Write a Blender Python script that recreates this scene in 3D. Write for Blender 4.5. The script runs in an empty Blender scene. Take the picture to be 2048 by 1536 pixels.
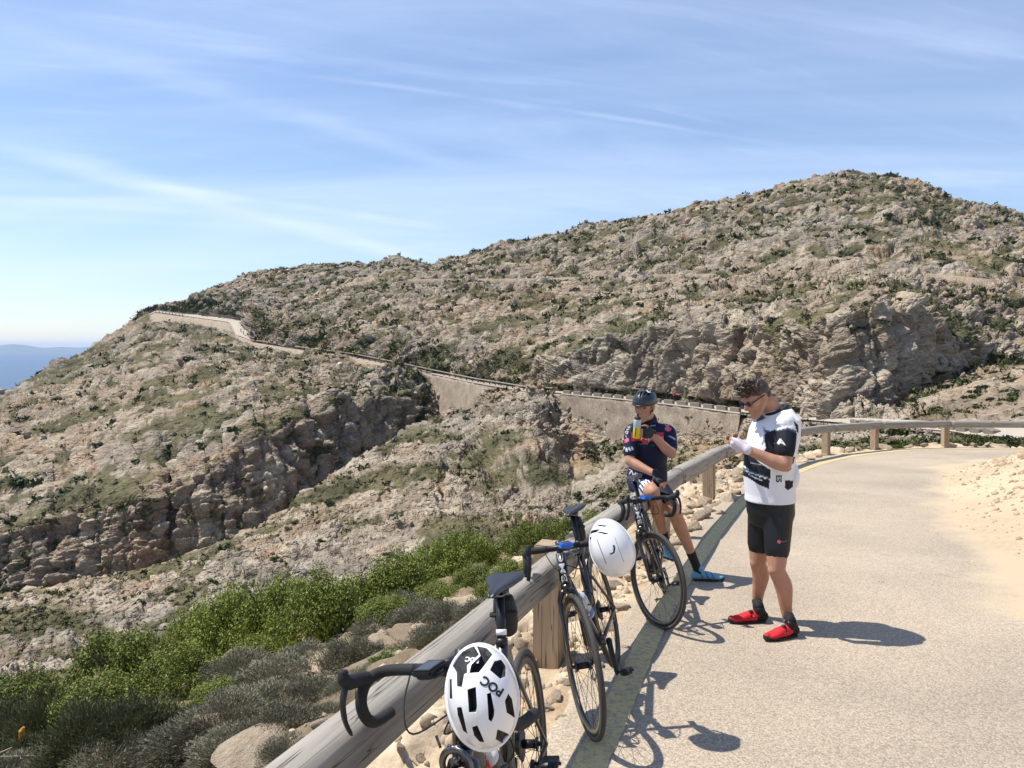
import bpy, bmesh, math, random
import numpy as np
from mathutils import Vector, Matrix, Euler
from mathutils.bvhtree import BVHTree

SC = bpy.context.scene
COL = SC.collection
R = math.radians
# ------------------------------------------------------------------ camera
FPX = 1538.0                      # focal length in pixels of the 2048 px wide photograph
CAM_H = 1.65
PITCH = math.atan(71.0 / FPX)
cam_data = bpy.data.cameras.new('camera')
cam_data.sensor_width = 36.0
cam_data.lens = 36.0 * FPX / 2048.0
cam_data.clip_start = 0.05
cam_data.clip_end = 60000.0
cam = bpy.data.objects.new('camera', cam_data)
COL.objects.link(cam)
cam.location = (0, 0, CAM_H)
cam.rotation_euler = (R(90) - PITCH, 0, 0)
SC.camera = cam
# ------------------------------------------------------------------ sun and sky
SUN_DIR = Vector((-0.93, 0.24, 1.72)).normalized()      # towards the sun
SUN_EL = math.asin(SUN_DIR.z)
SUN_ROT = math.atan2(SUN_DIR.x, SUN_DIR.y)
ld = bpy.data.lights.new('sun', 'SUN')
ld.energy = 4.6
ld.angle = R(0.55)
ld.color = (1.0, 0.955, 0.88)
sun = bpy.data.objects.new('sun', ld)
COL.objects.link(sun)
sun.rotation_euler = SUN_DIR.to_track_quat('Z', 'Y').to_euler()
sun.location = (-20, 10, 60)

world = bpy.data.worlds.new('World')
SC.world = world
world.use_nodes = True
wn, wl = world.node_tree.nodes, world.node_tree.links
wn.clear()


def nd(nodes, kind, **kw):
    n = nodes.new(kind)
    for k, v in kw.items():
        if k.startswith('i_'):
            key = k[2:]
            key = int(key) if key.isdigit() else key.replace('_', ' ')
            n.inputs[key].default_value = v
        else:
            setattr(n, k, v)
    return n


w_out = nd(wn, 'ShaderNodeOutputWorld')
w_bg = nd(wn, 'ShaderNodeBackground')
w_bg.inputs['Strength'].default_value = 0.116
w_sky = nd(wn, 'ShaderNodeTexSky', sky_type='NISHITA', sun_disc=False)
w_sky.sun_elevation = SUN_EL
w_sky.sun_rotation = SUN_ROT
w_sky.altitude = 150
w_sky.air_density = 1.1
w_sky.dust_density = 0.2
w_sky.ozone_density = 4.0
# thin cirrus: noise laid on a flat high layer (direction divided by its height), stretched along the wind
tc = nd(wn, 'ShaderNodeTexCoord')
sep = nd(wn, 'ShaderNodeSeparateXYZ')
wl.new(tc.outputs['Generated'], sep.inputs[0])
mz = nd(wn, 'ShaderNodeMath', operation='MAXIMUM'); mz.inputs[1].default_value = 0.0
wl.new(sep.outputs['Z'], mz.inputs[0])
az = nd(wn, 'ShaderNodeMath', operation='ADD'); az.inputs[1].default_value = 0.09
wl.new(mz.outputs[0], az.inputs[0])
dx = nd(wn, 'ShaderNodeMath', operation='DIVIDE'); dy = nd(wn, 'ShaderNodeMath', operation='DIVIDE')
wl.new(sep.outputs['X'], dx.inputs[0]); wl.new(az.outputs[0], dx.inputs[1])
wl.new(sep.outputs['Y'], dy.inputs[0]); wl.new(az.outputs[0], dy.inputs[1])
comb = nd(wn, 'ShaderNodeCombineXYZ')
wl.new(dx.outputs[0], comb.inputs[0]); wl.new(dy.outputs[0], comb.inputs[1])


def cloud_layer(rot, scale, loc, nscale, detail, rough, dist, lo, hi, gain):
    mp = nd(wn, 'ShaderNodeMapping'); mp.vector_type = 'TEXTURE'
    mp.inputs['Rotation'].default_value = (0, 0, R(rot)); mp.inputs['Scale'].default_value = scale
    mp.inputs['Location'].default_value = loc
    wl.new(comb.outputs[0], mp.inputs[0])
    nz = nd(wn, 'ShaderNodeTexNoise')
    nz.inputs['Scale'].default_value = nscale; nz.inputs['Detail'].default_value = detail
    nz.inputs['Roughness'].default_value = rough; nz.inputs['Distortion'].default_value = dist
    wl.new(mp.outputs[0], nz.inputs['Vector'])
    mr = nd(wn, 'ShaderNodeMapRange', interpolation_type='SMOOTHSTEP')
    mr.inputs['From Min'].default_value = lo; mr.inputs['From Max'].default_value = hi
    mr.inputs['To Min'].default_value = 0.0; mr.inputs['To Max'].default_value = gain
    wl.new(nz.outputs['Fac'], mr.inputs['Value'])
    return mr.outputs[0]


def contrail(ax, ay, bx, by, width, gain, fade_noise):
    """a soft straight streak through two points of the cloud layer"""
    d = Vector((bx - ax, by - ay)); L = d.length; d.normalize()
    n = Vector((-d.y, d.x)); c = n.x * ax + n.y * ay
    m1 = nd(wn, 'ShaderNodeMath', operation='MULTIPLY'); m1.inputs[1].default_value = n.x
    m2 = nd(wn, 'ShaderNodeMath', operation='MULTIPLY_ADD'); m2.inputs[1].default_value = n.y
    wl.new(dx.outputs[0], m1.inputs[0]); wl.new(dy.outputs[0], m2.inputs[0]); wl.new(m1.outputs[0], m2.inputs[2])
    nz = nd(wn, 'ShaderNodeTexNoise'); nz.inputs['Scale'].default_value = 2.2; nz.inputs['Detail'].default_value = 5
    wl.new(comb.outputs[0], nz.inputs['Vector'])
    wob = nd(wn, 'ShaderNodeMath', operation='MULTIPLY_ADD'); wob.inputs[1].default_value = width * 0.9
    wl.new(nz.outputs['Fac'], wob.inputs[0]); wl.new(m2.outputs[0], wob.inputs[2])
    s = nd(wn, 'ShaderNodeMath', operation='SUBTRACT'); s.inputs[1].default_value = c + width * 0.45
    wl.new(wob.outputs[0], s.inputs[0])
    a = nd(wn, 'ShaderNodeMath', operation='ABSOLUTE'); wl.new(s.outputs[0], a.inputs[0])
    mr = nd(wn, 'ShaderNodeMapRange', interpolation_type='SMOOTHSTEP')
    mr.inputs['From Min'].default_value = 0; mr.inputs['From Max'].default_value = width
    mr.inputs['To Min'].default_value = gain; mr.inputs['To Max'].default_value = 0
    wl.new(a.outputs[0], mr.inputs['Value'])
    # along: fade in and out
    c0 = d.x * ax + d.y * ay
    l1 = nd(wn, 'ShaderNodeMath', operation='MULTIPLY'); l1.inputs[1].default_value = d.x
    l2 = nd(wn, 'ShaderNodeMath', operation='MULTIPLY_ADD'); l2.inputs[1].default_value = d.y
    wl.new(dx.outputs[0], l1.inputs[0]); wl.new(dy.outputs[0], l2.inputs[0]); wl.new(l1.outputs[0], l2.inputs[2])
    ls = nd(wn, 'ShaderNodeMath', operation='SUBTRACT'); ls.inputs[1].default_value = c0 + L / 2
    wl.new(l2.outputs[0], ls.inputs[0])
    la = nd(wn, 'ShaderNodeMath', operation='ABSOLUTE'); wl.new(ls.outputs[0], la.inputs[0])
    lr = nd(wn, 'ShaderNodeMapRange', interpolation_type='SMOOTHSTEP')
    lr.inputs['From Min'].default_value = L * 0.35; lr.inputs['From Max'].default_value = L * 0.6
    lr.inputs['To Min'].default_value = 1; lr.inputs['To Max'].default_value = 0
    wl.new(la.outputs[0], lr.inputs['Value'])
    mm = nd(wn, 'ShaderNodeMath', operation='MULTIPLY')
    wl.new(mr.outputs[0], mm.inputs[0]); wl.new(lr.outputs[0], mm.inputs[1])
    m3 = nd(wn, 'ShaderNodeMath', operation='MULTIPLY')
    mr2 = nd(wn, 'ShaderNodeMapRange'); mr2.inputs['From Min'].default_value = 0.35; mr2.inputs['From Max'].default_value = 0.62
    mr2.inputs['To Min'].default_value = 1 - fade_noise; mr2.inputs['To Max'].default_value = 1
    wl.new(nz.outputs['Fac'], mr2.inputs['Value'])
    wl.new(mm.outputs[0], m3.inputs[0]); wl.new(mr2.outputs[0], m3.inputs[1])
    return m3.outputs[0]


def sky_uv(px, py):
    d = Vector(((px - 1024) / FPX, 1.0, -(py - 768) / FPX))
    d = Matrix.Rotation(-PITCH, 3, 'X') @ d
    d.normalize()
    return d.x / (d.z + 0.09), d.y / (d.z + 0.09)


layers = [cloud_layer(16, (2.6, 0.6, 1), (0.3, 0.2, 0), 1.1, 8, 0.62, 0.6, 0.43, 0.82, 0.42),
          cloud_layer(-12, (3.2, 0.8, 1), (4.1, 2.2, 0), 0.55, 6, 0.55, 0.4, 0.38, 0.80, 0.50),
          cloud_layer(28, (1.8, 0.36, 1), (9.1, 5.2, 0), 2.3, 7, 0.66, 0.8, 0.52, 0.9, 0.20)]
for (a, b, w_, g_, f_) in (((0, 290), (845, 525), 0.20, 0.46, 0.5),
                           ((560, 145), (1560, 290), 0.03, 0.2, 0.8),
                           ((200, 360), (900, 460), 0.10, 0.30, 0.7),
                           ((-100, 20), (900, 330), 0.12, 0.22, 0.8)):
    layers.append(contrail(*sky_uv(*a), *sky_uv(*b), w_, g_, f_))
acc = layers[0]
for l in layers[1:]:
    # screen: 1-(1-a)(1-b)
    m = nd(wn, 'ShaderNodeMath', operation='MULTIPLY_ADD')      # a*b
    inv = nd(wn, 'ShaderNodeMath', operation='SUBTRACT'); inv.inputs[0].default_value = 1
    wl.new(acc, inv.inputs[1]); wl.new(inv.outputs[0], m.inputs[0]); wl.new(l, m.inputs[1]); wl.new(acc, m.inputs[2])
    acc = m.outputs[0]
veil = nd(wn, 'ShaderNodeMapRange')          # an even thin veil behind the cirrus
veil.inputs['To Min'].default_value = 0.07; veil.inputs['To Max'].default_value = 1.0
wl.new(acc, veil.inputs['Value'])
w_mix = nd(wn, 'ShaderNodeMix', data_type='RGBA')
wl.new(veil.outputs[0], w_mix.inputs['Factor'])
wl.new(w_sky.outputs[0], w_mix.inputs['A'])
w_mix.inputs['B'].default_value = (6.0, 7.0, 8.6, 1)
w_tint = nd(wn, 'ShaderNodeMix', data_type='RGBA', blend_type='MULTIPLY')      # white balance of the whole sky
w_tint.inputs['Factor'].default_value = 1.0
w_tint.inputs['B'].default_value = (0.97, 0.955, 1.0, 1)
wl.new(w_mix.outputs['Result'], w_tint.inputs['A'])
wl.new(w_tint.outputs['Result'], w_bg.inputs[0])
wl.new(w_bg.outputs[0], w_out.inputs[0])

vs = SC.view_settings
vs.view_transform = 'Standard'
vs.look = 'None'
vs.exposure = 0.42
vs.gamma = 1.0
vs.use_curve_mapping = False
SC.cycles.use_denoising = True
SC.cycles.max_bounces = 6
SC.cycles.transparent_max_bounces = 8
SC.cycles.volume_bounces = 0
SC.cycles.caustics_reflective = False
SC.cycles.caustics_refractive = False


# ------------------------------------------------------------------ helpers
ROAD_SLOPE = 0.055


def ray(px, py):
    """direction through a photograph pixel, scaled to depth 1 along +Y"""
    d = Vector(((px - 1024) / FPX, 1.0, -(py - 768) / FPX))
    d = Matrix.Rotation(-PITCH, 3, 'X') @ d
    return d / d.y


def at(px, py, Y):
    return Vector((0, 0, CAM_H)) + ray(px, py) * Y


def ground(px, py):
    """point on the road plane z = -slope*y"""
    d = ray(px, py)
    t = CAM_H / (-d.z - ROAD_SLOPE)
    return Vector((0, 0, CAM_H)) + d * t


def road_z(y):
    return -ROAD_SLOPE * y


def link(o, parent=None):
    COL.objects.link(o)
    if parent is not None:
        o.parent = parent
    return o


def tag(o, label=None, cat=None, group=None, kind=None):
    if label: o['label'] = label
    if cat: o['category'] = cat
    if group: o['group'] = group
    if kind: o['kind'] = kind
    return o


def empty(name, loc=(0, 0, 0), rot=(0, 0, 0)):
    o = bpy.data.objects.new(name, None)
    o.empty_display_size = 0.1
    COL.objects.link(o)
    o.location = loc
    o.rotation_euler = rot
    return o


def mesh_np(name, verts, faces, mat=None, smooth=False):
    """mesh from numpy arrays; faces is (n,k)"""
    me = bpy.data.meshes.new(name)
    verts = np.asarray(verts, np.float32); faces = np.asarray(faces, np.int32)
    nf, k = faces.shape
    me.vertices.add(len(verts)); me.vertices.foreach_set('co', verts.ravel())
    me.loops.add(nf * k); me.loops.foreach_set('vertex_index', faces.ravel())
    me.polygons.add(nf)
    me.polygons.foreach_set('loop_start', np.arange(0, nf * k, k, dtype=np.int32))
    me.polygons.foreach_set('loop_total', np.full(nf, k, np.int32))
    if smooth:
        me.polygons.foreach_set('use_smooth', np.ones(nf, bool))
    me.update(calc_edges=True)
    me.validate()
    if mat: me.materials.append(mat)
    return me


def add_color(me, name, rgb):
    """point colour attribute from an (n,3) array of linear values"""
    a = me.attributes.new(name, 'FLOAT_COLOR', 'POINT')
    c = np.ones((len(me.vertices), 4), np.float32); c[:, :3] = rgb
    a.data.foreach_set('color', c.ravel())


def add_float(me, name, v):
    a = me.attributes.new(name, 'FLOAT', 'POINT')
    a.data.foreach_set('value', np.asarray(v, np.float32))


def obj_bm(name, bm, mat=None, parent=None, smooth=False):
    me = bpy.data.meshes.new(name)
    bm.normal_update()
    bm.to_mesh(me); bm.free()
    if mat: me.materials.append(mat)
    if smooth:
        me.polygons.foreach_set('use_smooth', np.ones(len(me.polygons), bool))
    return link(bpy.data.objects.new(name, me), parent)


def obj_me(name, me, parent=None):
    return link(bpy.data.objects.new(name, me), parent)


def grid_faces(nr, nc, closed=False):
    i = np.arange(nr - 1)[:, None]; j = np.arange(nc if closed else nc - 1)[None, :]
    a = i * nc + j; b = i * nc + (j + 1) % nc
    return np.stack([a, b, b + nc, a + nc], -1).reshape(-1, 4)


# ---- numpy noise
_rng = np.random.RandomState(7)
_perm = _rng.permutation(256).astype(np.int32)
_perm = np.concatenate([_perm, _perm, _perm])
_g = _rng.normal(size=(256, 3)).astype(np.float32)
_g /= np.linalg.norm(_g, axis=1, keepdims=True)
_rv = _rng.rand(256, 3).astype(np.float32)


def perlin(p):
    p = np.asarray(p, np.float32)
    i = np.floor(p).astype(np.int32); f = p - i
    i &= 255
    u = f * f * f * (f * (f * 6 - 15) + 10)
    out = 0
    for dx_ in (0, 1):
        wx = u[:, 0] if dx_ else 1 - u[:, 0]
        for dy_ in (0, 1):
            wy = u[:, 1] if dy_ else 1 - u[:, 1]
            hxy = _perm[_perm[i[:, 0] + dx_] + i[:, 1] + dy_]
            for dz_ in (0, 1):
                wz = u[:, 2] if dz_ else 1 - u[:, 2]
                g = _g[_perm[hxy + i[:, 2] + dz_]]
                d = g[:, 0] * (f[:, 0] - dx_) + g[:, 1] * (f[:, 1] - dy_) + g[:, 2] * (f[:, 2] - dz_)
                out = out + d * wx * wy * wz
    return out * 1.6


def fbm(p, octaves=4, gain=0.5, lac=2.03):
    a, s, amp = 0, 1.0, 1.0
    for o in range(octaves):
        a = a + amp * perlin(p * s + 17.3 * o)
        s *= lac; amp *= gain
    return a


def ridged(p, octaves=4, gain=0.5):
    a, s, amp = 0, 1.0, 1.0
    for o in range(octaves):
        a = a + amp * (1 - 2 * np.abs(perlin(p * s + 31.7 * o)))
        s *= 2.07; amp *= gain
    return a


def voronoi(p, tilt=False):
    """F1, F2 distances and a random value of the nearest cell (and a random tilted plane over each cell)"""
    p = np.asarray(p, np.float32)
    i = np.floor(p).astype(np.int32); f = p - i
    i &= 255
    f1 = np.full(len(p), 9.0, np.float32); f2 = f1.copy(); cid = np.zeros(len(p), np.int32); pl = np.zeros(len(p), np.float32)
    for a in (-1, 0, 1):
        for b in (-1, 0, 1):
            hxy = _perm[_perm[(i[:, 0] + a) & 255] + ((i[:, 1] + b) & 255)]
            for c in (-1, 0, 1):
                h = _perm[hxy + ((i[:, 2] + c) & 255)]
                r = _rv[h]
                ex = r[:, 0] + a - f[:, 0]; ey = r[:, 1] + b - f[:, 1]; ez = r[:, 2] + c - f[:, 2]
                d = ex * ex + ey * ey + ez * ez
                closer = d < f1
                f2 = np.where(closer, f1, np.minimum(f2, d))
                cid = np.where(closer, h, cid)
                if tilt:
                    gg = _g[h]
                    pl = np.where(closer, gg[:, 0] * ex + gg[:, 1] * ey + gg[:, 2] * ez, pl)
                f1 = np.where(closer, d, f1)
    if tilt: return np.sqrt(f1), np.sqrt(f2), _rv[cid, 0], pl
    return np.sqrt(f1), np.sqrt(f2), _rv[cid, 0]


def sstep(a, b, x):
    t = np.clip((x - a) / (b - a), 0, 1)
    return t * t * (3 - 2 * t)


# ---- materials
def new_mat(name):
    m = bpy.data.materials.new(name); m.use_nodes = True
    n, l = m.node_tree.nodes, m.node_tree.links
    b = n['Principled BSDF']
    return m, n, l, b


def plain(name, col, rough=0.6, metal=0.0, spec=0.5, coat=0.0, var=0.0, vscale=30.0, bump=0.0, bscale=200.0):
    m, n, l, b = new_mat(name)
    b.inputs['Base Color'].default_value = (*col, 1)
    b.inputs['Roughness'].default_value = rough
    b.inputs['Metallic'].default_value = metal
    b.inputs['Specular IOR Level'].default_value = spec
    b.inputs['Coat Weight'].default_value = coat
    b.inputs['Coat Roughness'].default_value = 0.08
    if var or bump:
        t = nd(n, 'ShaderNodeTexCoord')
        if var:
            nz = nd(n, 'ShaderNodeTexNoise', i_Scale=vscale, i_Detail=5.0)
            l.new(t.outputs['Object'], nz.inputs['Vector'])
            mx = nd(n, 'ShaderNodeMix', data_type='RGBA')
            mx.inputs['A'].default_value = (*[c * (1 - var) for c in col], 1)
            mx.inputs['B'].default_value = (*[min(1, c * (1 + var)) for c in col], 1)
            l.new(nz.outputs['Fac'], mx.inputs['Factor']); l.new(mx.outputs['Result'], b.inputs['Base Color'])
        if bump:
            nb = nd(n, 'ShaderNodeTexNoise', i_Scale=bscale, i_Detail=4.0)
            l.new(t.outputs['Object'], nb.inputs['Vector'])
            bp = nd(n, 'ShaderNodeBump', i_Strength=bump, i_Distance=0.01)
            l.new(nb.outputs['Fac'], bp.inputs['Height']); l.new(bp.outputs[0], b.inputs['Normal'])
    return m


def attr_mat(name, attr='col', rough=0.8, spec=0.3, bump=0.0, bscale=20.0, bdist=0.02, noise_var=0.0, nscale=3.0):
    m, n, l, b = new_mat(name)
    a = nd(n, 'ShaderNodeAttribute', attribute_name=attr)
    b.inputs['Roughness'].default_value = rough
    b.inputs['Specular IOR Level'].default_value = spec
    src = a.outputs['Color']
    t = nd(n, 'ShaderNodeTexCoord')
    if noise_var:
        nz = nd(n, 'ShaderNodeTexNoise', i_Scale=nscale, i_Detail=6.0, i_Roughness=0.65)
        l.new(t.outputs['Object'], nz.inputs['Vector'])
        mr = nd(n, 'ShaderNodeMapRange'); mr.inputs['From Min'].default_value = 0.3; mr.inputs['From Max'].default_value = 0.7
        mr.inputs['To Min'].default_value = 1 - noise_var; mr.inputs['To Max'].default_value = 1 + noise_var
        l.new(nz.outputs['Fac'], mr.inputs['Value'])
        vm = nd(n, 'ShaderNodeVectorMath', operation='SCALE')
        l.new(src, vm.inputs[0]); l.new(mr.outputs[0], vm.inputs['Scale'])
        src = vm.outputs[0]
    l.new(src, b.inputs['Base Color'])
    if bump:
        nb = nd(n, 'ShaderNodeTexNoise', i_Scale=bscale, i_Detail=8.0, i_Roughness=0.7)
        l.new(t.outputs['Object'], nb.inputs['Vector'])
        bp = nd(n, 'ShaderNodeBump', i_Strength=bump, i_Distance=bdist)
        l.new(nb.outputs['Fac'], bp.inputs['Height']); l.new(bp.outputs[0], b.inputs['Normal'])
    return m


# ---- shapes into a bmesh
def bm_tube(bm, pts, rad, seg=10, cap=True, flat=None, up=None):
    """tube along points; rad scalar or list; flat=(a,b) scales the two cross axes"""
    pts = [Vector(p) for p in pts]
    n = len(pts)
    rad = [rad] * n if not hasattr(rad, '__len__') else rad
    fl = flat or (1, 1)
    rings = []
    prev = None
    for i, p in enumerate(pts):
        if i == 0: t = pts[1] - pts[0]
        elif i == n - 1: t = pts[-1] - pts[-2]
        else: t = (pts[i + 1] - pts[i]).normalized() + (pts[i] - pts[i - 1]).normalized()
        if t.length < 1e-9: t = Vector((0, 0, 1))
        t.normalize()
        if prev is None:
            ref = Vector(up) if up is not None else (Vector((0, 0, 1)) if abs(t.z) < 0.9 else Vector((0, 1, 0)))
            a = ref - t * ref.dot(t)
        else:
            a = prev - t * prev.dot(t)
        if a.length < 1e-6: a = t.orthogonal()
        a.normalize(); prev = a
        b = t.cross(a)
        r = rad[i]
        rr = r if hasattr(r, '__len__') else (r * fl[0], r * fl[1])
        rings.append([bm.verts.new(p + a * (rr[0] * math.cos(2 * math.pi * k / seg)) + b * (rr[1] * math.sin(2 * math.pi * k / seg))) for k in range(seg)])
    for i in range(n - 1):
        for k in range(seg):
            k2 = (k + 1) % seg
            bm.faces.new((rings[i][k], rings[i][k2], rings[i + 1][k2], rings[i + 1][k]))
    if cap:
        bm.faces.new(list(reversed(rings[0]))); bm.faces.new(rings[-1])
    return rings


def bm_box(bm, c, size, rot=None):
    m = Matrix.Translation(Vector(c))
    if rot is not None: m = m @ (rot.to_4x4() if hasattr(rot, 'to_4x4') else Euler(rot).to_matrix().to_4x4())
    m = m @ Matrix.Diagonal((*size, 1))
    return bmesh.ops.create_cube(bm, size=1.0, matrix=m)['verts']


def bm_ell(bm, c, r, rot=None, seg=16, rings=10):
    m = Matrix.Translation(Vector(c))
    if rot is not None: m = m @ rot.to_4x4()
    m = m @ Matrix.Diagonal((*r, 1))
    return bmesh.ops.create_uvsphere(bm, u_segments=seg, v_segments=rings, radius=1.0, matrix=m)['verts']


def catmull(pts, n=6):
    pts = [Vector(p) for p in pts]
    if len(pts) < 3: return pts
    out = []
    P = [pts[0] * 2 - pts[1]] + pts + [pts[-1] * 2 - pts[-2]]
    for i in range(1, len(P) - 2):
        for k in range(n):
            t = k / n
            p0, p1, p2, p3 = P[i - 1], P[i], P[i + 1], P[i + 2]
            out.append(0.5 * ((2 * p1) + (p2 - p0) * t + (2 * p0 - 5 * p1 + 4 * p2 - p3) * t * t + (3 * p1 - p0 - 3 * p2 + p3) * t ** 3))
    out.append(pts[-1])
    return out
# ================================================================== far hillside
# Feature lines of the hillside (photo column, photo row, distance in metres): foot of the near spur, its crest,
# the gully behind, cliff tops, outer and inner edge of the far road, top of the road cutting, upper path, skyline.
LN = dict(
A=[(-400,1420,45),(0,1370,50),(300,1370,52),(450,1290,55),(700,1280,60),(800,1220,62),(900,1170,65),(1000,1140,68),(1130,1120,70),(1250,1090,66),(1380,1060,50),(1480,1040,40),(1600,960,34),(1700,935,30),(1800,925,28),(1900,920,26),(2048,920,24),(2400,930,22)],
B=[(-400,1230,90),(0,1190,95),(200,1165,98),(400,1105,104),(520,1062,110),(650,972,125),(760,905,140),(850,862,152),(920,880,140),(1000,960,105),(1060,1000,95),(1100,1018,93),(1150,1012,96),(1200,985,94),(1250,962,86),(1380,930,75),(1480,925,64),(1600,900,50),(1700,893,42),(1800,893,38),(1900,893,34),(2048,900,28),(2400,910,24)],
C=[(-400,1240,130),(0,1198,130),(200,1173,132),(400,1115,138),(520,1075,142),(650,990,158),(760,925,172),(850,870,180),(920,830,160),(1000,850,130),(1060,852,125),(1100,885,127),(1140,935,131),(1200,930,126),(1250,915,112),(1380,902,95),(1480,899,86),(1600,880,64),(1700,880,52),(1800,882,46),(1900,884,39),(2048,894,30),(2400,906,25)],
D=[(-400,1090,136),(0,1062,136),(200,1025,138),(400,945,146),(500,882,150),(600,838,160),(700,806,171),(800,796,182),(850,822,194),(880,848,199),(950,840,178),(1000,812,156),(1080,800,146),(1130,850,139),(1200,882,130),(1250,896,124),(1320,880,117),(1380,893,110),(1480,893,99),(1600,872,83),(1700,872,71),(1800,876,57.5),(1900,880,44),(2048,891,32),(2400,901,25.5)],
E=[(-400,1010,255),(-150,895,280),(0,806,300),(100,748,345),(200,690,390),(310,624,432),(400,637,412),(455,645,394),(464,648,390),(470,674,350),(500,683,340),(580,696,310),(700,712,260),(800,732,225),(870,748,203),(950,765,182),(1050,782,162),(1130,788,143),(1250,799,127),(1380,813,113),(1480,826,102),(1600,841,87),(1700,850,74),(1800,858,60),(1900,868,46),(2048,886,33),(2250,900,26.5),(2400,905,26)],
F=[(-400,1015,262),(0,812,308),(200,694,398),(310,621,441),(400,630.5,421),(455,636,404),(464,637.5,402),(470,638,400),(490,641,392),(494,650,375),(500,677,350),(580,0,318),(2400,0,33)],
F2=[(-400,1018,264),(0,815,310),(200,696,400),(310,621,443),(400,629,422),(464,636,403),(490,639,394),(500,674,351.5),(580,0,0),(1700,838,80),(1790,838,84),(1830,797,93),(1900,772,106),(1960,745,116),(2048,735,120),(2400,790,90)],
G=[(-400,1030,275),(0,830,320),(200,705,410),(310,622,455),(400,618,430),(464,622,412),(490,626,402),(500,650,360),(580,668,328),(700,672,284),(800,690,248),(870,702,226),(950,700,205),(1050,715,183),(1130,720,158),(1250,672,140),(1380,650,126),(1480,648,115),(1600,655,100),(1680,640,86),(1760,620,86.5),(1800,632,89.5),(1850,650,100),(1900,665,110),(1960,700,120),(2048,712,124),(2250,760,110),(2400,780,100)],
H=[(-400,1060,300),(0,870,345),(200,735,430),(310,640,480),(400,603,448),(464,604,440),(500,612,430),(580,612,420),(700,585,400),(800,568,390),(870,566,372),(1050,568,330),(1250,562,285),(1480,560,240),(1700,560,205),(1820,562,190),(1980,580,170),(2048,590,165),(2400,640,150)],
K=[(-400,1200,420),(0,1000,440),(200,850,500),(310,660,520),(345,620,520),(380,604,560),(430,575,580),(500,550,600),(570,535,610),(650,530,620),(740,530,630),(775,524,635),(800,518,640),(835,528,635),(852,541,600),(870,534,520),(920,515,500),(1000,490,480),(1100,470,465),(1200,450,450),(1300,430,440),(1400,412,430),(1500,395,422),(1600,365,415),(1680,350,410),(1790,350,402),(1850,370,395),(1900,400,390),(1980,420,380),(2048,440,370),(2200,490,350),(2400,560,330)])
SEA_Z = -160.0


def py_to_v(py):
    a = np.arctan((np.asarray(py, float) - 768) / FPX) + PITCH
    return np.tan(a)


def px_to_u(px, py):
    # x over depth for a pixel (pitch makes a small difference between rows)
    a = np.arctan((np.asarray(py, float) - 768) / FPX)
    return (px - 1024) / FPX / (np.cos(PITCH) - np.tan(a) * np.sin(PITCH)) if False else (px - 1024) / FPX / (np.cos(PITCH) - (np.asarray(py, float) - 768) / FPX * np.sin(PITCH))


PXS = np.concatenate([np.arange(-380, -20, 9.0), np.arange(-20, 2068, 2.45), np.arange(2068, 2390, 9.0)])
NCOL = len(PXS)


def box_smooth(a, k):
    p = np.pad(a, (k, k), mode='edge'); c = np.cumsum(np.insert(p, 0, 0))
    return (c[2 * k + 1:] - c[:-2 * k - 1]) / (2 * k + 1)


def line(name):
    a = np.array(LN[name], float)
    return np.interp(PXS, a[:, 0], a[:, 1]), np.interp(PXS, a[:, 0], a[:, 2])


LX, LY, LZ = {}, {}, {}
SY, SZ = {}, {}          # smooth versions of the lines, followed by the slopes away from the edges
for k in ('A','B','C','D','E','F','F2','G','H','K'):
    py, d = line(k)
    if k == 'F':
        m = PXS >= 560
        d = np.where(PXS >= 580, LY['E'] + 7.5, d)
        z = CAM_H - py_to_v(py) * d
        w = np.clip((PXS - 500) / 80, 0, 1)
        z = np.where(PXS >= 500, LZ['E'] + 0.0, z)
        py = np.where(PXS >= 500, 700, py)
    elif k == 'F2':
        # foot of the cutting: right at the road, except on the right where a rubble slope lies between
        w = np.clip((PXS - 1640) / 60, 0, 1); w0 = (PXS > 500) * (1 - w)
        d0 = LY['F'] + 1.2; z0 = LZ['F'] + 0.5
        py = np.where((PXS > 500) & (PXS < 1700), 838, py); d = np.where((PXS > 500) & (PXS < 1700), 80, d)
        z = CAM_H - py_to_v(py) * d
        d = d * (1 - w0) + d0 * w0; z = z * (1 - w0) + z0 * w0
    else:
        z = CAM_H - py_to_v(py) * d
    SY[k], SZ[k] = (box_smooth(d, 26), box_smooth(z, 26)) if k == 'E' else (box_smooth(d, 8), box_smooth(z, 8))
    if k in ('C', 'D', 'G'):
        # cliffs are uneven: their edges step up and down and in and out
        nn = perlin(np.stack([PXS / 46, PXS * 0 + ord(k), PXS * 0], -1)) + 0.6 * perlin(np.stack([PXS / 17, PXS * 0 + ord(k), PXS * 0 + 4], -1))
        m_ = np.clip((860 - PXS) / 60, 0, 1) if k != 'G' else np.clip((PXS - 1120) / 60, 0, 1)
        if k in ('D', 'G'): z = z + nn * m_ * 0.020 * d
        d = d + (np.abs(nn) * 5.0 * m_ if k == 'D' else nn * 2.0 * m_)
    s = 2 if k in 'EF' else 4
    d = box_smooth(d, s); z = box_smooth(z, s)
    LY[k], LZ[k] = d, z
    LX[k] = px_to_u(PXS, py) * d
LY['L'] = LY['K'] + 320; LZ['L'] = np.full(NCOL, SEA_Z - 12); LX['L'] = (PXS - 1024) / FPX * LY['L']
ROWS = [('A', 'B', 112), ('B', 'C', 12), ('C', 'D', 70), ('D', 'E', 134), ('E', 'F', 6), ('F', 'F2', 44), ('F2', 'G', 90), ('G', 'H', 130), ('H', 'K', 152), ('K', 'L', 12)]
RI = dict(A=0, B=1, C=2, D=3, E=4, F=5, F2=5.35, G=6, H=7, K=8, L=9)
gx, gy, gz, rowid = [], [], [], []
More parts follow.
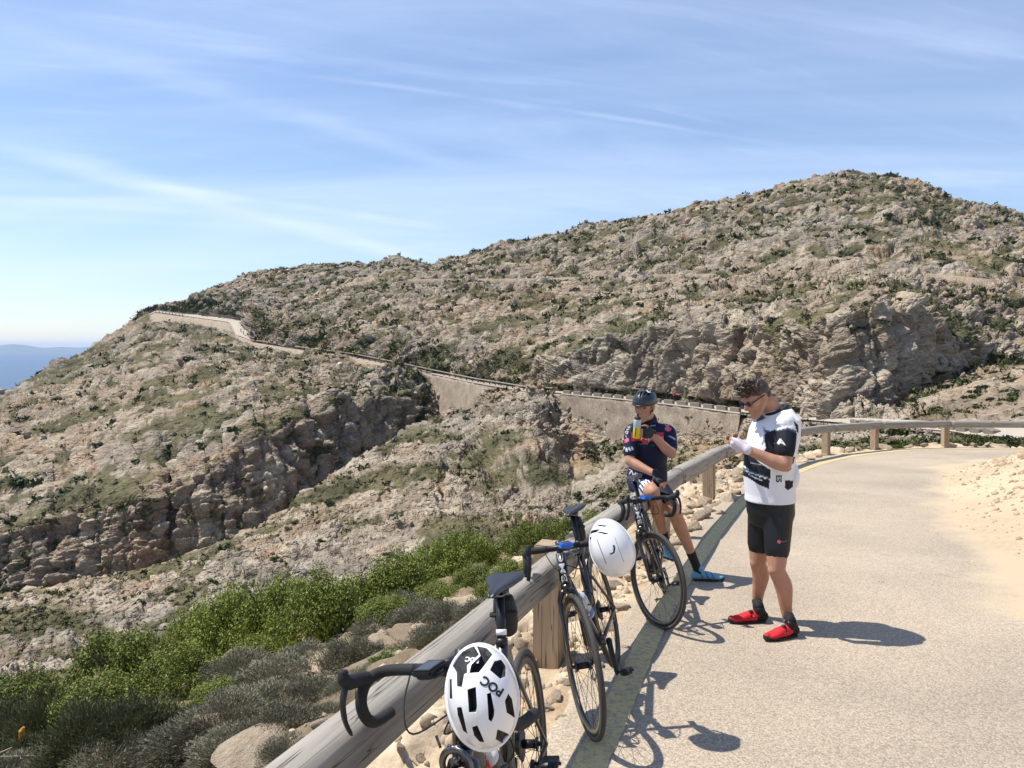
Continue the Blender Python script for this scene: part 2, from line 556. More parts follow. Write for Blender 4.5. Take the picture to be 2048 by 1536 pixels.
for (a, b, n) in ROWS:
    t = np.arange(n) / n
    tt = t[:, None]
    if (a, b) == ('C', 'D'):
        tz = tt
    elif (a, b) == ('H', 'K'):
        tz = tt * 0.75 + 0.25 * np.sin(tt * math.pi / 2)
    else:
        tz = tt
    if (a, b) in (('D', 'E'), ('G', 'H')):
        wa, wb = (1 - tt) ** 5, tt ** 9
        yy = SY[a] + (SY[b] - SY[a]) * tt + (LY[a] - SY[a]) * wa + (LY[b] - SY[b]) * wb
        zz = SZ[a] + (SZ[b] - SZ[a]) * tt + (LZ[a] - SZ[a]) * wa + (LZ[b] - SZ[b]) * wb
        ua, ub = LX[a] / LY[a], LX[b] / LY[b]
        gx.append((ua + (ub - ua) * tt) * yy); gy.append(yy); gz.append(zz)
    else:
        gx.append(LX[a] + (LX[b] - LX[a]) * tt); gy.append(LY[a] + (LY[b] - LY[a]) * tt); gz.append(LZ[a] + (LZ[b] - LZ[a]) * tz)
    rowid += [RI[a] + (RI[b] - RI[a]) * x for x in t]
gx.append(LX['L'][None]); gy.append(LY['L'][None]); gz.append(LZ['L'][None]); rowid.append(9)
GX, GY, GZ = (np.concatenate(a, 0) for a in (gx, gy, gz))
rowid = np.array(rowid); NROW = len(rowid)
# soften creases between the bands, but keep the road bench crisp
keep = ((rowid >= 3.97) & (rowid <= 5.03))[:, None]
for it in range(7):
    for arr in (GZ, GY):
        s = arr.copy(); s[1:-1] = 0.5 * arr[1:-1] + 0.25 * (arr[:-2] + arr[2:])
        arr[:] = np.where(keep, arr, s)
BASE = np.stack([GX, GY, GZ], -1)


def grid_normals(P):
    du = np.gradient(P, axis=1); dv = np.gradient(P, axis=0)
    n = np.cross(du, dv); n /= np.linalg.norm(n, axis=-1, keepdims=True) + 1e-9
    return n


NB = grid_normals(BASE)
for it in range(6):
    NB[1:-1] = NB[1:-1] * 0.5 + 0.25 * (NB[:-2] + NB[2:])
NB /= np.linalg.norm(NB, axis=-1, keepdims=True)
P = BASE.reshape(-1, 3).astype(np.float32); N = NB.reshape(-1, 3).astype(np.float32)
D = P[:, 1]
rid = np.repeat(rowid, NCOL)
steep = 1 - np.clip(N[:, 2], 0, 1)
cliff = sstep(0.34, 0.60, steep)
# road bench and path stay smooth
roadm = 1 - sstep(0.0, 0.10, np.maximum(0, np.maximum(4.0 - rid, rid - 5.0)))
roadm *= (np.tile(PXS, NROW) > 300)
roadm = np.where((np.tile(PXS, NROW) > 1640) & (rid > 5.0), 1 - sstep(0.0, 0.02, rid - 5.0), roadm)
dv_ = np.linalg.norm(np.gradient(BASE, axis=0), axis=-1).reshape(-1)
spacing = np.maximum(D * 2.2 / FPX, dv_ * 0.75).astype(np.float32)      # size of one grid cell
wob = np.stack([perlin(P / 23 + 5), perlin(P / 23 + 55), perlin(P / 23 + 95)], -1) * 2.5
Q = P + wob
bed = np.array([[0.80, 0.25, 0.0], [-0.30, 0.9, 0.2], [-0.42, 0.10, 1.0]], np.float32)   # tilted bedding frame
QB = Q @ bed.T


def vis(lam):
    return sstep(1.6, 4.0, lam / spacing)


amp_big = np.minimum(0.014 * D, 4.5)
h = amp_big * (fbm(P / 34, 3) * 0.8)
h += np.minimum(0.012 * D, 2.6) * ridged(QB / np.array([17, 17, 7.5], np.float32), 2, 0.5) * 0.6
lay = QB[:, 2] / 4.2 + 0.6 * perlin(P / 9)
saw = lay - np.floor(lay)
ledge = (np.minimum(saw / 0.8, (1 - saw) / 0.2) - 0.5)
h += 1.3 * ledge * (0.25 + 0.75 * sstep(-0.25, 0.45, perlin(P / 17 + 9))) * vis(4.2)


def blocks(lam, off, squash):
    q = QB / (lam * np.array([1, 1, squash], np.float32)) + off
    f1, f2, cv, dv = voronoi(q, True)
    cr = sstep(0.0, 0.16, f2 - f1)
    return (0.9 * (cv - 0.5) + dv) * cr - 0.5 * (1 - cr), cv, cr


b1, cv, crack = blocks(7.5, 0, 0.5)
b2, cvb, crb = blocks(3.2, 40, 0.6)
b3, cvc3, crc = blocks(1.5, 80, 0.7)
block = b1
h += (b1 * 1.5 * vis(7.5) * np.clip(D / 160, 0.35, 1) + b2 * 0.85 * vis(3.2) + b3 * 0.5 * vis(1.5))
h += perlin(Q / 0.7 + 3) * 0.25 * vis(0.7)
# cliff faces: blocky and fissured from top to bottom
PV = P + wob * 0.5
f1v, f2v, cvv = voronoi(PV / np.array([3.4, 3.4, 9.0], np.float32) + 12)
crv = sstep(0, 0.2, f2v - f1v)
flute = ridged(P / np.array([11, 11, 30], np.float32) + 12, 3, 0.55)
f1w, f2w, cvw = voronoi(PV / np.array([1.5, 1.5, 3.2], np.float32) + 62)
hc = np.minimum(0.020 * D, 3.2) * flute * 0.62 + ((cvv - 0.5) * 1.5 + (0.4 - f1v) * 0.9 - (1 - crv) * 0.7) * 1.2 + ((cvw - 0.5) * 0.9 - 0.4 * (1 - sstep(0, .2, f2w - f1w))) * 0.8 * vis(1.5)
disp = h * (1 - 0.75 * cliff) + hc * cliff
# vegetation: low scrub in the gentler places
vn = fbm(P / 15 + 200, 3, 0.6) + 0.45 * perlin(P / 3.1 + 300)
upper = sstep(200, 420, D)
grain = perlin(Q / (spacing * 3.0)[:, None] + 400)
veg = sstep(-0.06, 0.12, vn + 0.08 * upper - 0.9 * cliff - 0.30 * (b2 + 0.6 * b1) + 0.30 * grain) * (1 - roadm)
disp = disp * (1 - 0.45 * veg) + veg * (0.30 + 0.45 * grain) * np.clip(D / 200, 0.4, 1)
pxg = np.tile(PXS, NROW)
# screes of the built-up road edges are smoother
disp *= (1 - roadm)
wallm = sstep(2.75, 2.95, rid) * (rid <= 4.0) * np.maximum(np.maximum((pxg > 862) * (pxg < 1060), (pxg > 1120) * (pxg < 1490)), (pxg > 1660) * (pxg < 2000))
disp *= 1 - 0.9 * wallm
bench = sstep(3.80, 3.93, rid) * (rid <= 4.0) * (pxg > 300)
disp = disp * (1 - 0.75 * bench) - 0.5 * bench
near_right = sstep(1480, 1650, pxg) * (rid < 4)
disp *= 1 - 0.6 * near_right
P2 = P + N * disp[:, None]
# colours
big = fbm(P / 60 + 500, 3); mid = perlin(P / 6 + 600)
warm = np.clip(0.5 + 0.9 * big + 0.35 * mid + 0.35 * sstep(480, 150, D) - 0.25, 0, 1)[:, None]
c_grey = np.array([0.270, 0.232, 0.184]); c_warm = np.array([0.355, 0.268, 0.185]); c_pale = np.array([0.465, 0.40, 0.30]); c_rust = np.array([0.40, 0.21, 0.10])
rock = c_grey * (1 - warm) + c_warm * warm
pale = sstep(0.1, 0.8, cvb + 0.6 * perlin(P / 2.2 + 650) - 0.25)[:, None]
rock = rock * (1 - 0.6 * pale) + c_pale * 0.6 * pale
rust = (sstep(0.42, 0.75, fbm(P / 11 + 900, 2)) * (1 - 0.5 * cliff))[:, None] * 0.35
rock = rock * (1 - rust) + c_rust * rust
stain = (cliff * sstep(0.05, 0.5, perlin(P / np.array([3.5, 3.5, 22], np.float32) + 700)))[:, None] * 0.30
rock = rock * (1 - stain) + np.array([0.12, 0.11, 0.105]) * stain
rock *= (0.86 + 0.30 * cv[:, None] * 0.5 + 0.22 * (cvb[:, None] - 0.5))
gmix = np.clip(0.5 + 0.8 * perlin(P / 8 + 800) + 0.5 * grain, 0, 1)[:, None]
green = np.array([0.052, 0.056, 0.024]) * (1 - gmix) + np.array([0.160, 0.138, 0.070]) * gmix
col = rock * (1 - 0.9 * veg[:, None]) + green * 0.9 * veg[:, None]
# earth: rubble banks under the far road and bare soil in the ravine
earth = np.maximum(sstep(0.35, 0.9, rid - 3.2) * (rid < 4.0) * sstep(560, 640, pxg) * (1 - sstep(780, 860, pxg)) * 0.85,
                   sstep(1330, 1420, pxg) * (1 - sstep(1500, 1600, pxg)) * sstep(0.2, 0.9, rid) * (rid < 3.2) * 0.85)
earth = np.maximum(earth, sstep(1.2, 2, rid) * (rid < 3.3) * (1 - sstep(0, 60, np.abs(pxg - 1160))) * 0.7)
earth = np.clip(earth * (0.6 + 0.8 * fbm(P / 5 + 20, 2)), 0, 1)[:, None]
col = col * (1 - earth) + np.array([0.41, 0.285, 0.18]) * earth
col = col * (1 - roadm[:, None]) + np.array([0.42, 0.36, 0.29]) * roadm[:, None]
slope_r = (sstep(1740, 1800, pxg) * sstep(5.0, 5.03, rid) * (1 - sstep(5.4, 5.7, rid)))[:, None] * 0.6
col = col * (1 - slope_r) + np.array([0.30, 0.225, 0.15]) * (0.7 + 0.6 * cvb[:, None]) * slope_r
bankc = (sstep(3.84, 3.92, rid + 0.03 * perlin(P / 4 + 15)) * (rid <= 4.01) * (pxg > 305) * (1 - sstep(1060, 1120, pxg)))[:, None] * 0.85
col = col * (1 - bankc) + np.array([0.43, 0.345, 0.25]) * bankc
hill_me = mesh_np('hillside', P2, grid_faces(NROW, NCOL))
add_color(hill_me, 'col', np.clip(col, 0.01, 0.8))
hill_mat, n_, l_, b_ = new_mat('hillside_rock')
a_ = nd(n_, 'ShaderNodeAttribute', attribute_name='col'); t_ = nd(n_, 'ShaderNodeTexCoord')
mp_ = nd(n_, 'ShaderNodeMapping'); mp_.inputs['Rotation'].default_value = (0.5, 0.35, 0.3); mp_.inputs['Scale'].default_value = (1, 1, 1.7)
l_.new(t_.outputs['Object'], mp_.inputs[0])
wz_ = nd(n_, 'ShaderNodeTexNoise', i_Scale=0.5, i_Detail=3.0); l_.new(mp_.outputs[0], wz_.inputs['Vector'])
wv_ = nd(n_, 'ShaderNodeVectorMath', operation='ADD'); l_.new(mp_.outputs[0], wv_.inputs[0]); l_.new(wz_.outputs['Color'], wv_.inputs[1])
hs_ = []
for sc_, k_ in ((0.42, 1.5), (1.1, 0.75), (2.9, 0.34)):
    v_ = nd(n_, 'ShaderNodeTexVoronoi', distance='CHEBYCHEV', i_Scale=sc_); l_.new(wv_.outputs[0], v_.inputs['Vector'])
    mm_ = nd(n_, 'ShaderNodeMath', operation='MULTIPLY'); mm_.inputs[1].default_value = -k_; l_.new(v_.outputs['Distance'], mm_.inputs[0]); hs_.append(mm_.outputs[0])
s1_ = nd(n_, 'ShaderNodeMath', operation='ADD'); l_.new(hs_[0], s1_.inputs[0]); l_.new(hs_[1], s1_.inputs[1])
s2_ = nd(n_, 'ShaderNodeMath', operation='ADD'); l_.new(s1_.outputs[0], s2_.inputs[0]); l_.new(hs_[2], s2_.inputs[1])
bp_ = nd(n_, 'ShaderNodeBump', i_Strength=0.85, i_Distance=0.9); l_.new(s2_.outputs[0], bp_.inputs['Height']); l_.new(bp_.outputs[0], b_.inputs['Normal'])
nz_ = nd(n_, 'ShaderNodeTexNoise', i_Scale=1.4, i_Detail=7.0, i_Roughness=0.72); l_.new(t_.outputs['Object'], nz_.inputs['Vector'])
mr_ = nd(n_, 'ShaderNodeMapRange'); mr_.inputs['From Min'].default_value = 0.3; mr_.inputs['From Max'].default_value = 0.7; mr_.inputs['To Min'].default_value = 0.62; mr_.inputs['To Max'].default_value = 1.32
l_.new(nz_.outputs['Fac'], mr_.inputs['Value'])
sc_ = nd(n_, 'ShaderNodeVectorMath', operation='SCALE'); l_.new(a_.outputs['Color'], sc_.inputs[0]); l_.new(mr_.outputs[0], sc_.inputs['Scale'])
l_.new(sc_.outputs[0], b_.inputs['Base Color']); b_.inputs['Roughness'].default_value = 0.95; b_.inputs['Specular IOR Level'].default_value = 0.1
hill_me.materials.append(hill_mat)
hill = tag(obj_me('hillside', hill_me), 'rocky limestone hillside with scrub, cliffs and gullies', 'hillside', kind='structure')

# ---------------------------------------------------------------- loose boulders and low scrub too small to tell apart
rg = np.random.RandomState(3)
ICO_V, ICO_F = None, None
bm = bmesh.new(); bmesh.ops.create_icosphere(bm, subdivisions=1, radius=1.0)
ICO_V = np.array([v.co[:] for v in bm.verts], np.float32); ICO_F = np.array([[v.index for v in f.verts] for f in bm.faces], np.int32); bm.free()


def rot_batch(n):
    q = rg.normal(size=(n, 4)); q /= np.linalg.norm(q, axis=1, keepdims=True)
    w, x, y, z = q.T
    return np.stack([1-2*(y*y+z*z), 2*(x*y-z*w), 2*(x*z+y*w), 2*(x*y+z*w), 1-2*(x*x+z*z), 2*(y*z-x*w), 2*(x*z-y*w), 2*(y*z+x*w), 1-2*(x*x+y*y)], -1).reshape(-1, 3, 3)


inside_ = (pxg > -60) & (pxg < 2110) & (rid < 8.0)
w_b = inside_ * (1 - roadm) * (1 - 0.9 * veg) * (1 - 0.8 * cliff) * (0.15 + 0.85 * sstep(0.0, 0.4, perlin(P / 10 + 44)))
w_b *= 1 + 5 * ((pxg > 1760) & (rid > 5.05) & (rid < 5.6)); w_b[rid > 7.97] = 0; w_b[(rid > 3.82) & (rid < 5.06)] = 0
NBO = 6000
idx = rg.choice(len(P2), NBO, p=w_b / w_b.sum())
size = (0.0020 + 0.0060 * rg.rand(NBO) ** 4.0) * P2[idx, 1]
size = np.clip(size, 0.15, 2.6)
tetra = ICO_V * 0.62
m9 = rot_batch(NBO)
scl = size[:, None] * (0.6 + 0.8 * rg.rand(NBO, 3))
tetra = tetra[None] * (0.75 + 0.5 * rg.rand(NBO, len(ICO_V), 1))
vb = np.einsum('nij,nkj->nki', m9, tetra * scl[:, None, :]) + (P2[idx] + N[idx] * (size * 0.15)[:, None])[:, None, :]
fb = (ICO_F[None] + (np.arange(NBO) * len(ICO_V))[:, None, None]).reshape(-1, 3)
# only the coarse icosahedron faces matter at this distance
bme = mesh_np('loose_boulders', vb.reshape(-1, 3), fb)
cb = rock[idx] * (0.85 + 0.5 * rg.rand(NBO, 1))
add_color(bme, 'col', np.repeat(cb, len(ICO_V), 0))
bme.materials.append(hill_mat)
tag(obj_me('loose_boulders', bme), 'loose limestone boulders strewn over the hillside', 'boulders', kind='stuff')
w_s = inside_ * (1 - roadm) * (0.10 + veg) * (1 - 0.85 * cliff); w_s *= 1 + 9 * ((pxg > 1760) & (rid > 5.05) & (rid < 5.6)); w_s[rid > 7.97] = 0; w_s[(rid > 3.86) & (rid < 5.04)] = 0
NSC = 12500
idx = rg.choice(len(P2), NSC, p=w_s / w_s.sum())
size = np.clip((0.0018 + 0.0055 * rg.rand(NSC) ** 2.5) * P2[idx, 1], 0.2, 1.9)
NL = 15
cc = rg.normal(size=(NSC, NL, 3)); cc /= np.linalg.norm(cc, axis=2, keepdims=True); cc[..., 2] = np.abs(cc[..., 2]) * 0.75
cc *= (0.55 + 0.45 * rg.rand(NSC, NL, 1)) * (size[:, None, None] * np.array([1.25, 1.25, 0.8]))
tri = rg.normal(size=(NSC, NL, 3, 3)) * 0.36 * size[:, None, None, None]
vsn = (cc[:, :, None, :] + tri + P2[idx][:, None, None, :]).reshape(-1, 3)
sme = mesh_np('low_scrub', vsn, np.arange(len(vsn)).reshape(-1, 3))
t3 = rg.rand(NSC, 1) ** 1.3
cs = np.array([0.030, 0.042, 0.014]) * (1 - t3) + np.array([0.10, 0.105, 0.036]) * t3
add_color(sme, 'col', np.repeat(cs * 1.0, NL * 3, 0) * (0.7 + 0.6 * rg.rand(len(vsn) // 3, 1)).repeat(3, 0))
m_scrub = attr_mat('far_scrub_leaves', rough=0.8, spec=0.15)
sme.materials.append(m_scrub)
tag(obj_me('low_scrub', sme), 'low dark green scrub scattered over the hillside', 'scrub', kind='stuff')
HILLP = P2.reshape(NROW, NCOL, 3); HILLN = N.reshape(NROW, NCOL, 3); VEG = veg.reshape(NROW, NCOL)

# ---------------------------------------------------------------- sea and the far island
m_sea, n_, l_, b_ = new_mat('sea_water')
b_.inputs['Base Color'].default_value = (0.012, 0.045, 0.10, 1)
b_.inputs['Roughness'].default_value = 0.32
b_.inputs['Specular IOR Level'].default_value = 0.5
t_ = nd(n_, 'ShaderNodeTexCoord')
nz_ = nd(n_, 'ShaderNodeTexNoise', i_Scale=0.06, i_Detail=6.0)
l_.new(t_.outputs['Object'], nz_.inputs['Vector'])
bp_ = nd(n_, 'ShaderNodeBump', i_Strength=0.35, i_Distance=2.0)
l_.new(nz_.outputs['Fac'], bp_.inputs['Height']); l_.new(bp_.outputs[0], b_.inputs['Normal'])
bm = bmesh.new()
vv = [bm.verts.new(p) for p in ((-26000, 60, SEA_Z), (9000, 60, SEA_Z), (9000, 23000, SEA_Z), (-26000, 23000, SEA_Z))]
bm.faces.new(vv)
tag(obj_bm('sea', bm, m_sea), 'calm blue sea beyond the left end of the hillside', 'sea', kind='structure')
xs = np.linspace(-23000, -4000, 160)
ridge = np.interp((xs / 21500) * FPX + 1024, [-700, -300, -60, 0, 25, 55, 85, 120, 160, 200, 260, 500, 800], [60, 160, 200, 250, 285, 240, 190, 205, 190, 215, 190, 120, 40])
ridge = ridge + 22 * perlin(np.stack([xs / 700, xs * 0, xs * 0], -1)) + 9 * perlin(np.stack([xs / 220, xs * 0 + 3, xs * 0], -1))
rows = [np.stack([xs, np.full_like(xs, 20600), np.full_like(xs, SEA_Z - 5)], -1), np.stack([xs, np.full_like(xs, 20900), SEA_Z + ridge * 0.35], -1),
        np.stack([xs, np.full_like(xs, 21500), SEA_Z + ridge * 1.0], -1), np.stack([xs, np.full_like(xs, 22600), np.full_like(xs, SEA_Z - 5)], -1)]
isl = mesh_np('far_coast', np.concatenate(rows), grid_faces(4, 160), plain('far_coast_rock', (0.16, 0.17, 0.15), 0.9), True)
tag(obj_me('far_coast', isl), 'hazy blue mountains of the far coast across the sea', 'hills', kind='structure')
# ================================================================== road, verge, timber rail
def path_len(pts):
    d = np.linalg.norm(np.diff(pts, axis=0), axis=1)
    return np.concatenate([[0], np.cumsum(d)])


RAIL = catmull([(-2.335, -3.7, 0), (-1.375, -0.737, 0), (-0.567, 1.763, 0), (0.12, 3.846, 0), (0.817, 5.93, 0), (1.608, 7.95, 0), (2.47, 10.1, 0), (3.3, 12.0, 0), (4.9, 15.1, 0), (6.7, 17.9, 0), (8.5, 20.0, 0), (10.7, 21.7, 0), (12.5, 22.3, 0), (14.3, 22.2, 0), (17.2, 21.0, 0), (20.5, 18.2, 0), (23, 14, 0)], 12)
RAIL = np.array([[p.x, p.y] for p in RAIL])
RS = path_len(RAIL)
RLEN = RS[-1]


def rail_at(s):
    x = np.interp(s, RS, RAIL[:, 0]); y = np.interp(s, RS, RAIL[:, 1])
    e = 0.15
    tx = np.interp(s + e, RS, RAIL[:, 0]) - np.interp(s - e, RS, RAIL[:, 0]); ty = np.interp(s + e, RS, RAIL[:, 1]) - np.interp(s - e, RS, RAIL[:, 1])
    L = np.hypot(tx, ty)
    return x, y, tx / L, ty / L           # left normal is (-ty, tx), right normal (ty, -tx)


def s_of_y(y):
    """path length where the near part of the rail reaches depth y"""
    i = np.argmax(RAIL[:, 1])
    return float(np.interp(y, RAIL[:i, 1], RS[:i]))


ROAD_EDGE = 0.10      # asphalt starts this far to the road side of the rail centre


def verge_drop(s, t):
    """how far the ground left of the asphalt edge lies below the road plane"""
    far = sstep(s_of_y(9.0), s_of_y(13.0), s)
    near = 0.07 * sstep(0, 0.25, t) + np.where(t < 8, 0.30 * np.maximum(0, t - 0.55), 0.30 * 7.45 + 0.75 * (t - 8))
    fr = 0.03 * sstep(0, 0.25, t) + np.where(t < 1.0, 0.04 * t, 0.04 + 0.62 * (t - 1.0))
    return near * (1 - far) + fr * far


# ---- the verge: stony ground between the asphalt and the drop
ss = np.concatenate([np.arange(0.2, s_of_y(14), 0.052), np.arange(s_of_y(14), RLEN - 0.2, 0.12)])
tt = np.concatenate([[-0.35, -0.2, -0.1], np.arange(0, 1.6, 0.042), 1.6 * 1.065 ** np.arange(0, 53)])
S, T = np.meshgrid(ss, tt, indexing='ij')
x, y, tx, ty = rail_at(S)
off = ROAD_EDGE - T + 0.0
VX = x + ty * off; VY = y - tx * off
base_y = y + 0 * T
VZ = -ROAD_SLOPE * np.where(T < 6, VY, VY) - verge_drop(S, T)
pp = np.stack([VX, VY, VZ], -1).reshape(-1, 3)
f1, f2, cv, tl = voronoi(pp / 0.42 + 3, True)
f1c, f2c, cvc, tlc = voronoi(pp / 0.13 + 13, True)
fade = sstep(-0.1, 0.35, T.reshape(-1))
cr = sstep(0.0, 0.12, f2 - f1)
hh = ((cv - 0.4) * 0.17 + tl * 0.16 - 0.05 * (1 - cr)) * sstep(0.12, 0.5, T.reshape(-1)) + ((cvc - 0.5) * 0.035 + tlc * 0.045 - 0.015 * (1 - sstep(0, .15, f2c - f1c))) + fbm(pp / 0.7, 3) * 0.03 + fbm(pp / 3.0, 2) * 0.10 * sstep(0.8, 3, T.reshape(-1))
dd = np.clip(T.reshape(-1), 0, 1e9)
hh += sstep(7, 14, dd) * fbm(pp / 4, 3) * 0.6
pp[:, 2] += hh * fade - 0.02 * (1 - sstep(-0.1, 0.2, T.reshape(-1)))
tone = np.clip(0.5 + 0.6 * fbm(pp / 0.9 + 8, 3) + 0.5 * (cv - 0.5), 0, 1)[:, None]
cvg = np.array([0.42, 0.305, 0.19]) * (1 - tone) + np.array([0.56, 0.46, 0.33]) * tone
cvg *= (0.85 + 0.3 * cvc[:, None])
soil = sstep(0.1, 0.6, fbm(pp / 1.7 + 31, 3) + 0.75 * sstep(0.8, 2.0, dd) * (1 - sstep(s_of_y(9), s_of_y(12), S.reshape(-1))) - 0.1)[:, None] * 0.85
cvg = cvg * (1 - soil) + np.array([0.16, 0.125, 0.08]) * soil
vg = mesh_np('verge', pp, grid_faces(len(ss), len(tt))[:, ::-1])
add_color(vg, 'col', cvg)
vg.materials.append(attr_mat('verge_limestone', rough=0.95, spec=0.1, bump=0.5, bscale=55, bdist=0.02, noise_var=0.2, nscale=26))
tag(obj_me('verge_ground', vg), 'pale stony ground sloping down from the road edge', 'ground', kind='structure')
VERGE_BVH = None


def verge_bvh():
    global VERGE_BVH
    if VERGE_BVH is None:
        me = bpy.data.objects['verge_ground'].data
        co = np.empty(len(me.vertices) * 3, np.float32); me.vertices.foreach_get('co', co)
        co = co.reshape(-1, 3)
        VERGE_BVH = BVHTree.FromPolygons([tuple(c) for c in co], [tuple(p.vertices) for p in me.polygons])
    return VERGE_BVH


def on_verge(px, py):
    d = ray(px, py).normalized()
    h = verge_bvh().ray_cast(Vector((0, 0, CAM_H)), d)
    return h[0]


def drop_to_verge(x, y):
    h = verge_bvh().ray_cast(Vector((x, y, 30)), Vector((0, 0, -1)))
    return h[0]


# ---- asphalt
def asphalt_material():
    m, n, l, b = new_mat('pale_chipseal')
    t = nd(n, 'ShaderNodeTexCoord')
    big = nd(n, 'ShaderNodeTexNoise', i_Scale=0.42, i_Detail=6.0, i_Roughness=0.6)
    l.new(t.outputs['Object'], big.inputs['Vector'])
    r = nd(n, 'ShaderNodeValToRGB')
    e = r.color_ramp.elements
    e[0].position = 0.30; e[0].color = (0.335, 0.28, 0.218, 1)
    e[1].position = 0.72; e[1].color = (0.49, 0.408, 0.308, 1)
    l.new(big.outputs['Fac'], r.inputs['Fac'])
    chips = nd(n, 'ShaderNodeTexVoronoi', i_Scale=120.0)
    l.new(t.outputs['Object'], chips.inputs['Vector'])
    cr = nd(n, 'ShaderNodeValToRGB')
    ce = cr.color_ramp.elements
    ce[0].position = 0.0; ce[0].color = (0.62, 0.61, 0.60, 1)
    ce[1].position = 1.0; ce[1].color = (1.28, 1.26, 1.22, 1)
    sx = nd(n, 'ShaderNodeSeparateColor'); l.new(chips.outputs['Color'], sx.inputs[0])
    l.new(sx.outputs['Red'], cr.inputs['Fac'])
    mul = nd(n, 'ShaderNodeMix', data_type='RGBA', blend_type='MULTIPLY'); mul.inputs['Factor'].default_value = 0.85
    l.new(r.outputs[0], mul.inputs['A']); l.new(cr.outputs[0], mul.inputs['B'])
    # dark specks of bitumen
    sp = nd(n, 'ShaderNodeTexNoise', i_Scale=26.0, i_Detail=4.0, i_Roughness=0.75)
    l.new(t.outputs['Object'], sp.inputs['Vector'])
    sr = nd(n, 'ShaderNodeMapRange'); sr.inputs['From Min'].default_value = 0.62; sr.inputs['From Max'].default_value = 0.74
    l.new(sp.outputs['Fac'], sr.inputs['Value'])
    sp2 = nd(n, 'ShaderNodeMath', operation='MULTIPLY'); sp2.inputs[1].default_value = 0.55
    l.new(sr.outputs[0], sp2.inputs[0])
    dk = nd(n, 'ShaderNodeMix', data_type='RGBA'); dk.inputs['B'].default_value = (0.15, 0.125, 0.10, 1)
    l.new(sp2.outputs[0], dk.inputs['Factor']); l.new(mul.outputs['Result'], dk.inputs['A'])
    # wandering hairline cracks and worn darker patches
    wk = nd(n, 'ShaderNodeTexNoise', i_Scale=0.9, i_Detail=5.0, i_Distortion=0.6); l.new(t.outputs['Object'], wk.inputs['Vector'])
    w1 = nd(n, 'ShaderNodeMath', operation='SUBTRACT'); w1.inputs[1].default_value = 0.5; l.new(wk.outputs['Fac'], w1.inputs[0])
    w2 = nd(n, 'ShaderNodeMath', operation='ABSOLUTE'); l.new(w1.outputs[0], w2.inputs[0])
    w3 = nd(n, 'ShaderNodeMapRange'); w3.inputs['From Max'].default_value = 0.0028; w3.inputs['To Min'].default_value = 0.45; w3.inputs['To Max'].default_value = 0.0
    l.new(w2.outputs[0], w3.inputs['Value'])
    wm = nd(n, 'ShaderNodeTexNoise', i_Scale=0.35, i_Detail=2.0); l.new(t.outputs['Object'], wm.inputs['Vector'])
    wr = nd(n, 'ShaderNodeMapRange'); wr.inputs['From Min'].default_value = 0.52; wr.inputs['From Max'].default_value = 0.6; l.new(wm.outputs['Fac'], wr.inputs['Value'])
    wx = nd(n, 'ShaderNodeMath', operation='MULTIPLY'); l.new(w3.outputs[0], wx.inputs[0]); l.new(wr.outputs[0], wx.inputs[1])
    dk2 = nd(n, 'ShaderNodeMix', data_type='RGBA'); dk2.inputs['B'].default_value = (0.12, 0.10, 0.085, 1)
    l.new(wx.outputs[0], dk2.inputs['Factor']); l.new(dk.outputs['Result'], dk2.inputs['A'])
    dk = dk2
    # sand blown over the inside of the bend and dust patches
    a = nd(n, 'ShaderNodeAttribute', attribute_name='sand')
    sn = nd(n, 'ShaderNodeTexNoise', i_Scale=1.3, i_Detail=8.0, i_Roughness=0.7)
    l.new(t.outputs['Object'], sn.inputs['Vector'])
    ad = nd(n, 'ShaderNodeMath', operation='MULTIPLY_ADD'); ad.inputs[1].default_value = 1.35
    l.new(sn.outputs['Fac'], ad.inputs[0]); l.new(a.outputs['Fac'], ad.inputs[2])
    sm = nd(n, 'ShaderNodeMapRange', interpolation_type='SMOOTHSTEP'); sm.inputs['From Min'].default_value = 0.86; sm.inputs['From Max'].default_value = 1.32
    sm.inputs['To Max'].default_value = 0.9
    l.new(ad.outputs[0], sm.inputs['Value'])
    sd = nd(n, 'ShaderNodeMix', data_type='RGBA'); sd.inputs['B'].default_value = (0.53, 0.42, 0.28, 1)
    l.new(sm.outputs[0], sd.inputs['Factor']); l.new(dk.outputs['Result'], sd.inputs['A'])
    l.new(sd.outputs['Result'], b.inputs['Base Color'])
    b.inputs['Roughness'].default_value = 0.92
    b.inputs['Specular IOR Level'].default_value = 0.15
    bn = nd(n, 'ShaderNodeTexVoronoi', i_Scale=120.0)
    l.new(t.outputs['Object'], bn.inputs['Vector'])
    bp = nd(n, 'ShaderNodeBump', i_Strength=0.45, i_Distance=0.006)
    inv = nd(n, 'ShaderNodeMath', operation='SUBTRACT'); inv.inputs[0].default_value = 1.0
    l.new(bn.outputs['Distance'], inv.inputs[1])
    l.new(inv.outputs[0], bp.inputs['Height']); l.new(bp.outputs[0], b.inputs['Normal'])
    return m


rs = np.concatenate([np.arange(0.0, RLEN, 0.10)])
rt = np.concatenate([[0, 0.03, 0.08, 0.15, 0.25, 0.4, 0.6, 0.9, 1.3], np.arange(1.7, 4.0, 0.3)])
S, T = np.meshgrid(rs, rt, indexing='ij')
x, y, tx, ty = rail_at(S)
jag = 0.05 * perlin(np.stack([S.ravel() * 2.7, S.ravel() * 0, S.ravel() * 0 + 2], -1)).reshape(S.shape) + 0.025 * perlin(np.stack([S.ravel() * 9, S.ravel() * 0, S.ravel() * 0 + 5], -1)).reshape(S.shape)
shrink = np.where(x > 4, np.clip(1.0, 0, 1), 1.0)
off = ROAD_EDGE + T + jag * (T < 0.2) + 6.0 * jag * (T > 3.6)
# on the inside of the bend the cross rows would run into each other: keep the sheet inside the turning circle
bend = sstep(s_of_y(17), RLEN - 8, S)

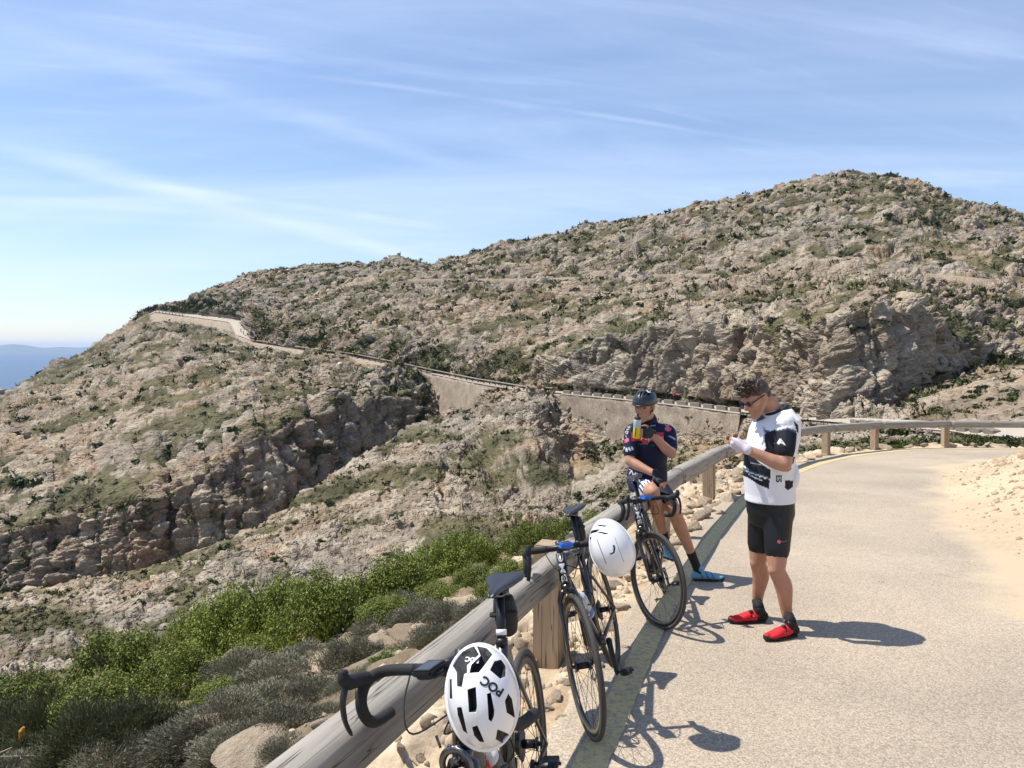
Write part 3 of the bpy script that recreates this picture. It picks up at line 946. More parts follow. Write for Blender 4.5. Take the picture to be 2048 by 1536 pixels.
RX = x + ty * off; RY = y - tx * off
RZ = -ROAD_SLOPE * RY - 0.035 * (T <= 0.0) + 0.0
sand = sstep(2.2, 3.6, T + 0.5 * perlin(np.stack([S.ravel() / 2.5, T.ravel() / 2.5, T.ravel() * 0], -1)).reshape(S.shape)) * sstep(s_of_y(1), s_of_y(6), S) * 0.85
rp = np.stack([RX, RY, RZ], -1).reshape(-1, 3)
rd = mesh_np('road', rp, grid_faces(len(rs), len(rt)), asphalt_material())
add_float(rd, 'sand', sand.reshape(-1))
tag(obj_me('road', rd), 'pale sunlit chip-sealed road bending right', 'road', kind='structure')

# sandy ground on the inside of the bend (one sheet, lies just under the road's inner edge)
gxs = np.arange(2.0, 30, 0.2); gys = np.arange(-6, 24, 0.2)
XX, YY = np.meshgrid(gxs, gys, indexing='ij')
# distance to the right of the rail
P0 = np.stack([XX.ravel(), YY.ravel()], -1)
dist = np.full(len(P0), 1e9)
for k in range(0, len(RAIL), 3):
    dist = np.minimum(dist, np.hypot(P0[:, 0] - RAIL[k, 0], P0[:, 1] - RAIL[k, 1]))
dist = dist.reshape(XX.shape)
inside = sstep(2.6, 3.6, dist)
bank = np.maximum(0, dist - 3.2) * 0.30 * sstep(3.1, 4.3, dist)
bank = np.minimum(bank, 2.6)
g3 = np.stack([XX.ravel(), YY.ravel(), 0 * XX.ravel()], -1)
ZZ = -ROAD_SLOPE * YY - 0.05 + 0.075 * inside + bank + (fbm(g3 / 1.3, 3) * 0.05).reshape(XX.shape) * inside + (fbm(g3 / 2.2 + 9, 3) * 0.25).reshape(XX.shape) * np.minimum(bank, 1)
g3[:, 2] = ZZ.ravel()
fc = grid_faces(len(gxs), len(gys))
# keep only what lies to the road side of the rail
sgn = np.zeros(len(P0)); best = np.full(len(P0), 1e9)
for k in range(0, len(RAIL) - 1):
    dxk, dyk = P0[:, 0] - RAIL[k, 0], P0[:, 1] - RAIL[k, 1]
    dk2 = dxk ** 2 + dyk ** 2
    tk = RAIL[k + 1] - RAIL[k]
    side = tk[1] * dxk - tk[0] * dyk
    up_ = dk2 < best
    best = np.where(up_, dk2, best); sgn = np.where(up_, side, sgn)
okf = ((dist.reshape(-1)[fc] > 1.2) & (sgn[fc] > 0)).all(1)
sg = mesh_np('sand', g3, fc[okf][:, ::-1], None, True)
tn = np.clip(0.5 + 0.7 * fbm(g3 / 2 + 77, 3), 0, 1)[:, None]
add_color(sg, 'col', np.array([0.45, 0.35, 0.23]) * (1 - tn) + np.array([0.56, 0.45, 0.305]) * tn)
sg.materials.append(attr_mat('yellow_sand', rough=0.97, spec=0.08, bump=0.4, bscale=40, bdist=0.015, noise_var=0.12, nscale=18))
tag(obj_me('sandy_ground', sg), 'yellow sandy ground on the inside of the bend', 'ground', kind='structure')

# ---- faded yellow edge line, a thin sheet on the asphalt
m_line, n_, l_, b_ = new_mat('worn_yellow_paint')
t_ = nd(n_, 'ShaderNodeTexCoord')
nz_ = nd(n_, 'ShaderNodeTexNoise', i_Scale=30.0, i_Detail=6.0, i_Roughness=0.7)
l_.new(t_.outputs['Object'], nz_.inputs['Vector'])
rp_ = nd(n_, 'ShaderNodeValToRGB')
rp_.color_ramp.elements[0].position = 0.36; rp_.color_ramp.elements[0].color = (0.33, 0.275, 0.20, 1)
rp_.color_ramp.elements[1].position = 0.54; rp_.color_ramp.elements[1].color = (0.60, 0.48, 0.22, 1)
l_.new(nz_.outputs['Fac'], rp_.inputs['Fac']); l_.new(rp_.outputs[0], b_.inputs['Base Color'])
b_.inputs['Roughness'].default_value = 0.9
v1 = nd(n_, 'ShaderNodeTexVoronoi', i_Scale=62.0); l_.new(t_.outputs['Object'], v1.inputs['Vector'])
bq = nd(n_, 'ShaderNodeBump', i_Strength=0.5, i_Distance=0.01); bq.invert = True
l_.new(v1.outputs['Distance'], bq.inputs['Height']); l_.new(bq.outputs[0], b_.inputs['Normal'])
S, T = np.meshgrid(rs, [0.31, 0.38, 0.46], indexing='ij')
x, y, tx, ty = rail_at(S)
jg = 0.012 * perlin(np.stack([S.ravel() * 6, T.ravel() * 30, T.ravel() * 0], -1)).reshape(S.shape)
T2 = 0.31 + (T - 0.31) * (1 + 0.9 * sstep(s_of_y(9), s_of_y(16), S)) + jg + 0.10 * sstep(s_of_y(11), s_of_y(19), S)
lx = x + ty * T2; ly = y - tx * T2
ln = mesh_np('line', np.stack([lx, ly, -ROAD_SLOPE * ly + 0.004], -1).reshape(-1, 3), grid_faces(len(rs), 3), m_line)
tag(obj_me('edge_line', ln), 'faded yellow edge line painted along the road', 'road marking', kind='structure')

# ---- weathered timber
def timber(name, c_a, c_b, axis='X', wear=0.5):
    m, n, l, b = new_mat(name)
    t = nd(n, 'ShaderNodeTexCoord')
    mp = nd(n, 'ShaderNodeMapping')
    sc = {'X': (1.1, 22, 22), 'Z': (22, 22, 1.1)}[axis]
    mp.inputs['Scale'].default_value = sc
    l.new(t.outputs['Object'], mp.inputs[0])
    oi = nd(n, 'ShaderNodeObjectInfo')
    ofs = nd(n, 'ShaderNodeVectorMath', operation='ADD')
    sc2 = nd(n, 'ShaderNodeMath', operation='MULTIPLY'); sc2.inputs[1].default_value = 40
    l.new(oi.outputs['Random'], sc2.inputs[0]); l.new(mp.outputs[0], ofs.inputs[0]); l.new(sc2.outputs[0], ofs.inputs[1])
    g = nd(n, 'ShaderNodeTexNoise', i_Scale=1.0, i_Detail=9.0, i_Roughness=0.65, i_Distortion=0.5)
    l.new(ofs.outputs[0], g.inputs['Vector'])
    r = nd(n, 'ShaderNodeValToRGB'); e = r.color_ramp.elements
    e[0].position = 0.28; e[0].color = (*c_a, 1); e[1].position = 0.70; e[1].color = (*c_b, 1)
    l.new(g.outputs['Fac'], r.inputs['Fac'])
    # cracks along the grain
    mp2 = nd(n, 'ShaderNodeMapping'); mp2.inputs['Scale'].default_value = {'X': (0.55, 16, 16), 'Z': (16, 16, 0.55)}[axis]
    l.new(t.outputs['Object'], mp2.inputs[0])
    ofs2 = nd(n, 'ShaderNodeVectorMath', operation='ADD'); l.new(mp2.outputs[0], ofs2.inputs[0]); l.new(sc2.outputs[0], ofs2.inputs[1])
    ck = nd(n, 'ShaderNodeTexNoise', i_Scale=1.0, i_Detail=3.0, i_Distortion=0.3)
    l.new(ofs2.outputs[0], ck.inputs['Vector'])
    ab = nd(n, 'ShaderNodeMath', operation='SUBTRACT'); ab.inputs[1].default_value = 0.5; l.new(ck.outputs['Fac'], ab.inputs[0])
    ab2 = nd(n, 'ShaderNodeMath', operation='ABSOLUTE'); l.new(ab.outputs[0], ab2.inputs[0])
    cm = nd(n, 'ShaderNodeMapRange'); cm.inputs['From Min'].default_value = 0.0; cm.inputs['From Max'].default_value = 0.009
    l.new(ab2.outputs[0], cm.inputs['Value'])
    ckm = nd(n, 'ShaderNodeMix', data_type='RGBA'); ckm.inputs['A'].default_value = (0.075, 0.062, 0.05, 1)
    l.new(cm.outputs[0], ckm.inputs['Factor']); l.new(r.outputs[0], ckm.inputs['B'])
    # knots
    mp3 = nd(n, 'ShaderNodeMapping'); mp3.inputs['Scale'].default_value = {'X': (1.6, 4, 4), 'Z': (4, 4, 1.6)}[axis]
    l.new(t.outputs['Object'], mp3.inputs[0])
    ofs3 = nd(n, 'ShaderNodeVectorMath', operation='ADD'); l.new(mp3.outputs[0], ofs3.inputs[0]); l.new(sc2.outputs[0], ofs3.inputs[1])
    kn = nd(n, 'ShaderNodeTexVoronoi', i_Scale=1.3); l.new(ofs3.outputs[0], kn.inputs['Vector'])
    km = nd(n, 'ShaderNodeMapRange', interpolation_type='SMOOTHSTEP'); km.inputs['From Min'].default_value = 0.06; km.inputs['From Max'].default_value = 0.17
    km.inputs['To Min'].default_value = 0.75; km.inputs['To Max'].default_value = 0.0
    l.new(kn.outputs['Distance'], km.inputs['Value'])
    kx = nd(n, 'ShaderNodeMix', data_type='RGBA'); kx.inputs['B'].default_value = (0.16, 0.095, 0.055, 1)
    l.new(km.outputs[0], kx.inputs['Factor']); l.new(ckm.outputs['Result'], kx.inputs['A'])
    l.new(kx.outputs['Result'], b.inputs['Base Color'])
    b.inputs['Roughness'].default_value = 0.85; b.inputs['Specular IOR Level'].default_value = 0.2
    bp = nd(n, 'ShaderNodeBump', i_Strength=0.5, i_Distance=0.006)
    mm = nd(n, 'ShaderNodeMath', operation='MULTIPLY'); l.new(g.outputs['Fac'], mm.inputs[0]); l.new(cm.outputs[0], mm.inputs[1])
    l.new(mm.outputs[0], bp.inputs['Height']); l.new(bp.outputs[0], b.inputs['Normal'])
    return m


m_log = timber('weathered_grey_log', (0.20, 0.178, 0.15), (0.39, 0.355, 0.305), 'X')
m_post = timber('sawn_timber_post', (0.30, 0.215, 0.135), (0.44, 0.335, 0.225), 'Z')
m_steel = plain('dull_bolt_steel', (0.16, 0.15, 0.14), 0.5, 0.9)

RAIL_H = 0.785         # top of the rail above the road plane
LOG_W, LOG_H = 0.086, 0.100
post_y = [0.25, 4.68, 8.55, 11.9, 15.6]
post_s = [s_of_y(v) for v in post_y]
s_ = post_s[-1]
while s_ < RLEN - 2.6:
    s_ += 2.62
    post_s.append(s_)
rail_root = empty('timber_guard_rail', (0, 0, 0))
tag(rail_root, 'weathered timber guard rail of round logs on square posts along the road edge', 'guard rail')


def sect(nv=20):
    """half-round log section with a flatter road face: list of (across, up)"""
    out = []
    for k in range(nv):
        a = 2 * math.pi * k / nv
        c, s = math.cos(a), math.sin(a)
        p = 3.4
        r = (abs(c) ** p + abs(s) ** p) ** (-1 / p)
        out.append((LOG_W * r * c, LOG_H * r * s))
    return out


SEC = sect()
joints = [0.3] + [post_s[i] for i in range(1, len(post_s))] + [RLEN - 0.4]
random.seed(5)
for a, b in zip(joints[:-1], joints[1:]):
    xa, ya, _, _ = rail_at(a); xb, yb, _, _ = rail_at(b)
    pa = Vector((float(xa), float(ya), -ROAD_SLOPE * float(ya) + RAIL_H - LOG_H)); pb = Vector((float(xb), float(yb), -ROAD_SLOPE * float(yb) + RAIL_H - LOG_H))
    L = (pb - pa).length - 0.008
    thick = 0.78 if a < s_of_y(3) else (0.92 if a < s_of_y(6) else 1.0)      # no two logs are equally stout
    pa.z -= 0.012 * (thick < 0.8); pb.z -= 0.012 * (thick < 0.8)
    t = (pb - pa).normalized(); right = t.cross(Vector((0, 0, 1))).normalized(); up = right.cross(t)
    n = max(8, int(L / 0.12))
    vs_ = []
    for i in range(n + 1):
        u = L * i / n - L / 2
        k = perlin(np.array([[u * 0.9, a, 0], [u * 0.9, a, 9]], np.float32)) * 0.006
        for (q, w) in SEC:
            e = 1 - (0.06 if i in (0, n) else 0)
            vs_.append((u, -(q * e * thick + k[0]), w * e * thick + k[1]))
    me = mesh_np('log', vs_, grid_faces(n + 1, len(SEC), True)[:, ::-1], m_log, True)
    bm = bmesh.new(); bm.from_mesh(me); bm.verts.ensure_lookup_table()
    bm.faces.new([bm.verts[i] for i in range(len(SEC))]); bm.faces.new([bm.verts[n * len(SEC) + i] for i in reversed(range(len(SEC)))])
    bmesh.ops.recalc_face_normals(bm, faces=bm.faces)
    bm.to_mesh(me); bm.free()
    o = obj_me('log', me, rail_root)
    M = Matrix((t, -right, up)).transposed().to_4x4(); M.translation = (pa + pb) / 2
    o.matrix_local = M
for i, s in enumerate(post_s):
    x, y, tx, ty = (float(v) for v in rail_at(s))
    back = LOG_W + 0.086
    px_, py_ = x - ty * back, y + tx * back
    top = -ROAD_SLOPE * py_ + RAIL_H + (-0.085 if i in (1, 3) else -0.12)
    bot = -ROAD_SLOPE * py_ - 0.55
    bm = bmesh.new()
    bm_box(bm, (0, 0, (top - bot) / 2), (0.17, 0.17, top - bot))
    bmesh.ops.bevel(bm, geom=list(bm.edges), offset=0.008, segments=2, affect='EDGES')
    o = obj_bm('post', bm, m_post, rail_root)
    o.location = (px_, py_, bot); o.rotation_euler = (random.uniform(-.01, .01), random.uniform(-.01, .01), math.atan2(ty, tx))
    for dz in (-0.10, -0.16):
        bm = bmesh.new()
        bmesh.ops.create_cone(bm, cap_ends=True, segments=10, radius1=0.016, radius2=0.014, depth=0.012)
        bo = obj_bm('bolt', bm, m_steel, rail_root)
        fx = x + ty * (LOG_W + 0.002); fy = y - tx * (LOG_W + 0.002)
        bo.location = (fx + tx * 0.05, fy + ty * 0.05, -ROAD_SLOPE * y + RAIL_H + dz)
        bo.rotation_euler = (R(90), 0, math.atan2(ty, tx))
# ================================================================== far road, walls, far guard rails
ci = lambda px: int(np.argmin(np.abs(PXS - px)))


def eline(k, px):
    return np.array([np.interp(px, PXS, LX[k]), np.interp(px, PXS, LY[k]), np.interp(px, PXS, LZ[k])])


sel = (PXS > 300) & (PXS < 2060)
ea = np.stack([LX['E'][sel], LY['E'][sel], LZ['E'][sel]], -1); fa = np.stack([LX['F'][sel], LY['F'][sel], LZ['F'][sel]], -1)
ea2 = ea + (fa - ea) * 0.10; fa2 = ea + (fa - ea) * 0.93
rv = np.stack([ea2, (ea2 + fa2) / 2 + [0, 0, 0.05], fa2], 0); rv[..., 2] += 0.10
fr = mesh_np('far_road', rv.reshape(-1, 3), grid_faces(3, sel.sum()), plain('far_road_asphalt', (0.40, 0.345, 0.275), 0.95, var=0.15, vscale=0.4))
tag(obj_me('far_road', fr), 'narrow pale road cut across the far hillside', 'road', kind='structure')


def masonry(name, ca, cb, scale):
    m, n, l, b = new_mat(name)
    t = nd(n, 'ShaderNodeTexCoord')
    v = nd(n, 'ShaderNodeTexVoronoi', i_Scale=scale); l.new(t.outputs['Object'], v.inputs['Vector'])
    v2 = nd(n, 'ShaderNodeTexVoronoi', feature='DISTANCE_TO_EDGE', i_Scale=scale); l.new(t.outputs['Object'], v2.inputs['Vector'])
    sx = nd(n, 'ShaderNodeSeparateColor'); l.new(v.outputs['Color'], sx.inputs[0])
    r = nd(n, 'ShaderNodeValToRGB'); e = r.color_ramp.elements
    e[0].color = (*ca, 1); e[1].color = (*cb, 1); l.new(sx.outputs['Red'], r.inputs['Fac'])
    mr = nd(n, 'ShaderNodeMapRange'); mr.inputs['From Max'].default_value = 0.09; mr.inputs['To Min'].default_value = 0.72
    l.new(v2.outputs['Distance'], mr.inputs['Value'])
    st_ = nd(n, 'ShaderNodeTexNoise', i_Scale=0.35, i_Detail=7.0, i_Roughness=0.65); l.new(t.outputs['Object'], st_.inputs['Vector'])
    sr_ = nd(n, 'ShaderNodeMapRange'); sr_.inputs['From Min'].default_value = 0.3; sr_.inputs['From Max'].default_value = 0.7; sr_.inputs['To Min'].default_value = 0.65; sr_.inputs['To Max'].default_value = 1.25
    l.new(st_.outputs['Fac'], sr_.inputs['Value'])
    ml_ = nd(n, 'ShaderNodeMath', operation='MULTIPLY'); l.new(sr_.outputs[0], ml_.inputs[0]); l.new(mr.outputs[0], ml_.inputs[1])
    vm = nd(n, 'ShaderNodeVectorMath', operation='SCALE'); l.new(r.outputs[0], vm.inputs[0]); l.new(ml_.outputs[0], vm.inputs['Scale'])
    l.new(vm.outputs[0], b.inputs['Base Color']); b.inputs['Roughness'].default_value = 0.95; b.inputs['Specular IOR Level'].default_value = 0.1
    bp = nd(n, 'ShaderNodeBump', i_Strength=0.8, i_Distance=0.12); l.new(mr.outputs[0], bp.inputs['Height']); l.new(bp.outputs[0], b.inputs['Normal'])
    return m


m_wall = masonry('dry_stone_masonry', (0.28, 0.22, 0.16), (0.40, 0.325, 0.245), 4.2)
m_wall_pale = masonry('pale_stone_masonry', (0.37, 0.295, 0.215), (0.46, 0.375, 0.28), 4.2)
m_cope = plain('weathered_coping_stone', (0.40, 0.33, 0.25), 0.9, var=0.2, vscale=2)
m_block = plain('dark_parapet_stone', (0.20, 0.165, 0.13), 0.95, var=0.25, vscale=3)


def far_wall(name, pts, mat, label, blocks=0, block_len=2.0, offset=1.2, over=0.0, bh=0.60):
    """pts: (photo column, photo row of the foot). The top follows the outer edge of the far road."""
    root = empty(name, tuple(eline('E', pts[0][0])))
    tag(root, label, 'stone wall')
    pxs = np.linspace(pts[0][0], pts[-1][0], 60)
    foot = np.interp(pxs, [p[0] for p in pts], [p[1] for p in pts])
    top = np.array([eline('E', p) for p in pxs]); top[:, 2] += over
    tang = np.gradient(top[:, :2], axis=0); nrm = np.stack([tang[:, 1], -tang[:, 0]], -1); nrm /= np.linalg.norm(nrm, axis=1, keepdims=True)
    nrm *= np.where((nrm[:, 1] > 0)[:, None], -1, 1)
    rows = []
    nz = 16
    for i in range(nz + 1):
        t = i / nz
        r = top.copy()
        zb = CAM_H - py_to_v(foot) * (top[:, 1] - offset)
        zb = np.minimum(zb, top[:, 2] - 0.4) - 1.5
        r[:, 2] = top[:, 2] * (1 - t) + zb * t
        r[:, :2] += nrm * (offset * 0.55 + 0.16 * (top[:, 2] - r[:, 2]))[:, None]
        rows.append(r)
    back = top.copy(); back[:, :2] -= nrm * 0.3
    rows.insert(0, back)
    vsx = np.concatenate(rows)
    k = perlin(vsx / 1.5) * 0.12
    vsx[60:, 0] += k[60:]; vsx[60:, 1] += k[60:]
    o0 = np.array(root.location[:])
    me = mesh_np('masonry_face', vsx - o0, grid_faces(len(rows), 60), mat)
    obj_me('masonry_face', me, root)
    cop = np.concatenate([top + np.concatenate([nrm * (offset * 0.55 + 0.12), np.full((60, 1), -0.02)], 1), top + np.concatenate([nrm * (offset * 0.55 + 0.12), np.full((60, 1), 0.16)], 1), top + np.concatenate([nrm * (offset * 0.55 - 0.45), np.full((60, 1), 0.16)], 1), top + np.concatenate([nrm * (offset * 0.55 - 0.45), np.full((60, 1), -0.02)], 1)])
    obj_me('coping', mesh_np('coping', cop - o0, grid_faces(4, 60), m_cope), root)
    if blocks:
        sl = path_len(top); L = sl[-1]
        bme = None
        for i in range(blocks):
            s = L * (i + 0.5) / blocks
            c = np.array([np.interp(s, sl, top[:, a]) for a in range(3)]); nn = np.array([np.interp(s, sl, nrm[:, a]) for a in range(2)])
            if bme is None:
                bm = bmesh.new(); bm_box(bm, (0, 0, bh / 2), (block_len, 0.42, bh)); bmesh.ops.bevel(bm, geom=list(bm.edges), offset=0.05, segments=1, affect='EDGES')
                o = obj_bm('parapet_block', bm, m_block, root); bme = o.data
            else:
                o = obj_me('parapet_block', bme, root)
            o.location = (c[0] + nn[0] * (offset * 0.55 - 0.16) - o0[0], c[1] + nn[1] * (offset * 0.55 - 0.16) - o0[1], c[2] + 0.155 - o0[2])
            o.rotation_euler = (0, 0, math.atan2(nn[0], -nn[1]))
    return root


far_wall('retaining_wall', [(1130, 796), (1150, 822), (1190, 882), (1250, 900), (1330, 897), (1380, 902), (1490, 905)], m_wall, 'tall brown retaining wall with a row of dark parapet blocks behind the two cyclists', 15, 2.2)
far_wall('retaining_wall', [(868, 760), (878, 840), (905, 855), (945, 848), (968, 812), (1060, 795)], m_wall_pale, 'pale stone retaining wall under the far road above the gully')
far_wall('retaining_wall', [(1690, 882), (1800, 888), (1975, 895)], m_wall, 'low stone retaining wall curving towards the bend behind the guard rail', 15, 1.7, bh=0.36)

# ---- posts and rails of the far road
m_farpost = plain('far_timber', (0.13, 0.10, 0.08), 0.9)
m_farrail = plain('far_timber_rail', (0.33, 0.28, 0.22), 0.9)


def far_fence(name, a, b, n, label, h=0.85, off=0.5):
    root = empty(name, tuple(eline('E', a)))
    tag(root, label, 'guard rail')
    o0 = np.array(root.location[:])
    pts = []
    pme = None
    for i in range(n):
        px = a + (b - a) * i / (n - 1)
        c = eline('E', px); c2 = eline('F', px)
        c = c + (c2 - c) / np.linalg.norm(c2 - c) * off
        pts.append(Vector(c - o0) + Vector((0, 0, h + 0.1)))
        if pme is None:
            bm = bmesh.new(); bm_box(bm, (0, 0, h / 2 - 0.15), (0.26, 0.26, h + 0.3))
            o = obj_bm('post', bm, m_farpost, root); pme = o.data
        else:
            o = obj_me('post', pme, root)
        o.location = Vector(c - o0) + Vector((0, 0, 0.1))
    for p, q in zip(pts[:-1], pts[1:]):
        bm = bmesh.new(); bm_tube(bm, [p, q], 0.13, 6)
        obj_bm('rail', bm, m_farrail, root)
    return root


far_fence('far_guard_rail', 590, 1105, 46, 'thin timber guard rail running along the far road above the pale wall')
far_fence('far_guard_rail', 312, 365, 9, 'short pale guard rail on the far corner of the road against the sky', 1.0, 0.3)
# upper track: a narrow ledge of cut stone across the hillside
for (p0, p1, nm) in ((820, 1440, 'pale track ledge crossing the upper hillside below the summit'), (1822, 1985, 'short dark track wall on the upper right of the hillside')):
    k = (PXS > p0) & (PXS < p1)
    r0 = int(np.argmin(np.abs(rowid - 7.0)))
    line3 = HILLP[r0][k][::8].copy()
    line3[:, 2] = box_smooth(np.stack([LX['H'], LY['H'], LZ['H']], -1)[k][::8][:, 2], 3)
    line3[:, 1] = box_smooth(line3[:, 1], 3) - 5.0; line3[:, 2] += 1.3
    n_ = len(line3)
    a_ = line3 + [0, -0.6, -2.0]; b_ = line3 + [0, -0.5, 0.35]; c_ = line3 + [0, 3.2, 0.5]; d_ = line3 + [0, 3.4, -2.4]
    o = obj_me('upper_track', mesh_np('upper_track', np.concatenate([a_, b_, c_, d_]), grid_faces(4, n_), m_wall))
    tag(o, nm, 'track', kind='structure')

# ================================================================== individual shrubs on the far hillside
rg = np.random.RandomState(11)


def leaf_dome(n, size, lean=0.0, spiky=False, seed=0, flat=0.75, leaf=0.05, nclump=26, crad0=0.24):
    """leaf-sized faces spread through clumps of a dome of radius 1; returns verts, tri faces, per-vertex colour factor"""
    r = np.random.RandomState(seed)
    d = r.normal(size=(nclump, 3)); d /= np.linalg.norm(d, axis=1, keepdims=True); d[:, 2] = np.abs(d[:, 2])
    cen = d * (0.50 + 0.32 * r.rand(nclump, 1)) * np.array([1, 1, flat])
    crad = crad0 * (1 + 0.7 * r.rand(nclump))
    cl = r.randint(0, nclump, n)
    o = r.normal(size=(n, 3)); o /= np.linalg.norm(o, axis=1, keepdims=True)
    pos = cen[cl] + o * (crad[cl] * r.rand(n) ** 0.35)[:, None]
    pos[:, 2] = np.abs(pos[:, 2])
    nrm = o * 0.7 + r.normal(size=(n, 3)) * 0.5 + np.array([0, 0, 0.5]); nrm /= np.linalg.norm(nrm, axis=1, keepdims=True)
    a = np.cross(nrm, r.normal(size=(n, 3))); a /= np.linalg.norm(a, axis=1, keepdims=True); b = np.cross(nrm, a)
    L = leaf * (0.7 + 0.6 * r.rand(n, 1))
    if spiky:
        outw = pos / (np.linalg.norm(pos, axis=1, keepdims=True) + 1e-6) + np.array([0, 0, 0.6]) + r.normal(size=(n, 3)) * 0.45
        outw /= np.linalg.norm(outw, axis=1, keepdims=True)
        side = np.cross(outw, r.normal(size=(n, 3))); side /= np.linalg.norm(side, axis=1, keepdims=True)
        v = np.stack([pos - side * L * 0.2, pos + side * L * 0.2, pos + outw * L * 1.6], 1)
        return v.reshape(-1, 3), np.arange(3 * n).reshape(-1, 3), np.repeat(r.rand(n), 3)
    v = np.stack([pos - a * L, pos - b * L * 0.55, pos + a * L, pos + b * L * 0.55], 1)
    return v.reshape(-1, 3), np.arange(4 * n).reshape(-1, 4), np.repeat(r.rand(n), 4)


def foliage_material(name, rough=0.55, trans=0.16):
    m, n, l, b = new_mat(name)
    a = nd(n, 'ShaderNodeAttribute', attribute_name='col')
    oi = nd(n, 'ShaderNodeObjectInfo')
    hs = nd(n, 'ShaderNodeHueSaturation')
    mr = nd(n, 'ShaderNodeMapRange'); mr.inputs['To Min'].default_value = 0.75; mr.inputs['To Max'].default_value = 1.2
    l.new(oi.outputs['Random'], mr.inputs['Value']); l.new(mr.outputs[0], hs.inputs['Value'])
    l.new(a.outputs['Color'], hs.inputs['Color'])
    l.new(hs.outputs[0], b.inputs['Base Color']); b.inputs['Roughness'].default_value = rough; b.inputs['Specular IOR Level'].default_value = 0.25
    tr = nd(n, 'ShaderNodeBsdfTranslucent'); l.new(hs.outputs[0], tr.inputs['Color'])
    ad = nd(n, 'ShaderNodeMixShader', i_0=trans)
    l.new(b.outputs[0], ad.inputs[1]); l.new(tr.outputs[0], ad.inputs[2])
    l.new(ad.outputs[0], n['Material Output'].inputs['Surface'])
    return m


m_leaf = foliage_material('shrub_leaves')
m_stem = plain('shrub_stem_bark', (0.10, 0.075, 0.055), 0.9)


def foliage_mesh(name, seed, n, leaf, ca, cb, spiky=False, flat=0.75, nclump=26, crad0=0.24):
    v, f, t = leaf_dome(n, 1, seed=seed, spiky=spiky, flat=flat, leaf=leaf, nclump=nclump, crad0=crad0)
    me = mesh_np(name, v, f, m_leaf)
    t = t[:, None]
    add_color(me, 'col', np.array(ca) * (1 - t) + np.array(cb) * t)
    return me


def stem_mesh(seed, n=7):
    r = random.Random(seed); bm = bmesh.new()
    for i in range(n):
        a = r.uniform(0, 6.28); k = r.uniform(0.35, 0.6)
        bm_tube(bm, [(0, 0, -0.12), (math.cos(a) * k * 0.4, math.sin(a) * k * 0.4, 0.25), (math.cos(a) * k, math.sin(a) * k, 0.5)], [0.035, 0.025, 0.010], 5)
    me = bpy.data.meshes.new('stem'); bm.to_mesh(me); bm.free(); me.materials.append(m_stem)
    return me


far_fol = [foliage_mesh('foliage', 100 + i, 260, 0.17, (0.022, 0.035, 0.010), (0.062, 0.085, 0.022), flat=0.7, nclump=12) for i in range(4)]
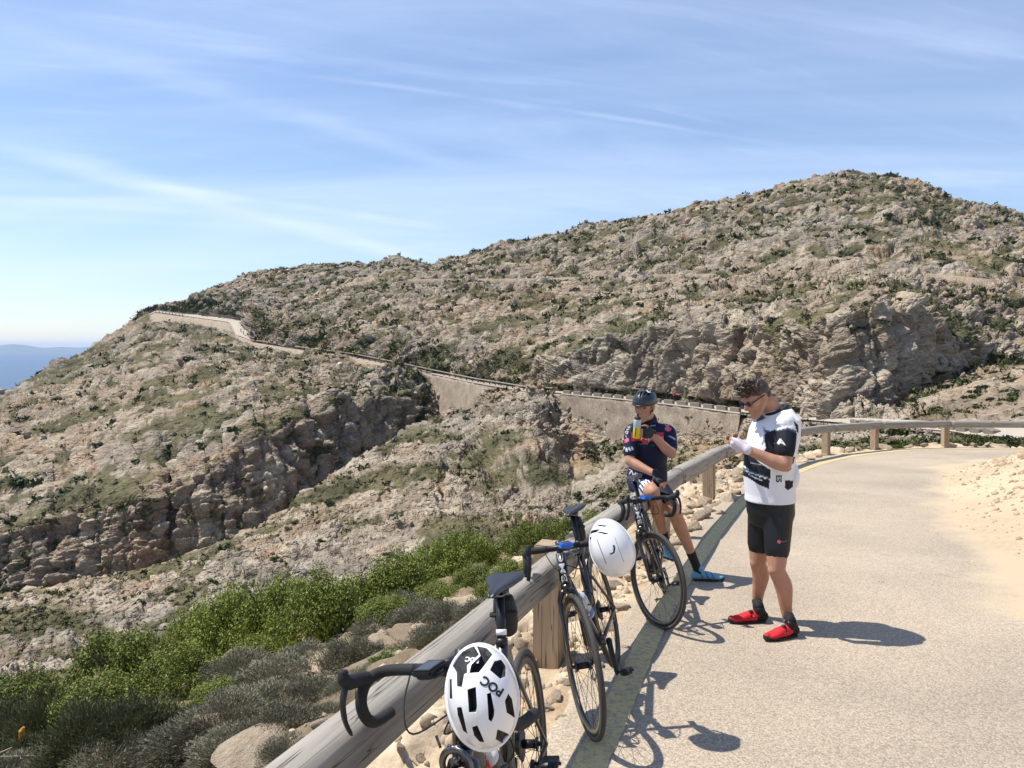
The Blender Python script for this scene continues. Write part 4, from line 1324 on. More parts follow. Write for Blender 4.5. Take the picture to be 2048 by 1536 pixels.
# the shrubs that show largest: read off the photograph (column, row, width in px)
far_px = [(60, 960, 90), (130, 985, 70), (200, 890, 26), (20, 1045, 50), (90, 1000, 60), (160, 960, 40), (270, 920, 30), (330, 900, 24), (110, 790, 20), (95, 785, 16), (400, 700, 26), (380, 715, 30), (420, 690, 34), (540, 690, 22),
          (640, 702, 12), (655, 703, 10), (682, 712, 14), (600, 700, 12), (745, 745, 40), (765, 760, 34), (735, 755, 28), (790, 770, 30), (810, 790, 22), (870, 748, 12), (895, 855, 22), (920, 850, 26), (935, 838, 22), (900, 828, 18), (960, 810, 26), (985, 800, 24), (1010, 830, 24), (1050, 778, 16), (1065, 775, 18), (1078, 782, 12),
          (440, 860, 44), (470, 855, 34), (520, 850, 28), (400, 890, 30), (350, 870, 22), (610, 830, 28), (570, 840, 24), (640, 770, 24), (680, 800, 26), (720, 900, 20), (300, 1000, 28), (340, 985, 22), (490, 960, 24), (530, 980, 20), (240, 1010, 22), (590, 900, 18),
          (700, 1010, 30), (745, 1005, 26), (770, 985, 24), (850, 960, 22), (800, 1030, 34), (820, 1120, 40), (700, 1090, 36), (780, 1110, 28), (640, 1080, 26), (560, 1120, 40), (480, 1130, 30), (430, 1155, 36), (350, 1180, 34), (280, 1200, 30), (620, 1140, 24), (690, 1060, 24), (880, 1020, 24), (930, 1010, 20), (600, 1040, 30), (660, 1000, 26), (580, 1060, 24), (840, 870, 18), (860, 905, 26), (830, 935, 20), (885, 985, 20),
          (950, 1060, 20), (1165, 990, 30), (1200, 900, 26), (1225, 905, 30), (1250, 905, 26), (1185, 985, 22), (1215, 990, 26), (1245, 1000, 24), (1380, 820, 20), (1385, 835, 24), (1480, 830, 14), (1210, 1010, 24), (1150, 1015, 24),
          (1340, 600, 26), (1200, 590, 24), (1150, 580, 18), (1280, 610, 20), (1420, 610, 24), (1440, 600, 20), (1560, 600, 30), (1590, 605, 24), (1620, 595, 26), (1500, 620, 24), (1540, 640, 30), (1580, 660, 26), (1510, 665, 24), (1470, 650, 20), (1700, 660, 24), (1720, 655, 20), (1400, 690, 18), (1330, 640, 18), (1100, 690, 24), (1070, 700, 20), (1130, 710, 16), (1160, 715, 14), (1240, 690, 16), (1180, 680, 20), (1020, 690, 16), (990, 745, 16),
          (1850, 800, 60), (1880, 790, 50), (1900, 770, 40), (1870, 815, 44), (1835, 820, 26), (1925, 760, 30), (1960, 755, 34), (1990, 740, 34), (2010, 725, 30), (2035, 760, 30), (1950, 780, 24), (1985, 800, 22), (2020, 800, 26), (1915, 820, 22), (1940, 825, 20), (1975, 830, 22), (1810, 838, 18), (1830, 832, 20), (2040, 830, 30), (2005, 835, 24), (1790, 838, 12),
          (1820, 815, 30), (1845, 780, 34), (1868, 770, 36), (1890, 835, 30), (1910, 800, 40), (1935, 795, 30), (1955, 815, 34), (1970, 775, 30), (1998, 770, 36), (2015, 780, 30), (2030, 790, 36), (2045, 745, 36), (1925, 740, 30), (1945, 735, 28), (1860, 840, 24), (1995, 815, 34), (2035, 845, 30), (1880, 745, 26),
          (1860, 610, 24), (1900, 590, 20), (1930, 600, 24), (1800, 600, 20), (1750, 590, 16), (1980, 620, 26), (2020, 610, 30), (1880, 530, 24), (1820, 480, 24), (1780, 430, 20), (1950, 480, 22), (2030, 520, 24), (1700, 520, 20), (1640, 470, 18), (1850, 440, 16), (1560, 500, 14), (1600, 540, 18), (1460, 530, 14), (1380, 500, 12), (1300, 520, 14), (1700, 600, 22), (1770, 640, 22), (1890, 640, 20),
          (700, 600, 16), (640, 620, 18), (600, 640, 20), (560, 660, 14), (780, 610, 14), (830, 640, 16), (900, 620, 14), (870, 680, 16), (930, 660, 14), (960, 600, 14), (760, 650, 16), (700, 650, 18), (820, 700, 14), (450, 610, 14), (520, 590, 12)]
hb = BVHTree.FromPolygons([tuple(c) for c in HILLP[::3, ::3].reshape(-1, 3)], [tuple(int(i) for i in f) for f in grid_faces(*HILLP[::3, ::3].shape[:2])])
cam0 = Vector((0, 0, CAM_H))


def on_hill(px, py):
    return hb.ray_cast(cam0, ray(px, py).normalized())[0]


for i, (px, py, w) in enumerate(far_px):
    p = on_hill(px + rg.uniform(-3, 3), py + rg.uniform(-3, 3))
    if p is None: continue
    rad = w * p.y / FPX * 0.55
    o = obj_me('hillside_shrub', far_fol[i % 4])
    o.location = p - Vector((0, 0, 0.25 * rad)); o.rotation_euler = (rg.uniform(-.2, .2), rg.uniform(-.2, .2), rg.uniform(0, 6.28))
    o.scale = (rad * rg.uniform(0.9, 1.3), rad * rg.uniform(0.9, 1.2), rad * rg.uniform(0.6, 0.9))
    if px > 1780 and py > 690: lb, gp = 'dark green shrub on the rubble slope right of the big cliff', 'shrubs right of the big cliff'
    elif py < 575: lb, gp = 'small dark shrub high on the hillside above the upper track', 'shrubs above the upper track'
    elif py < 720 and px > 560: lb, gp = 'small dark shrub between the far road and the upper track', 'shrubs between far road and upper track'
    elif px < 320: lb, gp = 'dark green shrub on the hillside slope that falls to the sea', 'shrubs on the seaward slope'
    elif px > 1120: lb, gp = 'dark green shrub at the foot of the tall brown retaining wall', 'shrubs below the tall retaining wall'
    elif py < 870: lb, gp = 'dark green shrub just below the far road near the pale retaining wall', 'shrubs below the far road'
    else: lb, gp = 'dark green shrub on the rocky spur behind the bright green bushes', 'shrubs on the rocky spur'
    tag(o, lb, 'shrub', gp)
# two windblown trees on the skyline
for (px, py, h, lab) in ((1398, 413, 4.2, 'lone small tree standing on the skyline of the right ridge'), (868, 534, 3.2, 'low dark bush on the saddle where the two ridges meet'), (1330, 427, 2.4, 'flat dark bush on the skyline left of the lone tree')):
    d = float(np.interp(px, PXS, LY['K']))
    p = at(px, py, d)
    root = empty('ridge_tree', p); tag(root, lab, 'tree')
    bm = bmesh.new(); bm_tube(bm, [(0, 0, -2.5), (0.1, 0, h * 0.3), (0.5, 0, h * 0.6)], [0.22, 0.16, 0.08], 6)
    obj_bm('trunk', bm, m_stem, root)
    c = obj_me('crown', far_fol[1], root); c.location = (0.2, 0, h * 0.35); c.scale = (h * 0.75, h * 0.6, h * 0.6)
# survey pole on the left summit
pp_ = at(801, 520, float(np.interp(801, PXS, LY['K'])))
bm = bmesh.new(); bm_tube(bm, [(0, 0, -3), (0, 0, 7.5)], [0.16, 0.12], 8); bm_box(bm, (0, 0, 6.6), (1.2, 0.12, 0.12)); bm_tube(bm, [(0, 0, -3), (0, 0, 1.0)], 0.5, 8)
po = obj_bm('summit_pole', bm, m_farpost); po.location = pp_
tag(po, 'thin dark pole on the small left summit', 'pole')

# ================================================================== shrubs and rocks on the near slope
mastic = [foliage_mesh('foliage', 10 + i, 17000, 0.021, (0.055, 0.086, 0.013), (0.27, 0.30, 0.05), flat=0.72, nclump=85, crad0=0.15) for i in range(4)]
heath = [foliage_mesh('foliage', 30 + i, 16000, 0.052, (0.105, 0.098, 0.062), (0.29, 0.270, 0.180), True, flat=0.62, nclump=30) for i in range(4)]
darks = [foliage_mesh('foliage', 50 + i, 11000, 0.055, (0.045, 0.052, 0.022), (0.13, 0.135, 0.062), True, flat=0.9, nclump=30) for i in range(3)]
tuft = foliage_mesh('foliage', 70, 3500, 0.11, (0.07, 0.11, 0.02), (0.17, 0.23, 0.05), True, flat=0.8, nclump=14)
stems = [stem_mesh(i) for i in range(3)]
random.seed(21)


def shrub(kind, px, py, wpx, hf=0.8, label=None, group=None):
    """px, py: where the middle of the shrub's foot stands on the slope; wpx: width in photo pixels"""
    p = on_verge(px, py)
    if p is None or p.y > 40: return None
    rad = wpx * p.y / FPX * 0.5 * {'mastic': 1.3, 'heath': 1.3, 'dark': 1.25, 'tuft': 1}[kind]
    hf *= {'mastic': 1.6, 'heath': 1.3, 'dark': 1.25, 'tuft': 1}[kind]
    meshes, nm = {'mastic': (mastic, 'mastic_bush'), 'heath': (heath, 'heath_cushion'), 'dark': (darks, 'scrub_bush'), 'tuft': ([tuft], 'grass_tuft')}[kind]
    root = empty(nm, p - Vector((0, 0, 0.06)), (0, 0, random.uniform(0, 6.28)))
    root.scale = (rad, rad * random.uniform(0.9, 1.2), rad * hf * random.uniform(0.9, 1.1))
    obj_me('foliage', random.choice(meshes), root)
    if kind != 'tuft': obj_me('stem', random.choice(stems), root)
    lab = {'mastic': ('bright green leafy mastic bush on the slope below the rail', 'bush', 'bright green bushes on the slope below the rail'),
           'heath': ('low grey-brown spiny heath cushion on the slope below the rail', 'shrub', 'grey-brown heath cushions below the rail'),
           'dark': ('tall dark olive scrub bush at the foot of the bright green bushes', 'bush', 'dark scrub among the bushes'),
           'tuft': ('fresh green grassy tuft', 'plant', None)}[kind]
    lb, gp = lab[0], lab[2]
    if kind == 'mastic':
        if py > 1350: lb, gp = 'bright green bush just behind the dark scrub and the yellow stake', 'green bushes behind the dark scrub'
        elif px < 760: lb, gp = 'bright green bush behind the grey heath and the two pale boulders', 'green bushes behind the heath cushions'
        elif px < 950: lb, gp = 'bright green bush on the slope behind the saddle with the bag', 'green bushes behind the near saddle'
        else: lb, gp = 'bright green bush close behind the rail at the middle bicycle', 'green bushes behind the middle bicycle'
    elif kind == 'heath':
        if py > 1440: lb, gp = 'low grey heath cushion around the big pale rock slab', 'heath cushions around the rock slab'
        elif px < 740: lb, gp = 'low grey-brown heath cushion in front of the bright green bushes', 'heath cushions in front of the green bushes'
        else: lb, gp = 'low grey-brown heath cushion close under the rail by the pale boulders', 'heath cushions under the rail'
    if kind == 'dark' and px > 1000: lb, gp = 'round olive bush beside the rail post at the end of the bend', None
    elif kind == 'dark' and px > 400: lb, gp = 'dark scrub bush at the foot of the green bushes above the heath', None
    tag(root, label or lb, lab[1], group or gp)
    return root


for (px, py, w, hf) in ((20, 1370, 190, 1.0), (130, 1365, 200, 1.0), (250, 1370, 200, .9), (360, 1385, 180, .8), (440, 1400, 130, .65), (60, 1420, 170, .7), (200, 1420, 160, .7), (-60, 1400, 180, .8), (330, 1440, 120, .6),
                        (400, 1285, 130, 1.0), (470, 1280, 160, 1.1), (560, 1275, 170, 1.1), (650, 1262, 160, 1.1), (730, 1240, 150, 1.0), (430, 1310, 90, .6), (520, 1310, 110, .7),
                        (800, 1195, 140, .95), (860, 1165, 140, .95), (930, 1140, 140, .95), (1000, 1110, 120, .8), (1060, 1092, 110, .8), (1120, 1080, 100, .8), (1180, 1070, 90, .8), (1225, 1062, 70, .8),
                        (880, 1195, 110, .6), (960, 1170, 110, .7), (1030, 1150, 100, .7), (1090, 1135, 90, .7), (770, 1225, 100, .6), (1000, 1185, 90, .6), (1230, 1085, 60, .7)):
    shrub('mastic', px, py, w, hf)
for (px, py, w, hf) in ((480, 1345, 130, .6), (560, 1350, 140, .6), (650, 1340, 130, .6), (720, 1300, 110, .6), (610, 1310, 110, .55), (690, 1265, 100, .55), (780, 1255, 110, .6), (850, 1235, 120, .6), (910, 1235, 110, .6), (960, 1225, 100, .55), (820, 1215, 100, .6), (880, 1265, 100, .55), (800, 1290, 90, .5), (940, 1265, 80, .5),
                        (540, 1400, 150, .55), (640, 1385, 130, .55), (460, 1430, 150, .55), (560, 1450, 150, .55), (650, 1430, 110, .5), (700, 1370, 100, .5), (390, 1470, 160, .55), (480, 1490, 150, .5), (590, 1490, 120, .5), (310, 1500, 170, .55), (220, 1520, 170, .55), (120, 1540, 170, .55), (340, 1550, 150, .45), (420, 1530, 140, .45), (30, 1545, 150, .5), (740, 1340, 80, .5), (1010, 1225, 70, .5), (1050, 1190, 70, .55), (1120, 1120, 60, .55)):
    shrub('heath', px, py, w, hf)
for (px, py, w, hf) in ((30, 1490, 170, .9), (110, 1485, 170, .95), (190, 1480, 160, .9), (270, 1475, 150, .85), (350, 1460, 130, .7), (-40, 1480, 170, 1.), (150, 1510, 120, .7), (70, 1520, 130, .7), (560, 1290, 90, .5), (1960, 892, 70, .9)):
    shrub('dark', px, py, w, hf)
shrub('tuft', 780, 1312, 90, .55, 'fresh green grassy tuft beside two pale boulders below the rail')
for (px, py, w, lb) in ((1740, 897, 44, 'green grassy tuft beside the post at the start of the bend'), (1795, 893, 34, 'green grassy tuft between two posts of the bend'), (1475, 975, 40, 'small green weed beside the rail post behind the standing cyclist')):
    shrub('tuft', px, py, w, .5, lb)

# ---- rocks
def rock_mesh(seed, cuts=16, sub=3, flat=0.75):
    r = np.random.RandomState(seed)
    bm = bmesh.new(); bmesh.ops.create_icosphere(bm, subdivisions=sub, radius=1.0)
    v = np.array([x.co[:] for x in bm.verts]); f = np.array([[x.index for x in q.verts] for q in bm.faces]); bm.free()
    n = r.normal(size=(cuts, 3)); n /= np.linalg.norm(n, axis=1, keepdims=True)
    dd_ = 0.50 + 0.36 * r.rand(cuts)
    dots = v @ n.T
    rr = np.where(dots > 0.05, dd_ / np.maximum(dots, 0.05), 9).min(1)
    v = v * np.minimum(rr, 1.15)[:, None]
    v += (0.085 * fbm(v * 2.9 + seed, 4))[:, None] * v / np.linalg.norm(v, axis=1, keepdims=True)
    v[:, 2] *= flat
    me = mesh_np('rock', v, f, m_rock)
    return me


m_rock, n_, l_, b_ = new_mat('pale_limestone')
t_ = nd(n_, 'ShaderNodeTexCoord'); oi_ = nd(n_, 'ShaderNodeObjectInfo')
nz_ = nd(n_, 'ShaderNodeTexNoise', i_Scale=3.2, i_Detail=9.0, i_Roughness=0.68); l_.new(t_.outputs['Object'], nz_.inputs['Vector'])
rp_ = nd(n_, 'ShaderNodeValToRGB'); e_ = rp_.color_ramp.elements
e_[0].position = 0.33; e_[0].color = (0.37, 0.265, 0.17, 1); e_[1].position = 0.62; e_[1].color = (0.60, 0.505, 0.375, 1)
l_.new(nz_.outputs['Fac'], rp_.inputs['Fac'])
hs_ = nd(n_, 'ShaderNodeHueSaturation'); mr_ = nd(n_, 'ShaderNodeMapRange'); mr_.inputs['To Min'].default_value = 0.75; mr_.inputs['To Max'].default_value = 1.15
l_.new(oi_.outputs['Random'], mr_.inputs['Value']); l_.new(mr_.outputs[0], hs_.inputs['Value']); l_.new(rp_.outputs[0], hs_.inputs['Color'])
l_.new(hs_.outputs[0], b_.inputs['Base Color']); b_.inputs['Roughness'].default_value = 0.95; b_.inputs['Specular IOR Level'].default_value = 0.12
nb_ = nd(n_, 'ShaderNodeTexNoise', i_Scale=9.0, i_Detail=8.0, i_Roughness=0.7); l_.new(t_.outputs['Object'], nb_.inputs['Vector'])
bp_ = nd(n_, 'ShaderNodeBump', i_Strength=0.7, i_Distance=0.12); l_.new(nb_.outputs['Fac'], bp_.inputs['Height']); l_.new(bp_.outputs[0], b_.inputs['Normal'])
rocks = [rock_mesh(200 + i, cuts=10 + i * 2) for i in range(7)]


def boulder(px, py, w, h=0.8, label=None, k=None, sink=0.25):
    p = on_verge(px, py)
    if p is None or p.y > 30: return
    rad = w * p.y / FPX * 0.5
    o = obj_me('boulder', rocks[random.randrange(7) if k is None else k])
    o.scale = (rad, rad * random.uniform(0.7, 1.0), rad * h)
    o.location = p + Vector((0, 0.2 * rad, rad * h * (0.5 - sink)))
    o.rotation_euler = (random.uniform(-.3, .3), random.uniform(-.3, .3), random.uniform(0, 6.28))
    if label: lb, gp = label, None
    elif px > 1600: lb, gp = 'pale limestone rock at the foot of the rail posts on the bend', 'pale rocks on the bend'
    elif px > 1265: lb, gp = "pale limestone rock on the verge around the seated cyclist's feet and the next post", 'pale rocks by the seated cyclist'
    elif px > 1130: lb, gp = 'pale limestone rock on the verge behind the middle bicycle', 'pale rocks behind the middle bicycle'
    else: lb, gp = 'pale limestone rock under the rail beside the nearest post', 'pale rocks under the rail'
    tag(o, lb, 'rock', gp)


boulder(760, 1293, 66, 0.9, 'upright pale boulder beside the grassy tuft below the rail', 2)
boulder(697, 1330, 62, 0.6, 'low pale boulder between heath cushions below the rail', 4)
boulder(832, 1262, 46, .6, 'pale boulder half hidden by heath cushions below the saddle bag', 1)
boulder(885, 1255, 26, .7, 'small pale stone at the edge of the heath behind the rail', 3)
boulder(640, 1455, 40, .8, 'small pale rock close under the rail near the brake lever', 0)
boulder(505, 1550, 250, .55, 'big pale rock slab at the rail beside the lowest heath cushions', 5)
boulder(590, 1520, 60, .8, 'pale rock wedged between the big slab and the rail', 6)
for (px, py, w) in ((1010, 1300, 60), (1040, 1290, 46), (1000, 1330, 40), (1060, 1330, 60), (1045, 1370, 50), (1110, 1400, 60), (1140, 1370, 40), (1090, 1420, 70), (1190, 1300, 60), (1220, 1260, 70), (1240, 1220, 60), (1200, 1340, 44), (1230, 1180, 70), (1260, 1160, 50), (1250, 1300, 40), (1170, 1250, 40),
                    (1290, 1130, 50), (1320, 1110, 60), (1310, 1160, 40), (1350, 1090, 60), (1340, 1070, 50), (1380, 1060, 70), (1400, 1040, 60), (1370, 1030, 50), (1345, 1045, 50), (1420, 1025, 50), (1440, 1030, 40), (1455, 1005, 60), (1470, 990, 50), (1480, 965, 40), (1490, 950, 36), (1390, 1015, 50), (1330, 1020, 46), (1310, 1055, 50), (1300, 1085, 46), (1275, 1110, 50), (1410, 1005, 40), (1440, 985, 36),
                    (1620, 922, 26), (1650, 912, 30), (1700, 905, 36), (1720, 900, 24), (1770, 898, 44), (1640, 915, 22), (1820, 895, 30), (1850, 893, 24), (1905, 893, 40), (1930, 892, 30), (1950, 892, 26), (1975, 891, 24), (960, 1420, 50), (900, 1470, 60), (990, 1400, 40), (1120, 1440, 40), (840, 1520, 60), (800, 1500, 40)):
    boulder(px, py, w * 0.8, random.uniform(.5, .85))

# ---- scattered gravel of the verge and the heap of rubble on the inside of the bend
def stone_heap(name, pts, sizes, cols, label):
    rr = np.random.RandomState(5)
    n = len(pts)
    sv = ICO_V[None] * (0.75 + 0.5 * rr.rand(n, 12, 1)) * (sizes[:, None] * (0.6 + 0.7 * rr.rand(n, 3)))[:, None, :]
    v = np.einsum('nij,nkj->nki', rot_batch(n), sv) + pts[:, None, :]
    f = (ICO_F[None] + (np.arange(n) * 12)[:, None, None]).reshape(-1, 3)
    me = mesh_np(name, v.reshape(-1, 3), f, m_gravel); add_color(me, 'col', np.repeat(cols, 12, 0))
    tag(obj_me(name, me), label, 'stones', kind='stuff')


m_gravel = attr_mat('broken_stone', rough=0.95, spec=0.1, bump=0.4, bscale=60, bdist=0.01)
rr = np.random.RandomState(9)
n = 2600
sv = rr.uniform(s_of_y(1.2), s_of_y(16), n); tv = 0.05 + rr.rand(n) ** 1.5 * 1.5
x, y, tx, ty = rail_at(sv)
gx_ = x + ty * (ROAD_EDGE - tv); gy_ = y - tx * (ROAD_EDGE - tv)
pts = np.array([drop_to_verge(a, b)[:] if drop_to_verge(a, b) else (0, 0, -50) for a, b in zip(gx_, gy_)])
sz = 0.008 + 0.035 * rr.rand(n) ** 3
stone_heap('verge_gravel', pts, sz, np.array([0.47, 0.37, 0.26]) * (0.7 + 0.5 * rr.rand(n, 1)), 'loose limestone chips along the road edge')
n = 5400
hx = rr.uniform(4.5, 16, n); hy = rr.uniform(6, 20, n)
hd = np.full(n, 1e9)
for k in range(0, len(RAIL), 2):
    hd = np.minimum(hd, np.hypot(hx - RAIL[k, 0], hy - RAIL[k, 1]))
sg_bvh = BVHTree.FromPolygons([tuple(c) for c in g3], [tuple(int(i) for i in f) for f in fc[okf]])
kk = (hd > 2.9 + 1.0 * rr.rand(n) ** 2)
hx, hy = hx[kk], hy[kk]; hd = hd[kk]
pts = []
for a, b in zip(hx, hy):
    q = sg_bvh.ray_cast(Vector((a, b, 20)), Vector((0, 0, -1)))[0]
    pts.append(q[:] if q else (0, 0, -50))
pts = np.array(pts); n = len(pts)
sz = 0.012 + 0.065 * rr.rand(n) ** 2.6 * sstep(2.9, 4.2, hd)
tn = rr.rand(n, 1)
stone_heap('rubble_heap', pts, sz, (np.array([0.38, 0.275, 0.17]) * (1 - tn) + np.array([0.52, 0.42, 0.29]) * tn) * (0.8 + 0.35 * rr.rand(n, 1)), 'heap of broken yellowish stones on the inside of the bend')
# ---- dead twigs and a yellow marker stake in the scrub
m_dead = plain('bleached_dead_wood', (0.36, 0.29, 0.20), 0.9)
m_yel = plain('yellow_stake_paint', (0.55, 0.27, 0.02), 0.6, var=0.2, vscale=10)
p = on_verge(100, 1500)
if p is not None:
    bm = bmesh.new(); h = 82 * p.y / FPX; bm_tube(bm, [(0, 0, -0.1), (0.004, 0, h * 0.9), (0.02, 0, h)], [0.022, 0.022, 0.008], 8)
    o = obj_bm('marker_stake', bm, m_yel); o.location = p + Vector((0, -0.35, 0.05)); o.rotation_euler = (0.05, 0.03, 0)
    tag(o, 'short yellow marker stake standing in the dark scrub', 'stake')
for (px, py, a, lab, L) in ((125, 1470, 0.7, 'bare forked dead twig rising from the dark scrub by the yellow stake', 0.5), (20, 1530, 1.25, 'pale dead branch lying low in the scrub', 0.45)):
    p = on_verge(px, py)
    if p is None: continue
    bm = bmesh.new()
    bm_tube(bm, [(0, 0, -0.05), (L * 0.3 * math.sin(a), 0, L * 0.35), (L * math.sin(a), 0.05, L * math.cos(a))], [0.012, 0.009, 0.003], 6)
    bm_tube(bm, [(L * 0.3 * math.sin(a), 0, L * 0.35), (L * 0.75 * math.sin(a), -0.05, L * 0.95 * math.cos(a) + 0.12)], [0.008, 0.003], 6)
    o = obj_bm('dead_branch', bm, m_dead); o.location = p + Vector((0, -0.4, 0.12))
    tag(o, lab, 'branch')
# ================================================================== road bicycles
m_carbon = plain('black_carbon_paint', (0.010, 0.011, 0.013), 0.28, 0.0, 0.5, coat=0.6)
m_satin = plain('satin_black_alloy', (0.016, 0.016, 0.018), 0.42, 0.3)
m_tape = plain('black_bar_tape', (0.014, 0.014, 0.015), 0.75, bump=0.4, bscale=400)
m_rubber = plain('dusty_tyre_rubber', (0.050, 0.046, 0.040), 0.8, var=0.35, vscale=25, bump=0.2, bscale=300)
m_rimb = plain('carbon_rim', (0.013, 0.013, 0.014), 0.35, coat=0.3)
m_spoke = plain('black_spoke_steel', (0.03, 0.03, 0.03), 0.35, 0.8)
m_chrome = plain('bright_alloy', (0.45, 0.45, 0.46), 0.28, 1.0)
m_grey = plain('grey_alloy', (0.16, 0.16, 0.17), 0.35, 0.9)
m_saddle = plain('black_saddle_vinyl', (0.017, 0.018, 0.021), 0.42, spec=0.5)
m_bag = plain('black_nylon', (0.010, 0.010, 0.011), 0.7, bump=0.3, bscale=300)
m_white = plain('white_gloss_shell', (0.78, 0.78, 0.78), 0.28, coat=0.5)
m_whitetxt = plain('light_grey_print', (0.55, 0.56, 0.58), 0.5)
m_redtxt = plain('red_print', (0.40, 0.035, 0.02), 0.5)
m_bluep = plain('blue_plastic_mount', (0.02, 0.13, 0.52), 0.4)
m_screen = plain('dark_screen_glass', (0.010, 0.012, 0.014), 0.12)
m_foam = plain('black_helmet_foam', (0.008, 0.008, 0.009), 0.7)
m_strap = plain('black_webbing', (0.012, 0.012, 0.012), 0.8)
m_bottle_clear = plain('smoky_clear_plastic', (0.52, 0.54, 0.57), 0.3)
m_chain = plain('chain_steel', (0.10, 0.095, 0.09), 0.4, 0.9)


def text_mesh(body, size, mat, bold=0.0, depth=0.0004, name='lettering'):
    c = bpy.data.curves.new('txt', 'FONT'); c.body = body; c.size = size; c.extrude = depth; c.offset = bold
    c.align_x = 'CENTER'; c.align_y = 'CENTER'; c.resolution_u = 4
    o = bpy.data.objects.new('txt', c); COL.objects.link(o)
    dg = bpy.context.evaluated_depsgraph_get()
    me = bpy.data.meshes.new_from_object(o.evaluated_get(dg))
    bpy.data.objects.remove(o); bpy.data.curves.remove(c)
    me.name = name; me.materials.clear(); me.materials.append(mat)
    return me


def circ(c, r, n, axis_a, axis_b, a0=0, a1=2 * math.pi, closed=True):
    m = n if closed else n + 1
    return [c + axis_a * (r * math.cos(a0 + (a1 - a0) * i / n)) + axis_b * (r * math.sin(a0 + (a1 - a0) * i / n)) for i in range(m)]


def bm_torus(bm, c, r, rt, axis=Vector((0, 1, 0)), n=56, m=10, sx=1.0, sy=1.0):
    """sx: radial scale, sy: axial scale of the section"""
    axis = axis.normalized(); a = axis.orthogonal().normalized(); b = axis.cross(a)
    rings = []
    for i in range(n):
        t = 2 * math.pi * i / n; d = a * math.cos(t) + b * math.sin(t)
        rings.append([bm.verts.new(c + d * (r + rt * sx * math.cos(2 * math.pi * k / m)) + axis * (rt * sy * math.sin(2 * math.pi * k / m))) for k in range(m)])
    for i in range(n):
        for k in range(m):
            bm.faces.new((rings[i][k], rings[(i + 1) % n][k], rings[(i + 1) % n][(k + 1) % m], rings[i][(k + 1) % m]))


def bm_cyl(bm, a, b, r, seg=14, r2=None):
    bm_tube(bm, [a, b], [r, r if r2 is None else r2], seg)


